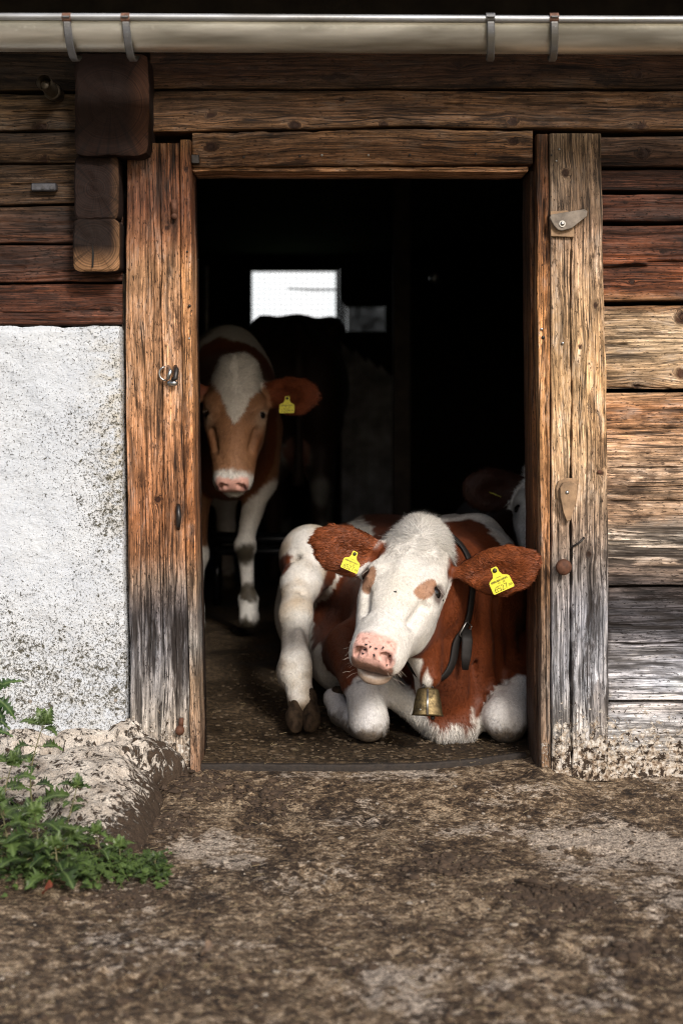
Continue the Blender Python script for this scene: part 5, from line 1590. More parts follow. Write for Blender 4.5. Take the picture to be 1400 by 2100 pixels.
# ------------------------------------------------------------------ the cow standing behind, at the left
cow2 = empty('cow', P(460, 1290, 2.3) * np.array([1, 1, 0]), 'tan cow with a white wedge on its brow standing behind the left door post', 'cow', 'cows in the barn')
TAN = lin(150, 108, 76); BRN = lin(96, 52, 26)
H2 = Head(P(480, 836, 1.26), (-0.02, -0.32, -0.94), (1, -0.02, -0.05), 1.03, ml=0.89, mw=0.82)
def standing(F):
    c, e = F.cone, F.ell
    e(P(448, 835, 2.6), (0.27, 0.62, 0.33), 0.08, None, 3)
    e(P(450, 850, 3.2), (0.28, 0.50, 0.34), 0.10, None, 3)
    e(P(468, 800, 2.15), (0.20, 0.22, 0.27), 0.08, None, 3)
    e(P(470, 930, 2.05), (0.17, 0.18, 0.20), 0.08, None, 3)
    c(P(470, 720, 2.2), 0.09, P(455, 705, 2.9), 0.09, 0.08, 3)
    c(P(478, 820, 1.42), 0.105, P(470, 800, 2.0), 0.18, 0.10, 4)
    c(P(478, 900, 1.55), 0.08, P(472, 900, 2.0), 0.14, 0.10, 4)
    c(P(478, 880, 1.42), 0.05, P(472, 960, 1.75), 0.03, 0.06, 4)
    for (dx, r, s_) in ((0, 5, 1),):
        c(P(530, 880, 2.1), 0.105, P(534, 985, 2.08), 0.074, 0.06, 5)
        c(P(533, 985, 2.08), 0.062, P(507, 1090, 2.0), 0.038, 0.03, 5)
        e(P(503, 1118, 1.98), (0.048, 0.046, 0.050), 0.02, None, 5)
        c(P(504, 1130, 2.0), 0.035, P(508, 1212, 2.0), 0.027, 0.03, 5)
        e(P(509, 1228, 1.99), (0.043, 0.043, 0.040), 0.02, None, 5)
        c(P(509, 1235, 1.99), 0.036, P(511, 1270, 1.96), 0.044, 0.02, 5)
    c(P(408, 880, 2.15), 0.105, P(400, 1010, 2.12), 0.072, 0.06, 6)
    c(P(400, 1010, 2.12), 0.068, P(404, 1110, 2.0), 0.042, 0.03, 6)
    e(P(404, 1135, 1.97), (0.050, 0.048, 0.060), 0.03, None, 6)
    c(P(403, 1145, 1.98), 0.040, P(398, 1230, 1.98), 0.031, 0.03, 6)
    e(P(398, 1246, 1.97), (0.043, 0.043, 0.040), 0.02, None, 6)
    c(P(398, 1250, 1.97), 0.036, P(400, 1285, 1.94), 0.044, 0.02, 6)
    for x in (462, 400):
        c(P(x, 920, 3.35), 0.14, P(x, 1010, 3.5), 0.075, 0.08, 7)
        c(P(x, 1010, 3.5), 0.065, P(x + 2, 1080, 3.55), 0.046, 0.04, 7)
        c(P(x + 2, 1080, 3.55), 0.046, P(x + 2, 1165, 3.45), 0.040, 0.03, 7)
        c(P(x + 2, 1165, 3.45), 0.042, P(x + 2, 1196, 3.4), 0.05, 0.02, 7)
    H2.carve(F, 1)
    EARS1['a'] = ear_sdf(F, P(540, 796, 1.36), P(640, 810, 1.24), (-0.1, -1, 0.05), (0, 0, -1), 0.044)
    EARS1['b'] = ear_sdf(F, P(418, 800, 1.36), P(306, 815, 1.30), (0.1, -1, 0.05), (0, 0, -1), 0.050)
V, Q, R = cow_meshes(((-0.80, 1.08, 0.58), (-0.06, 1.62, 1.22), 0.006), ((-0.95, 1.08, -0.03), (-0.06, 3.95, 1.42), 0.014), standing, 0.0012)
N = vnormals(V, Q)
def coat2(V, R):
    px, py = image_px(V)
    j = 7 * fbm(V * 20, 4, 131); j2 = 7 * fbm(V * 20 + 9, 4, 133)
    jx, jy = px + j, py + j2
    L = H2.loc(V)
    S_ = lambda poly, soft=2.5: sstep(-soft, soft, in_poly(jx, jy, poly))
    hd = R == 1
    w = np.zeros(len(V))
    band = S_([(380, 700), (420, 668), (460, 650), (500, 655), (545, 700), (575, 770), (585, 830), (560, 830), (548, 780), (520, 735), (490, 700), (450, 690), (420, 705), (395, 740)])
    w = np.where(R == 3, band, w)
    w = np.where(R == 5, sstep(-3, 3, jy - np.interp(px, [490, 515, 560], [1045, 1020, 985])), w)
    w = np.where(R == 6, sstep(-3, 3, jy - 1122), w)
    w = np.where(R == 7, 0.75, w)
    v = S_([(428, 752), (450, 725), (500, 722), (535, 742), (552, 772), (540, 792), (512, 815), (500, 840), (479, 868), (464, 840), (452, 812), (436, 785)], 2.0) * (L[:, 2] > -0.10)
    w = np.where(hd, v, w)
    mz = sstep(0.232, 0.258, L[:, 1] + 0.010 * fbm(V * 50, 2, 7)) * hd
    w = np.maximum(w, mz * 0.95)
    col = np.where((hd)[:, None], TAN[None], BRN[None]) * (1 + 0.22 * fbm(V * 16, 3, 140)[:, None])
    col = np.where((R == 2)[:, None], lin(112, 58, 34)[None] * (1 + 0.2 * fbm(V * 16, 3, 140)[:, None]), col)
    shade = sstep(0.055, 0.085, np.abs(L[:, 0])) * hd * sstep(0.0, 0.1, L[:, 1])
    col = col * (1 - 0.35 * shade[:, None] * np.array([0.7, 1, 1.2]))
    col = np.where(((R == 5) | (R == 6))[:, None], lin(124, 86, 60)[None] * np.ones((len(V), 1)), col)
    col = col * (1 - w[:, None]) + WHITE[None] * w[:, None] * np.where((R == 3)[:, None], 0.75, 1.0)
    for q in (-1, 1):
        e_ = near(L, np.array([q * 0.098, 0.022, -0.05]), 0.034)[:, None] * hd[:, None]
        col = col * (1 - 0.75 * e_) + lin(206, 184, 160)[None] * 0.75 * e_
        e_ = near(L, np.array([q * 0.097, 0.010, -0.050]), 0.018)[:, None] * hd[:, None]
        col = col * (1 - 0.8 * e_) + lin(40, 26, 20)[None] * 0.8 * e_
    d = ((L[:, 0] / 0.060) ** 4 + ((L[:, 2] + 0.072) / 0.045) ** 4)
    nose = sstep(1.2, 0.8, d + 0.2 * fbm(V * 50, 2, 50)) * sstep(0.262, 0.280, L[:, 1]) * hd
    nc = PINK[None] * (1 - 0.35 * sstep(-0.085, -0.10, L[:, 2]))[:, None]
    for q in (-1, 1):
        h_ = near(L, np.array([q * 0.048, 0.312, -0.064]), 0.016)[:, None]
        nc = nc * (1 - h_) + lin(60, 26, 24)[None] * h_
    col = col * (1 - nose[:, None]) + nc * nose[:, None]
    z = V[:, 2]
    dn = np.maximum(sstep(0.10, 0.07, z + 0.04 * fbm(V * 25, 3, 56)), sstep(0.3, 0.6, near(np.stack([px, py], -1), np.array([504, 1134]), 24) + 0.3 * fbm(V * 30, 3, 58))) * (R >= 5)
    dn = np.maximum(dn, sstep(0.3, 0.6, near(np.stack([px, py], -1), np.array([508, 1216]), 22) + 0.3 * fbm(V * 30, 3, 59)) * (R == 5))
    col = col * (1 - 0.95 * dn[:, None]) + lin(56, 46, 26)[None] * 0.9 * dn[:, None]
    return np.clip(col, 0.003, 0.85), nose
C2, NOSE2 = coat2(V, R)
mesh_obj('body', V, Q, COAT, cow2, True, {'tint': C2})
H2.eyes(cow2)
Qh = pick(R, V, Q, [1]); Qh = facing(Qh[(NOSE2[Qh].max(1) < 0.3)], V, N)
strands('face_hair', cow2, V, Qh, N, C2, flow_head(H2, [(0.0, 0.0, 0.04, 1)]), lambda p: 0.011 + 0.020 * sstep(-0.05, -0.13, H2.loc(p)[:, 1]), 0.0014, 110000, lift=0.22, jit=0.25, seed=43, tj=0.16, nmix=0.5)
Qe = facing(pick(R, V, Q, [2]), V, N); Qe = Qe[V[Qe[:, 0], 0] > H2.O[0]]
strands('ear_hair', cow2, V, Qe, N, C2, lambda p: EARS1['a'][0][None] + 0 * p, lambda p: 0.018 + 0 * p[:, 0], 0.0018, 90000, lift=0.2, jit=0.15, curl=0.2, seed=44, tj=0.2, nmix=0.5)
Qb = facing(pick(R, V, Q, [3, 4, 5, 6]), V, N); Qb = Qb[V[Qb[:, 0], 1] < 2.9]
strands('body_hair', cow2, V, Qb, N, C2, lambda p: np.tile(np.array([0.1, 0.3, -1.0]), (len(p), 1)), lambda p: 0.013 + 0 * p[:, 0], 0.002, 22000, lift=0.2, jit=0.2, seed=45, tj=0.12)
tag_obj(cow2, P(589, 817, 1.215), (1, -0.05, 0.02), (-0.04, -0.1, -1), (-0.05, -1, 0.08), 1.02, num='1034')

# ------------------------------------------------------------------ the cow lying further back, at the right
cow3 = empty('cow', P(1080, 1200, 1.9) * np.array([1, 1, 0]), 'cow mostly hidden by the right door post, brown ear and white face edge showing', 'cow', 'cows in the barn')
H3 = Head(P(1120, 1026, 1.05), (-0.10, -0.62, -0.78), (1, -0.08, 0.0), 1.02)
def lying3(F):
    c, e = F.cone, F.ell
    e(P(1110, 1160, 1.75), (0.27, 0.32, 0.30), 0.08, None, 3)
    c(P(1100, 1160, 1.9), 0.27, P(1030, 1120, 2.9), 0.28, 0.10, 3)
    c(P(1130, 1100, 1.6), 0.15, P(1132, 1050, 1.25), 0.11, 0.10, 4)
    c(P(1160, 1270, 1.35), 0.065, P(1180, 1200, 1.7), 0.10, 0.05, 5)
    c(P(1080, 1280, 1.35), 0.065, P(1080, 1200, 1.7), 0.10, 0.05, 5)
    H3.carve(F, 1)
    EARS1['c'] = ear_sdf(F, P(1072, 990, 1.16), P(962, 1002, 1.12), (0.1, -1, 0.05), (0, 0, -1), 0.052)
    EARS1['d'] = ear_sdf(F, P(1192, 990, 1.16), P(1300, 1002, 1.12), (-0.1, -1, 0.05), (0, 0, -1), 0.052)
V, Q, R = cow_meshes(((0.44, 0.84, 0.42), (1.10, 1.36, 0.94), 0.008), ((0.2, 0.8, -0.02), (1.2, 3.3, 0.95), 0.016), lying3, 0.0012)
N = vnormals(V, Q)
L = H3.loc(V)
w = np.where(R == 1, sstep(-0.10, -0.085, L[:, 2] + 0.01 * fbm(V * 30, 3, 5)), 0.0)
C3 = lin(54, 27, 15)[None] * (1 - w[:, None]) + WHITE[None] * w[:, None]
e_ = near(L, np.array([-0.100, 0.012, -0.05]), 0.026)[:, None]
C3 = C3 * (1 - 0.85 * e_) + lin(44, 26, 20)[None] * 0.85 * e_
C3 = np.clip(C3 * (1 + 0.15 * fbm(V * 20, 3, 6)[:, None]), 0.003, 0.8)
mesh_obj('body', V, Q, COAT, cow3, True, {'tint': C3})
H3.eyes(cow3)
Qh = facing(pick(R, V, Q, [1, 2]), V, N); Qh = Qh[V[Qh[:, 0], 0] < 0.75]
strands('head_hair', cow3, V, Qh, N, C3, flow_head(H3, [(0.0, 0.0, 0.04, 1)]), lambda p: 0.014 + 0.016 * sstep(-0.08, -0.15, H3.loc(p)[:, 1]), 0.002, 50000, lift=0.3, jit=0.3, curl=0.3, seed=53, tj=0.16)
tag_obj(cow3, P(1013, 1013, 1.085), (0.9, -0.12, -0.38), (-0.05, -1.0, 0.02), (0.30, 0.02, 0.93), 0.85)

# ------------------------------------------------------------------ the cow seen from behind against the window
cow4 = empty('cow', P(605, 1200, 3.9) * np.array([1, 1, 0]), 'black shape of a cow seen from behind against the bright barn window', 'cow', 'cows in the barn')
def rear4(F):
    c, e = F.cone, F.ell
    e((-0.245, 4.05, 1.06), (0.280, 0.55, 0.37), 0.08, None, 3)
    e((-0.245, 4.7, 1.04), (0.29, 0.60, 0.38), 0.10, None, 3)
    c((-0.245, 3.70, 1.37), 0.06, (-0.25, 4.9, 1.41), 0.07, 0.06, 3)
    c((-0.43, 3.95, 1.39), 0.05, (-0.06, 3.95, 1.375), 0.05, 0.06, 3)
    for q in (-1, 1):
        e((-0.245 + q * 0.19, 3.95, 1.36), (0.07, 0.12, 0.07), 0.06, None, 3)
        e((-0.245 + q * 0.12, 3.72, 1.02), (0.14, 0.20, 0.30), 0.06, None, 3)
        c((-0.245 + q * 0.14, 3.75, 0.85), 0.11, (-0.245 + q * 0.13, 3.66, 0.52), 0.055, 0.06, 4)
        c((-0.245 + q * 0.13, 3.66, 0.52), 0.052, (-0.245 + q * 0.12, 3.72, 0.20), 0.040, 0.03, 4)
        c((-0.245 + q * 0.12, 3.72, 0.20), 0.045, (-0.245 + q * 0.12, 3.68, 0.045), 0.055, 0.03, 4)
        c((-0.245 + q * 0.13, 5.0, 0.85), 0.10, (-0.245 + q * 0.13, 5.0, 0.04), 0.05, 0.06, 4)
    e((-0.245, 3.78, 0.70), (0.13, 0.16, 0.12), 0.05, None, 5)
    for q in (-1, 1): c((-0.245 + q * 0.06, 3.72, 0.62), 0.022, (-0.245 + q * 0.065, 3.71, 0.55), 0.015, 0.02, 5)
    F.chain([(-0.23, 3.62, 1.34), (-0.225, 3.53, 1.2), (-0.225, 3.52, 0.8), (-0.23, 3.53, 0.55)], [0.035, 0.026, 0.02, 0.035], 0.03, 6)
    c((-0.245, 5.2, 1.15), 0.17, (-0.15, 5.6, 1.10), 0.11, 0.08, 3)
    e((-0.13, 5.75, 1.00), (0.11, 0.15, 0.20), 0.05, None, 3)
V, Q, R = cow_meshes(((-0.62, 3.40, -0.03), (0.14, 6.0, 1.52), 0.018), None, rear4, 0.002)
C4 = np.tile(lin(46, 30, 22), (len(V), 1)); C4 = np.where((R == 5)[:, None], lin(110, 74, 62)[None], C4)
w = sstep(0.0, 0.3, fbm(V * 2.6 + 3, 3, 8)) * (R == 4) * (V[:, 2] < 0.8)
C4 = C4 * (1 - w[:, None]) + WHITE[None] * 0.3 * w[:, None]
mesh_obj('body', V, Q, COAT, cow4, True, {'tint': np.clip(C4, 0.003, 0.8)})

# ------------------------------------------------------------------ things inside the barn
def window(name, x0, x1, z0, z1, Y, label=None):
    w = empty(name, (x0, Y, z0)); w.parent = barn
    fr = MB(); t = 0.03
    for (a, b, c, d) in ((x0, x1, z0, z0 + t), (x0, x1, z1 - t, z1), (x0, x0 + t, z0 + t, z1 - t), (x1 - t, x1, z0 + t, z1 - t)):
        fr.box((a + .001, Y - 0.02, c + .001), (b - .001, Y + 0.12, d - .001), 0.003)
    fr.build('window_frame', DARKW, w)
    return w
w1 = window('window', WX0, WX1, WZ0, WZ1, 8.0)
m = MB()
for k in range(1, 17): x = WX0 + (WX1 - WX0) * k / 17; m.tube([(x, 8.06, WZ0 + .03), (x, 8.06, WZ1 - .03)], 0.0024, 5)
for k in range(1, 12): z = WZ0 + (WZ1 - WZ0) * k / 12; m.tube([(WX0 + .03, 8.062, z), (WX1 - .03, 8.062, z)], 0.0024, 5)
m.build('wire_mesh', IRON, w1)
m = MB(); m.tube([P(590, 592, 7.96), P(640, 594, 7.95), P(692, 594, 7.96)], [0.008, 0.010, 0.010], 8); m.build('wooden_stay', DARKW, w1, True)
w2 = window('window', W2X0, W2X1, W2Z0, W2Z1, 8.0)
t = NT('dusty_pane')
t.t.nodes.remove(t.b)
mx = t.n('ShaderNodeMixShader'); tr = t.n('ShaderNodeBsdfTransparent'); df = t.n('ShaderNodeBsdfDiffuse')
df.inputs[0].default_value = (0.2, 0.19, 0.17, 1)
n_ = t.noise(t.coord(), 9, 4, 0.6)
t.set(mx.inputs[0], t.ramp(n_, [(0.3, 0.80), (0.7, 0.96)])); t.t.links.new(tr.outputs[0], mx.inputs[1]); t.t.links.new(df.outputs[0], mx.inputs[2]); t.t.links.new(mx.outputs[0], t.out.inputs[0])
m = MB(); m.box((W2X0 + .031, 8.05, W2Z0 + .031), (W2X1 - .031, 8.056, W2Z1 - .031), 0.001); m.build('dusty_pane', t.m, w2)
WHITEW = simple('limewashed_boards', (0.62, 0.62, 0.64), 0.85, 0, 0.6, 7, 0.5, 0.01)
part = empty('partition', (PX(705, 6.3), 6.3, 0), 'dim whitewashed board partition beside the barn window', 'partition')
for k in range(4):
    x0 = PX(700 + k * 26, 6.3); x1 = PX(700 + k * 26 + 25.4, 6.3)
    m = MB(); m.prism([(x0, 0.0), (x1, 0.0), (x1, PZ(714 + k * 15 + 14, 6.3)), (x0, PZ(702 + k * 15, 6.3))], (0, 6.3, 0), (1, 0, 0), (0, 0, 1), (0, -1, 0), 0.03); m.build('board', WHITEW, part)
PIPE = simple('wet_black_pipe', (0.02, 0.022, 0.028), 0.16, 0.4, 0.2, 20, 0.15)
for zz, rr_, nm in ((PZ(1103, 2.9), 0.030, 'upper of the two wet black pipes lying across behind the cows'), (PZ(1128, 2.85), 0.024, 'lower of the two wet black pipes lying across behind the cows')):
    m = MB(); y_ = 2.9 if rr_ == 0.030 else 2.85
    m.tube([(x, y_, zz + 0.004 * math.sin(x * 5)) for x in np.linspace(-0.62, 0.35, 20)], rr_, 18)
    m.tube([(-0.6, y_ + 0.02, zz), (-0.6, y_ + 0.02, 0.0)], 0.02, 8); m.tube([(0.33, y_ + 0.02, zz), (0.33, y_ + 0.02, 0.0)], 0.02, 8)
    o = m.build('water_pipe', PIPE, None, True); tag(o, nm, 'pipe', 'pipes behind the cows')
bulb = empty('glint_bulb', P(890, 568, 4.0), 'small unlit glass bulb added to catch a glint in the dark of the barn', 'glint bulb')  # bulb made up to carry a faint glint
GLASS = NT('bulb_glass'); GLASS.inp(Base_Color=(0.6, 0.6, 0.62), Roughness=0.08, Specular_IOR_Level=0.9, Metallic=0.6)
m = MB(); m.ball(P(890, 570, 4.0), (0.028, 0.028, 0.034), 20, 12); m.build('glass_bulb', GLASS.m, bulb, True)
m = MB(); m.tube([P(890, 568, 4.0) + np.array([0, 0, 0.03]), P(890, 568, 4.0) + np.array([0, 0, 0.09])], 0.016, 12); m.build('socket', LEATHER, bulb, True)
m = MB(); m.tube([P(890, 568, 4.0) + np.array([0, 0, 0.09]), (P(890, 568, 4.0)[0], 4.0, 2.13)], 0.003, 6); m.build('cord', LEATHER, bulb, True)

# dim posts and rails of the stalls
m = MB(); m.box((PX(806, 3.2), 3.2, 0.0), (PX(842, 3.2), 3.34, 2.125), 0.006); o = m.build('stall_post', simple('stall_wood', (0.05, 0.035, 0.025), 0.8, 0, 0.5, 12, 0.5, 0.006)); tag(o, 'dim wooden stall post in the middle of the dark barn', 'post')
m = MB(); m.tube([P(424, 545, 3.0), P(424, 650, 3.0), P(426, 900, 3.0)], 0.011, 8); o = m.build('hanging_rope', simple('rope', (0.16, 0.15, 0.14), 0.8, 0, 0.5, 60, 0.4), None, True); tag(o, 'pale rope hanging straight down above the standing cow', 'rope')

# glowing backdrop added far behind the barn to whiten the view through its window
ct = NT('glow_backdrop'); ct.t.nodes.remove(ct.b)
em = ct.n('ShaderNodeEmission'); em.inputs[1].default_value = 1.1
ct.set(em.inputs[0], ct.ramp(ct.noise(ct.coord(), 0.02, 4, 0.6), [(0.3, (0.86, 0.95, 0.98)), (0.7, (1.0, 1.0, 1.0))])); ct.t.links.new(em.outputs[0], ct.out.inputs[0])
m = MB(); nn_ = 24
V_, F__ = [], []
for k in range(nn_ + 1):
    a_ = math.radians(-40 + 80 * k / nn_)
    for h_ in (-2, 40, 110): V_.append([math.sin(a_) * 500, math.cos(a_) * 500, h_])
for k in range(nn_):
    for j in range(2): F__.append([k * 3 + j, k * 3 + 3 + j, k * 3 + 4 + j, k * 3 + 1 + j])
m.add(V_, F__); o = m.build('sky', ct.m, None, True); tag(o, kind='structure')
# ================================================================== ground
def ground_material():
    t = NT('trodden_mud')
    oc = t.coord('Object'); fx = t.sep(t.attr('fx').outputs['Vector'])
    n1 = t.noise(oc, 9, 6, 0.62, 0.4); n2 = t.noise(t.mapv(oc, (1, 1, 1), (4, 4, 4)), 42, 6, 0.7, 0.5); n3 = t.noise(oc, 170, 4, 0.72); n4 = t.noise(t.mapv(oc, (1, 1, 1), (7, 1, 4)), 420, 2, 0.7)
    n5 = t.noise(t.mapv(oc, (1, 1.7, 1), (8, 3, 1)), 40, 7, 0.78, 0.4)
    f_ = t.math('ADD', t.math('ADD', t.math('MULTIPLY', n1, 0.30), t.math('MULTIPLY', n2, 0.34)), t.math('MULTIPLY', n5, 0.36))
    c = t.ramp(f_, [(0.42, (0.016, 0.009, 0.005)), (0.47, (0.060, 0.036, 0.019)), (0.515, (0.175, 0.119, 0.069)), (0.56, (0.39, 0.295, 0.195))])
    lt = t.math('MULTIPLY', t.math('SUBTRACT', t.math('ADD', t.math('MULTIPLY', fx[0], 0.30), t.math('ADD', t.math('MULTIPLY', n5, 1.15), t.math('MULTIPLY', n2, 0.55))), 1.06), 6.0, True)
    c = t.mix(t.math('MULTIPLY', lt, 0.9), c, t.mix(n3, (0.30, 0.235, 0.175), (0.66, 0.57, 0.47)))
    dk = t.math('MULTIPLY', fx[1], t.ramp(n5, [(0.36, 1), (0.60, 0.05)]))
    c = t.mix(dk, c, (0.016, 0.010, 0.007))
    c = t.mix(0.9, c, t.ramp(n3, [(0.36, 0.25), (0.50, 1.0), (0.62, 1.6)]), 'MULTIPLY')
    c = t.mix(t.ramp(n4, [(0.67, 0), (0.72, 0.75)]), c, (0.42, 0.34, 0.23))
    c = t.mix(fx[2], c, t.mix(n2, (0.03, 0.06, 0.015), (0.10, 0.15, 0.04)))
    t.inp(Base_Color=c, Roughness=t.ramp(n2, [(0.35, 0.55), (0.6, 0.9)]), Specular_IOR_Level=0.35)
    t.bump(t.math('ADD', t.math('ADD', t.math('MULTIPLY', n2, 1.2), t.math('MULTIPLY', n3, 0.7)), t.math('MULTIPLY', n5, 1.3)), 1.0, 0.007)
    return t.m
GROUND = ground_material()
def axis_pts(lo, hi, a, b, step, grow=1.35):
    mid = list(np.arange(a, b + step / 2, step))
    x, s = a, step
    left = []
    while x > lo: s *= grow; x -= s; left.append(max(x, lo))
    x, s = b, step
    right = []
    while x < hi: s *= grow; x += s; right.append(min(x, hi))
    return np.array(left[::-1] + mid + right)
_hr = random.Random(15)
HOOFS = [(_hr.uniform(-0.5, 0.75), _hr.uniform(-1.5, -0.15), _hr.uniform(-0.6, 0.6)) for _ in range(20)]
def ground_z(X, Y):
    q = np.stack([X, Y, 0 * X], -1)
    z = -0.052 + 0.014 * fbm(q * 2.2, 3, 61) + 0.007 * fbm(q * 9, 4, 62) + 0.0045 * fbm(q * 34, 3, 63) + 0.0028 * fbm(q * 95, 2, 64)
    k_ = sstep(-0.34, -0.06, Y) * sstep(0.62, 0.50, np.abs(X - 0.06))
    z = z * (1 - k_) + k_ * (-0.015 + 0.30 * (z + 0.052)) + 0.012 * sstep(0.4, 0.9, X) * sstep(-0.5, 0.0, Y)
    z = z + (0.004 + 0.025 * fbm(q * 26, 3, 68)) * np.exp(-((X + 0.40) / 0.085) ** 2 - ((Y + 0.02) / 0.09) ** 2) + (0.004 + 0.018 * fbm(q * 26, 3, 69)) * np.exp(-((X - 0.60) / 0.14) ** 2 - ((Y + 0.03) / 0.05) ** 2)
    z = z - 0.0 * Y
    for (hx, hy, ha) in HOOFS:
        ca, sa = math.cos(ha), math.sin(ha)
        u = (X - hx) * ca + (Y - hy) * sa; v = -(X - hx) * sa + (Y - hy) * ca
        for q in (-1, 1):
            d = ((u - q * 0.022) / 0.021) ** 2 + (v / 0.045) ** 2
            z = z - 0.008 * np.exp(-d ** 2) + 0.003 * np.exp(-(np.sqrt(d) - 1.45) ** 2 * 8)
    return z - 0.02 * sstep(1.2, 6, np.hypot(X, Y + 1))
gx = axis_pts(-400, 400, -1.35, 1.35, 0.006); gy = axis_pts(-400, 600, -1.75, 0.24, 0.006)
X, Y = np.meshgrid(gx, gy)
Z = ground_z(X, Y)
Z = np.where((Y > 0.25) & (Y < 8.1) & (np.abs(X) < 3.3), -0.09, Z)
q = np.stack([X, Y, 0 * X], -1)
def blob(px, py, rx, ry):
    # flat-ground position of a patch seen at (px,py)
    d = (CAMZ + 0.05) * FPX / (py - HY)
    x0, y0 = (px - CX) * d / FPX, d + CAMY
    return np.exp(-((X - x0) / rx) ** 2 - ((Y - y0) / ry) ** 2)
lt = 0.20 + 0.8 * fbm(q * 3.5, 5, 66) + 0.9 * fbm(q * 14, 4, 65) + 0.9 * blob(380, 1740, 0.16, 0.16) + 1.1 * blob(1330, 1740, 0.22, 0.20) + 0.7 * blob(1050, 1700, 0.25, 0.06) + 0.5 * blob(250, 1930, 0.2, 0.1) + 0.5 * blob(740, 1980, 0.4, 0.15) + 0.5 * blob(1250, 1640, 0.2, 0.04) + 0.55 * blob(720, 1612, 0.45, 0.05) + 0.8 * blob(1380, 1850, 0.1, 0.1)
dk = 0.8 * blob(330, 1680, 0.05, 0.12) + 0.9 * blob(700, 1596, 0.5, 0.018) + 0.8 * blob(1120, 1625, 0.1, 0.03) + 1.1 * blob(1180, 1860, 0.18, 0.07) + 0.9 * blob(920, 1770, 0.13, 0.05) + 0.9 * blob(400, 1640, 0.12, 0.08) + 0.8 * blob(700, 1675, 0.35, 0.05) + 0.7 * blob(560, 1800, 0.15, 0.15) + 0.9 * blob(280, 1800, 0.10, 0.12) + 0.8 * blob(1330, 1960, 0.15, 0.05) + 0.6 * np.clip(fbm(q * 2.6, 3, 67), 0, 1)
gs = sstep(6, 9, np.hypot(X, Y + 2)) * np.ones_like(X)
n = len(gx)
i = np.arange(len(gy) - 1)[:, None]; j = np.arange(n - 1)[None]
a = i * n + j
F = np.stack([a, a + 1, a + n + 1, a + n], -1).reshape(-1, 4)
g = mesh_obj('ground', np.stack([X, Y, Z], -1).reshape(-1, 3), F, GROUND, None, True, {'fx': np.stack([np.clip(lt, 0, 1.3), np.clip(dk, 0, 1), gs], -1).reshape(-1, 3)})
tag(g, kind='structure')
# stable floor
def floor_material():
    t = NT('stable_floor')
    oc = t.coord('Object')
    n1 = t.noise(oc, 5, 5, 0.6, 0.3); n2 = t.noise(oc, 60, 5, 0.7, 0.3); n3 = t.noise(oc, 260, 3, 0.7)
    c = t.ramp(n1, [(0.35, (0.016, 0.010, 0.005)), (0.65, (0.066, 0.044, 0.024))])
    c = t.mix(1.0, c, t.ramp(n2, [(0.40, 0.3), (0.5, 0.9), (0.60, 1.9)]), 'MULTIPLY')
    c = t.mix(t.ramp(n3, [(0.64, 0), (0.70, 0.7)]), c, (0.30, 0.23, 0.13))
    t.inp(Base_Color=c, Roughness=t.ramp(n1, [(0.4, 0.62), (0.6, 0.85)]), Specular_IOR_Level=0.22)
    t.bump(t.math('ADD', n2, t.math('MULTIPLY', n3, 0.5)), 0.7, 0.005)
    return t.m
fxp = axis_pts(-3.2, 3.2, -0.45, 0.6, 0.01); fyp = axis_pts(-0.012, 8.0, -0.002, 0.8, 0.01)
X, Y = np.meshgrid(fxp, fyp)
q = np.stack([X, Y, 0 * X], -1)
Yj = Y + (Y < 0.5) * (1 - sstep(0.0, 0.5, Y)) * (0.012 * fbm(np.stack([X * 7, 0 * X, 0 * X], -1), 4, 71) + 0.14 * sstep(0.15, 0.62, X) ** 1.3 + 0.02)
Z = 0.000 + 0.003 * fbm(q * 7, 3, 72) + 0.0025 * fbm(q * 40, 3, 73)
Z = Z + 0.006 * sstep(0.06, 0.0, Y)
Z = np.where(Y < -0.005, -0.045, Z)
Z = np.where(np.abs(X) > 0.66, np.where(Y < 0.2, -0.06, Z), Z)
n = len(fxp)
i = np.arange(len(fyp) - 1)[:, None]; j = np.arange(n - 1)[None]
a = i * n + j
F = np.stack([a, a + 1, a + n + 1, a + n], -1).reshape(-1, 4)
fl = mesh_obj('floor', np.stack([X, Yj, Z], -1).reshape(-1, 3), F, floor_material(), None, True)
tag(fl, kind='structure')

ex = np.linspace(-0.402, 0.535, 90)
def edge_y(x): return 0.012 * fbm(np.stack([x * 7, 0 * x, 0 * x], -1), 4, 71) + 0.14 * sstep(0.15, 0.62, x) ** 1.3 + 0.004
V_ = []
for (dy, z) in ((0.002, -0.03), (0.0, -0.002), (0.0015, 0.0020), (0.004, 0.0035), (0.014, 0.0038), (0.016, -0.01)):
    V_.append(np.stack([ex, edge_y(ex) + dy, z + 0.0015 * fbm(np.stack([ex * 30, 0 * ex + dy * 100, 0 * ex], -1), 2, 74)], -1))
V_ = np.stack(V_, 1); nm_ = V_.shape[1]
i = np.arange(len(ex) - 1)[:, None]; j = np.arange(nm_ - 1)[None]
a = i * nm_ + j
F = np.stack([a, a + nm_, a + nm_ + 1, a + 1], -1).reshape(-1, 4)
mt_ = mesh_obj('rubber_mat', V_.reshape(-1, 3), F, simple('black_rubber', (0.022, 0.015, 0.010), 0.8, 0, 0.6, 70, 0.8, 0.003), None, True)
tag(mt_, 'worn black rubber mat edge across the doorway threshold', 'mat')
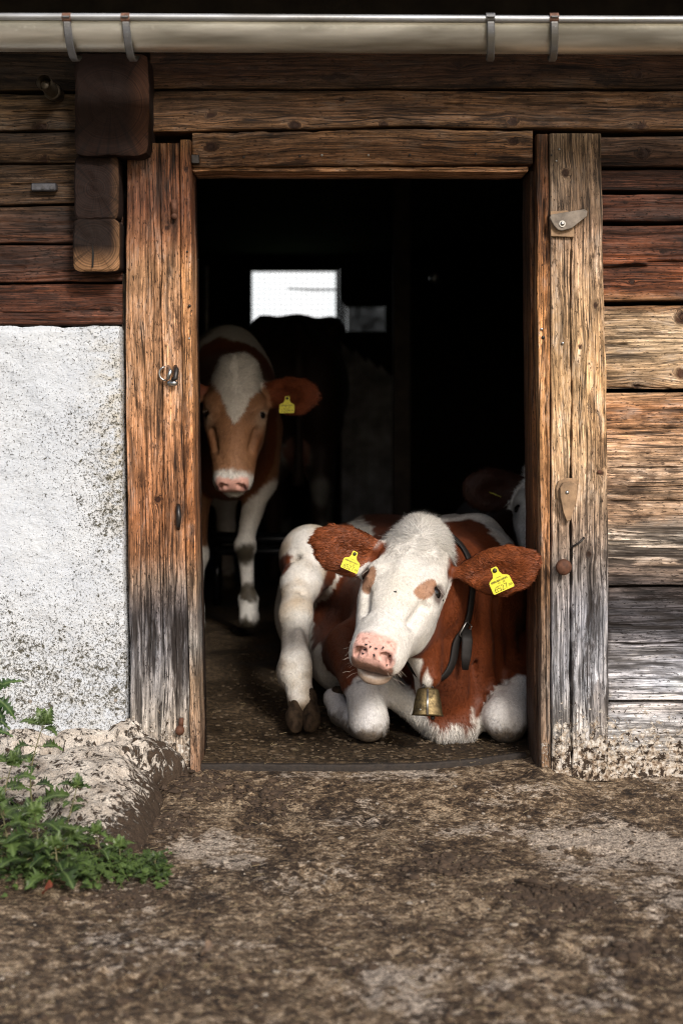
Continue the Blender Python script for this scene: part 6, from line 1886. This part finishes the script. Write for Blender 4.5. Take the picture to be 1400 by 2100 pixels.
# ================================================================== stone footing, hardware, plants, litter
def stone_material():
    t = NT('rough_footing')
    oc = t.coord('Object'); z = t.sep(oc)
    n1 = t.noise(oc, 11, 5, 0.6, 0.4); n2 = t.noise(t.mapv(oc, (1, 1, 0.45)), 52, 6, 0.72, 0.6); n3 = t.noise(oc, 210, 3, 0.7)
    c = t.mix(t.ramp(n1, [(0.3, 0), (0.6, 1)]), (0.34, 0.28, 0.22), (0.66, 0.60, 0.52))
    c = t.mix(0.7, c, t.ramp(n3, [(0.35, 0.5), (0.6, 1.15)]), 'MULTIPLY')
    at = t.sep(t.attr('fx').outputs['Vector'])
    d = t.math('MULTIPLY', t.math('SUBTRACT', t.math('ADD', n2, t.math('MULTIPLY', at[0], 0.24)), 0.60), 18.0, True)
    c = t.mix(d, c, t.mix(n3, (0.022, 0.014, 0.009), (0.085, 0.058, 0.038)))
    t.inp(Base_Color=c, Roughness=0.88, Specular_IOR_Level=0.25)
    t.bump(t.math('SUBTRACT', t.math('ADD', t.math('MULTIPLY', n2, 1.0), t.math('MULTIPLY', n1, 1.4)), t.math('MULTIPLY', d, -0.5)), 1.0, 0.010)
    return t.m
STONE = stone_material()
F_ = Field((-1.6, -0.95, -0.11), (-0.33, 0.03, 0.22), 0.0075)
F_.cone((-1.6, -0.20, -0.16), 0.24, (-0.68, -0.20, -0.16), 0.23, 0.06, 1)
F_.ell((-0.64, -0.20, -0.14), (0.16, 0.40, 0.215), 0.05, None, 1)
F_.ell((-0.57, -0.40, -0.16), (0.12, 0.28, 0.18), 0.05, None, 1)
F_.ell((-0.56, -0.05, -0.02), (0.13, 0.09, 0.115), 0.03, None, 1)
F_.ell((-0.72, -0.02, 0.045), (0.11, 0.07, 0.075), 0.015, None, 1)
F_.ell((-0.60, -0.01, 0.065), (0.07, 0.06, 0.075), 0.012, None, 1)
F_.ell((-0.90, -0.02, 0.02), (0.13, 0.08, 0.08), 0.015, None, 1)
F_.ell((-1.15, -0.03, 0.01), (0.14, 0.08, 0.09), 0.015, None, 1)
F_.ripple(0.024, 9, 81, 5); F_.ripple(0.012, 34, 82, 4)
V, Q, _g, _r = F_.mesh()
V = taubin(V, Q, 2)
Q = Q[(V[Q][:, :, 2] > -0.10).any(1)]
fxs = sstep(-0.62, -0.44, V[:, 0]) * 0.6 + 0.6 * sstep(0.03, -0.05, V[:, 2]) + 0.22
mesh_obj('stone_footing', V, Q, STONE, barn, True, {'fx': np.stack([fxs, 0 * fxs, 0 * fxs], -1)})

def on_wall(px, py, Y): return P(px, py, Y)
OLDWOOD = simple('grey_worn_wood', (0.20, 0.165, 0.13), 0.75, 0, 0.6, 30, 0.8, 0.003)
BROWNWOOD = simple('brown_worn_wood', (0.30, 0.19, 0.105), 0.75, 0, 0.5, 30, 0.8, 0.003)
X3, Z3, NY = (1, 0, 0), (0, 0, 1), (0, -1, 0)
def outline(name, pts, Y, th, mat, parent, bevel=True):
    c = np.mean(np.array(pts, float), axis=0)
    pl = [(PX(x, Y), PZ(y, Y)) for x, y in pts][::-1]
    # front outline slightly inset so edges catch light
    m = MB(); cc_ = np.mean(pl, axis=0); n = len(pl)
    inn = [tuple(np.array(p) + (cc_ - np.array(p)) / np.linalg.norm(cc_ - np.array(p)) * 0.0018) for p in pl]
    V = [[a, Y, b] for a, b in pl] + [[a, Y - th + 0.0015, b] for a, b in pl] + [[a, Y - th, b] for a, b in inn] + [[cc_[0], Y - th, cc_[1]]]
    F = [[j, (j + 1) % n, n + (j + 1) % n, n + j] for j in range(n)] + [[n + j, n + (j + 1) % n, 2 * n + (j + 1) % n, 2 * n + j] for j in range(n)]
    T = [[3 * n, 2 * n + j, 2 * n + (j + 1) % n] for j in range(n)]
    m.add(V, F, T)
    return m.build(name, mat, parent)
pr = -0.0225
turn = outline('turn_latch', [(1125, 448), (1128, 441), (1196, 430), (1202, 434), (1201, 444), (1170, 469), (1150, 474), (1142, 472), (1134, 464)], pr - 0.010, 0.014, OLDWOOD, barn)
outline('latch_plate', [(1127, 434), (1160, 432), (1174, 440), (1176, 487), (1128, 485)], pr - 0.001, 0.008, BROWNWOOD, turn)
m = MB(); c_ = P(1152, 459, pr - 0.024); m.tube([c_, c_ + np.array([0, -0.003, 0])], [0.0095, 0.009], 20); m.build('washer', STEEL, turn)
m = MB(); m.ball(c_ + np.array([0, -0.003, 0]), (0.006, 0.005, 0.006), 16, 8); m.build('bolt', STEEL, turn, True)
tog = outline('toggle_latch', [(1146, 1000), (1152, 990), (1170, 987), (1180, 992), (1181, 1004), (1178, 1030), (1168, 1066), (1160, 1068), (1153, 1050), (1147, 1020)], pr - 0.008, 0.015, BROWNWOOD, barn)
outline('latch_plate', [(1139, 1000), (1144, 986), (1160, 980), (1182, 981), (1184, 992), (1180, 1036), (1170, 1040), (1148, 1032), (1140, 1020)], pr - 0.001, 0.006, BROWNWOOD, tog)
m = MB(); m.ball(P(1162, 1010, pr - 0.023), (0.0055, 0.004, 0.0055), 16, 8); m.build('bolt', STEEL, tog, True)
m = MB(); m.tube([P(1156, 1162, pr + 0.01), P(1156, 1162, pr - 0.02)], 0.008, 10); m.ball(P(1155, 1163, pr - 0.030), (0.0225, 0.014, 0.0225), 20, 12); m.build('iron_knob', RUST, barn, True)
m = MB(); m.tube([P(1168, 1127, pr + .005), P(1172, 1122, pr - 0.008), P(1188, 1112, pr - 0.012), P(1197, 1102, pr - 0.010)], [0.0028, 0.003, 0.0028, 0.0035], 8); m.build('bent_nail', IRON, barn, True)
for (x, y, r, Y, mt) in ((1153, 704, 0.0042, pr, STEEL), (1110, 675, 0.0042, -0.012, STEEL), (1113, 692, 0.005, -0.012, IRON), (1140, 330, 0.003, pr, STEEL), (1146, 306, 0.003, pr, STEEL), (1130, 318, 0.003, pr, IRON),
                     (388, 694, 0.0032, -0.031, STEEL), (1228, 968, 0.006, pr, RUST), (389, 627, 0.004, -0.031, IRON), (384, 516, 0.003, -0.031, IRON), (500, 322, 0.004, 0.0, IRON), (615, 320, 0.004, 0.0, IRON), (660, 318, 0.0035, 0.0, STEEL), (755, 318, 0.0035, 0.0, STEEL), (840, 318, 0.004, 0.0, IRON), (975, 316, 0.004, 0.0, IRON), (1188, 710, 0.0, pr, IRON)):
    if r == 0: continue
    m = MB(); c_ = P(x, y, Y - 0.001); m.ball(c_, (r, 0.0025, r), 12, 6); m.build('nail_head', mt, barn, True)
pl_ = -0.0255
m = MB(); m.tube([P(357, 410, pl_ - .004), P(358, 440, pl_ - .006)], 0.0085, 12); m.tube([P(356, 443, pl_ + .02), P(358, 443, pl_ - 0.016)], 0.008, 10); m.build('hinge_pin', RUST, barn, True)
m = MB(); m.tube([P(372, 1472, pl_ - .004), P(371, 1490, pl_ - .006)], 0.007, 12); m.ball(P(369, 1498, pl_ - .012), (0.013, 0.014, 0.014), 16, 10); m.build('hinge_pin', RUST, barn, True)
hk = empty('hook_and_staple', P(348, 770, pl_)); hk.parent = barn
m = MB(); m.tube([P(338, 752, pl_ - .004)] + [P(340 - 13 * math.sin(a), 766 - 14 * math.cos(a), pl_ - .012) for a in np.linspace(0.3, 2.9, 12)] + [P(342, 780, pl_ - .004)], 0.0028, 8); m.build('staple', STEEL, hk, True)
m = MB(); m.tube([P(360, 752, pl_ + .004), P(362, 758, pl_ - .014), P(360, 776, pl_ - .020), P(352, 780, pl_ - .022)], [0.006, 0.007, 0.007, 0.005], 10); m.build('hook', IRON, hk, True)
m = MB(); m.tube([P(350, 786, pl_ + .002), P(350, 786, pl_ - .012)], 0.009, 14); m.ball(P(356, 786, pl_ - .018), (0.0115, 0.008, 0.0085), 14, 8); m.build('bolt', STEEL, hk, True)
m = MB(); m.tube([P(345, 750, pl_ - .002), P(350, 762, pl_ - .016), P(344, 778, pl_ - .02)], [0.004, 0.006, 0.004], 8); m.build('clasp', STEEL, hk, True)
m = MB(); m.tube([P(366, 1036, pl_ + .004), P(366, 1040, pl_ - .012), P(367, 1060, pl_ - .018), P(366, 1078, pl_ - .012), P(366, 1084, pl_ + .004)], [0.0055, 0.006, 0.0075, 0.006, 0.0055], 10); m.build('iron_staple', IRON, barn, True)
outline('iron_plate', [(393, 318), (409, 318), (410, 336), (394, 336)], -0.001, 0.012, IRON, barn)
m = MB(); m.tube([P(120, 196, 0.01), P(104, 184, -0.05), P(92, 170, -0.11)], 0.0185, 20, False); m.tube([P(94, 172, -0.10), P(90, 168, -0.115)], [0.0205, 0.0205], 20, False)
m.tube([P(112, 190, -0.015), P(106, 186, -0.035)], 0.0235, 20); m.tube([P(100, 180, -.06), P(95, 174, -.09)], 0.0145, 16); m.build('pipe_stub', simple('tarnished_pipe', (0.10, 0.08, 0.055), 0.45, 0.6, 0.5, 60, 0.3), barn, True)
bx = MB(); bx.box((PX(66), -0.012, PZ(392)), (PX(117), 0.02, PZ(376)), 0.003); bx.tube([P(88, 384, -.012), P(88, 384, -.016)], 0.005, 12); bx.tube([P(107, 384, -.012), P(107, 384, -.018)], 0.006, 12); bx.build('metal_bracket', simple('grey_iron', (0.10, 0.10, 0.11), 0.5, 0.6, 0.5, 60, 0.3), barn)

# ---- plants by the footing
def leaf_material(name, a, b, sp=(0.3, 0.28, 0.05)):
    t = NT(name)
    oc = t.coord(); n = t.noise(oc, 14, 4, 0.6); n2 = t.noise(oc, 120, 3, 0.6)
    at = t.sep(t.attr('gr').outputs['Vector'])
    c = t.mix(at[0], a, b)
    c = t.mix(0.6, c, t.ramp(n2, [(0.35, 0.7), (0.65, 1.2)]), 'MULTIPLY')
    vein = t.math('MULTIPLY', t.ramp(t.math('ABSOLUTE', at[1]), [(0.0, 1), (0.06, 0)]), 0.5)
    c = t.mix(vein, c, (0.20, 0.28, 0.10))
    t.inp(Base_Color=c, Roughness=0.42, Specular_IOR_Level=0.45)
    t.set(t.b.inputs['Subsurface Weight'], 0.0)
    tr = t.n('ShaderNodeBsdfTranslucent'); t.set(tr.inputs[0], t.mix(1.0, c, (1.3, 1.6, 0.6), 'MULTIPLY'))
    mx = t.n('ShaderNodeMixShader'); mx.inputs[0].default_value = 0.30
    t.t.links.new(t.b.outputs[0], mx.inputs[1]); t.t.links.new(tr.outputs[0], mx.inputs[2]); t.t.links.new(mx.outputs[0], t.out.inputs[0])
    t.bump(n2, 0.3, 0.002)
    return t.m
LEAF = leaf_material('leaf', (0.016, 0.034, 0.010), (0.11, 0.17, 0.045))
LEAFD = leaf_material('dark_leaf', (0.018, 0.042, 0.016), (0.04, 0.085, 0.025))
STEM = simple('stem', (0.13, 0.12, 0.05), 0.6, 0, 0.4, 40, 0.2)
BLADE = [(0.0, 0.0), (0.06, 0.05), (0.08, 0.24), (0.17, 0.12), (0.18, 0.42), (0.30, 0.18), (0.33, 0.50), (0.44, 0.19), (0.50, 0.42), (0.58, 0.16), (0.64, 0.31), (0.72, 0.12), (0.78, 0.20), (0.86, 0.07), (0.91, 0.10), (1.0, 0.0)]
ROUND = [(0.0, 0.0), (0.05, 0.16), (0.15, 0.30), (0.24, 0.33), (0.30, 0.41), (0.42, 0.42), (0.5, 0.46), (0.62, 0.40), (0.72, 0.36), (0.82, 0.24), (0.92, 0.13), (1.0, 0.0)]
def add_leaf(store, base, d, up, L, shape, rnd, curl=0.5, fold=0.35):
    d = unit(d); up = np.array(up, float); s_ = unit(np.cross(d, up)); n_ = np.cross(s_, d)
    V, A, F, T = [], [], [], []
    shade = rnd.random(); ph = rnd.random() * 6
    k = len(shape)
    for (t, w) in shape:
        c = base + d * L * t + n_ * L * (0.12 * math.sin(t * 3) - curl * t * t * 0.5)
        for sg, q in ((-1, 1), (-1, 0.5), (0, 0), (1, 0.5), (1, 1)):
            ww = w * q
            p_ = c + s_ * sg * L * ww + n_ * L * (fold * ww * ww * 1.5 + 0.035 * math.sin(ph + t * 14 + sg * 2) * q)
            if q == 1 and w > 0.05: p_ = p_ + d * L * 0.04 * (1 if True else 0)
            V.append(p_); A.append((shade * 0.8 + 0.2 * rnd.random(), sg * ww, t))
    for i in range(k - 1):
        for j in range(4): F.append([i * 5 + j, i * 5 + j + 1, (i + 1) * 5 + j + 1, (i + 1) * 5 + j])
    store[0].append(np.array(V)); store[1].append(np.array(A)); store[2].append(np.array(F) + store[3]); store[3] += len(V)
def build_leaves(store, name, mat, parent):
    return mesh_obj(name, np.concatenate(store[0]), np.concatenate(store[2]), mat, parent, True, {'gr': np.concatenate(store[1])})
def plant(base, top, n, L, seed, label, mat=LEAF, cluster=True, group='weeds at the wall foot', shape=BLADE, lean=0.06):
    rnd = random.Random(seed)
    base, top = np.array(base), np.array(top); n = n + 1; L = L * 1.15
    L = L * (1.0 if seed % 2 else 1.15)
    root = empty('weed', base, label, 'plant', group)
    pts = []
    bow = np.array([rnd.uniform(-lean, lean), rnd.uniform(-lean, 0), 0])
    for k in range(9):
        t = k / 8; pts.append(base + (top - base) * t + bow * math.sin(math.pi * t) * np.linalg.norm(top - base) * 2)
    m = MB(); m.tube(pts, [0.0028 * (1 - 0.6 * k / 8) for k in range(9)], 7); 
    st = [[], [], [], 0]
    for k in range(n):
        t = 0.22 + 0.72 * k / max(1, n - 1)
        i = t * 8; i0 = int(min(7, i)); p = pts[i0] * (1 - (i - i0)) + pts[i0 + 1] * (i - i0)
        a = k * 2.2 + rnd.random()
        for q in (0, math.pi):
            d = np.array([math.cos(a + q), math.sin(a + q) * 0.8 - 0.35, rnd.uniform(-0.1, 0.5)])
            l = L * (1.05 - 0.55 * t) * rnd.uniform(0.75, 1.2)
            pet = p + unit(d) * l * 0.28
            m.tube([p, (p + pet) / 2 + np.array([0, 0, 0.004]), pet], 0.0011, 5)
            add_leaf(st, pet, d + np.array([0, 0, -0.15]), (0, -0.25, 1), l, shape, rnd, rnd.uniform(0.2, 0.8), rnd.uniform(0.1, 0.6))
    if cluster:
        for k in range(9):
            a = k * 0.9; d = np.array([math.cos(a) * 0.6, math.sin(a) * 0.6 - 0.2, 1.0 + rnd.random()])
            add_leaf(st, pts[-1] - np.array([0, 0, 0.012]), d, (0.2, -1, 0.2), L * rnd.uniform(0.35, 0.6), shape, rnd, 0.3, 0.4)
    m.build('stem', STEM, root, True)
    build_leaves(st, 'foliage', mat, root)
plist = [((78, 1700, -.42), (92, 1478, -.40), 4, 0.062, 'tall jagged-leaved weed with a pointed tip in front of the whitewash'),
         ((118, 1760, -.62), (160, 1606, -.60), 4, 0.058, 'jagged weed leaning right over the pale stone footing'),
         ((20, 1740, -.55), (28, 1560, -.52), 5, 0.062, 'bushy weed at the left edge in front of the footing'),
         ((8, 1790, -.74), (-6, 1640, -.70), 5, 0.072, 'broad leafy weed lowest at the left edge'),
         ((60, 1790, -.78), (70, 1668, -.74), 5, 0.070, 'wide dark weed below the tall jagged one'),
         ((200, 1790, -.70), (196, 1700, -.68), 4, 0.052, 'low bright weed at the toe of the footing'),
         ((238, 1800, -.70), (246, 1732, -.69), 3, 0.045, 'small weed with a heart-shaped leaf beside the muddy stone'),
         ((318, 1812, -.74), (322, 1752, -.74), 3, 0.034, 'small pale feathery weed standing furthest right'),
         ((150, 1800, -.74), (142, 1716, -.72), 4, 0.055, 'weed with lighter leaves in the middle of the patch'),
         ((-40, 1760, -.6), (-50, 1560, -.58), 5, 0.07, 'weed cut by the left edge of the picture'),
         ((108, 1810, -.82), (112, 1730, -.80), 4, 0.055, 'spreading weed with a yellowing leaf at the front of the patch')]
for k, (b, tp, n, L, lb) in enumerate(plist):
    bb_ = P(*b); plant(bb_, P(*tp), n, L, 100 + k, lb, shape=BLADE)
# dark climbing plant reaching in from the left
root = empty('vine', P(-60, 1520, -.25), 'dark curling leaves reaching in from the left across the whitewash', 'plant')
rnd = random.Random(77); st = [[], [], [], 0]; m = MB()
m.tube([P(-60, 1560, -.25), P(-50, 1470, -.22), P(-20, 1430, -.20), P(6, 1410, -.20)], 0.003, 7)
for (x, y, dx, dz, L) in ((-12, 1420, 0.9, 0.75, 0.075), (-10, 1432, 1, -0.6, 0.075), (-20, 1445, 1, -0.9, 0.07), (-25, 1470, 1, -0.2, 0.065), (-20, 1500, 0.8, 0.1, 0.06), (-18, 1405, 0.8, 0.2, 0.05)):
    add_leaf(st, P(x, y, -.20), (dx, -0.25, dz), (0.1, -0.6, 0.8), L, [(a, w * 0.65) for a, w in BLADE], rnd, 0.9, 0.3)
m.build('stem', STEM, root, True); build_leaves(st, 'foliage', LEAFD, root)
# yellowed leaf
# ground cover of tiny leaves
rnd = random.Random(5); st = [[], [], [], 0]
for k in range(900):
    px = rnd.uniform(-80, 345); t = (px + 80) / 425
    py = rnd.gauss(1790 - 6 * t, 22 - 8 * t)
    if py < 1735 or py > 1850: continue
    p0 = P(px, py, 0); d = (CAMZ + 0.045) * FPX / (py - HY)
    b = np.array([(px - CX) * d / FPX, d + CAMY, -0.05])
    h = rnd.uniform(0.004, 0.05) * (1.1 - 0.75 * t)
    a = rnd.random() * 6.28
    add_leaf(st, b + np.array([0, 0, h]), (math.cos(a), math.sin(a), rnd.uniform(0.0, 0.7)), (0, -0.3, 1), rnd.uniform(0.010, 0.022), ROUND[::2] + [ROUND[-1]], rnd, 0.4, 0.3)
gc = build_leaves(st, 'ground_cover', LEAF, None); tag(gc, 'mat of tiny green leaves at the foot of the wall', 'ground cover', kind='stuff')
gm = MB()
for k in range(70):
    px = rnd.uniform(0, 330); py = rnd.uniform(1760, 1825); d = (CAMZ + 0.05) * FPX / (py - HY)
    b = np.array([(px - CX) * d / FPX, d + CAMY, -0.055]); a = rnd.random() * 6.28; L = rnd.uniform(0.03, 0.09)
    dd = np.array([math.cos(a), math.sin(a), 0])
    gm.tube([b, b + dd * L * 0.35 + np.array([0, 0, L * 0.6]), b + dd * L * 0.9 + np.array([0, 0, L * 0.55])], [0.0011, 0.0009, 0.0002], 4, False)
go = gm.build('grass', LEAF, None, True, attrs={'gr': np.tile([0.9, 0.5, 0.5], (sum(len(v) for v in gm.V), 1))}); tag(go, 'thin blades of grass among the weeds', 'grass', kind='stuff')

# ---- litter: clods, chips of straw, small stones
rng = np.random.default_rng(12)
def scatter(name, count, mat, sizes, fn, label, cat, seed):
    rng = np.random.default_rng(seed)
    # an irregular lump: subdivided octahedron
    base = np.array([[1, 0, 0], [-1, 0, 0], [0, 1, 0], [0, -1, 0], [0, 0, 1], [0, 0, -1]], float)
    tri = [[0, 2, 4], [2, 1, 4], [1, 3, 4], [3, 0, 4], [2, 0, 5], [1, 2, 5], [3, 1, 5], [0, 3, 5]]
    vs = [tuple(v) for v in base]; T = []
    cache = {}
    def mid(a, b):
        k = (min(a, b), max(a, b))
        if k not in cache: v = unit(np.array(vs[a]) + np.array(vs[b])); vs.append(tuple(v)); cache[k] = len(vs) - 1
        return cache[k]
    for a, b, c in tri:
        x, y, z = mid(a, b), mid(b, c), mid(c, a)
        T += [[a, x, z], [x, b, y], [z, y, c], [x, y, z]]
    B = np.array(vs); T = np.array(T); nb = len(B)
    px, py = fn(rng, count)
    d = (CAMZ + 0.05) * FPX / (py - HY)
    X, Y = (px - CX) * d / FPX, d + CAMY
    keep = Y < -0.02
    X, Y = X[keep], Y[keep]; n = len(X)
    Zg = ground_z(X, Y)
    s = sizes[0] * (sizes[1] / sizes[0]) ** (rng.random(n) ** 2.2)
    Vv = B[None] * (1 + 0.35 * rng.normal(0, 1, (n, nb, 1)).clip(-1.5, 1.5) * 0.6) * s[:, None, None] * np.stack([rng.uniform(.7, 1.6, n), rng.uniform(.7, 1.4, n), rng.uniform(.35, .8, n)], -1)[:, None]
    a = rng.random(n) * 6.28
    x = Vv[..., 0] * np.cos(a)[:, None] - Vv[..., 1] * np.sin(a)[:, None]; y = Vv[..., 0] * np.sin(a)[:, None] + Vv[..., 1] * np.cos(a)[:, None]
    Vv = np.stack([x + X[:, None], y + Y[:, None], Vv[..., 2] + Zg[:, None] + s[:, None] * 0.15], -1)
    Tt = (T[None] + (np.arange(n) * nb)[:, None, None]).reshape(-1, 3)
    o = mesh_obj(name, Vv.reshape(-1, 3), None, mat, None, False, tris=Tt)
    tag(o, label, cat, kind='stuff')
CLOD = simple('mud_clod', (0.060, 0.037, 0.021), 0.85, 0, 0.6, 60, 0.8, 0.004)
CHIP = simple('pale_stone_chip', (0.34, 0.29, 0.23), 0.85, 0, 0.5, 60, 0.6, 0.003)
scatter('mud_clods', 1100, CLOD, (0.002, 0.011), lambda r, n: (r.uniform(-60, 1460, n), 1615 + 560 * r.random(n)), 'dark crumbs and clods of mud and dung over the yard', 'mud clods', 21)
scatter('stone_chips', 420, CHIP, (0.0012, 0.0065), lambda r, n: (r.uniform(-60, 1460, n), 1615 + 560 * r.random(n)), 'pale stone chips and crumbs over the yard', 'gravel', 22)
def heap(r, n):
    c = np.array([(1140, 1850), (1200, 1872), (920, 1770), (400, 1630), (330, 1690), (560, 1650), (250, 1830), (1290, 1960), (1080, 1830)]); k = r.integers(0, len(c), n)
    return c[k, 0] + r.normal(0, 42, n), np.maximum(c[k, 1] + r.normal(0, 12, n), 1612)
scatter('dung_crumbs', 2600, CLOD, (0.002, 0.012), heap, 'small heaps of dark trodden dung by the doorway', 'dung', 23)
# straw
def straw(name, n, fn, label, seed, floor=False):
    r = np.random.default_rng(seed)
    m = MB()
    for k in range(n):
        if floor:
            x, y = fn(r); z = 0.004
        else:
            px, py = fn(r); d = (CAMZ + 0.05) * FPX / (py - HY); x, y = (px - CX) * d / FPX, d + CAMY
            if y > -0.01: continue
            z = float(ground_z(np.array([x]), np.array([y]))[0]) + 0.003
        a = r.random() * 6.28; L = r.uniform(0.004, 0.022); w = r.uniform(0.0004, 0.0009)
        d_ = np.array([math.cos(a), math.sin(a), r.uniform(-0.15, 0.25)])
        m.tube([np.array([x, y, z]), np.array([x, y, z]) + d_ * L], w, 4, False)
    o = m.build(name, simple('straw_' + str(seed), (0.26, 0.20, 0.11), 0.6, 0, 0.5, 30, 0), None)
    tag(o, label, 'straw', kind='stuff')
straw('straw_litter', 420, lambda r: (r.uniform(0, 1400), 1615 + 480 * r.random()), 'bits of straw trodden into the yard', 31)
straw('stable_straw', 260, lambda r: (r.uniform(-0.42, 0.52), r.random() ** 1.6 * 1.6 + 0.01), 'bits of straw on the stable floor', 32, True)
# brown dry leaf and red leaf on the ground
for (px, py, colr, lb) in ((412, 1980, (0.30, 0.20, 0.13), 'curled dry brown leaf lying alone on the yard'), (88, 1852, (0.22, 0.05, 0.02), 'small reddish dead leaf lying in front of the weeds'), (118, 1790, (0.55, 0.42, 0.03), 'yellow leaf lying among the weeds')):
    d = (CAMZ + 0.05) * FPX / (py - HY); b = np.array([(px - CX) * d / FPX, d + CAMY, -0.03 if py != 1790 else 0.0])
    st = [[], [], [], 0]; add_leaf(st, b, (0.8, -0.3, 0.25), (0, -0.5, 1), 0.035, ROUND, random.Random(px), -0.9, 1.2)
    o = build_leaves(st, 'fallen_leaf', simple('dead_leaf_%d' % px, colr, 0.7, 0, 0.4, 50, 0.3), None); tag(o, lb, 'leaf')
# dark stick on the mud
m = MB(); m.tube([P(1040, 1830, -.95) * 0 + np.array([PX(1052, -.80), -.82, -0.035]), np.array([PX(1085, -.80), -.84, -0.028]), np.array([PX(1120, -.80), -.86, -0.035])], [0.004, 0.006, 0.003], 8)
o = m.build('stick', CLOD, None, True); tag(o, 'short dark rotten stick lying in the mud at the right', 'stick')

def floor_bits(name, n, mat, seed):
    r = np.random.default_rng(seed); m = MB()
    for k in range(n):
        x, y = r.uniform(-0.42, 0.52), 0.02 + r.random() ** 1.8 * 1.3
        if y < 0.02 + 0.14 * max(0, (x - 0.15) / 0.47): continue
        s_ = r.uniform(0.0015, 0.007); m.ball((x, y, 0.002), (s_ * r.uniform(.8, 1.8), s_ * r.uniform(.7, 1.3), s_ * 0.5), 7, 4)
    o = m.build(name, mat, None); tag(o, 'crumbs of dried dung on the stable floor', 'dung', kind='stuff')
floor_bits('floor_crumbs', 900, simple('dry_dung', (0.085, 0.058, 0.032), 0.9, 0, 0.6, 80, 0.6), 41)
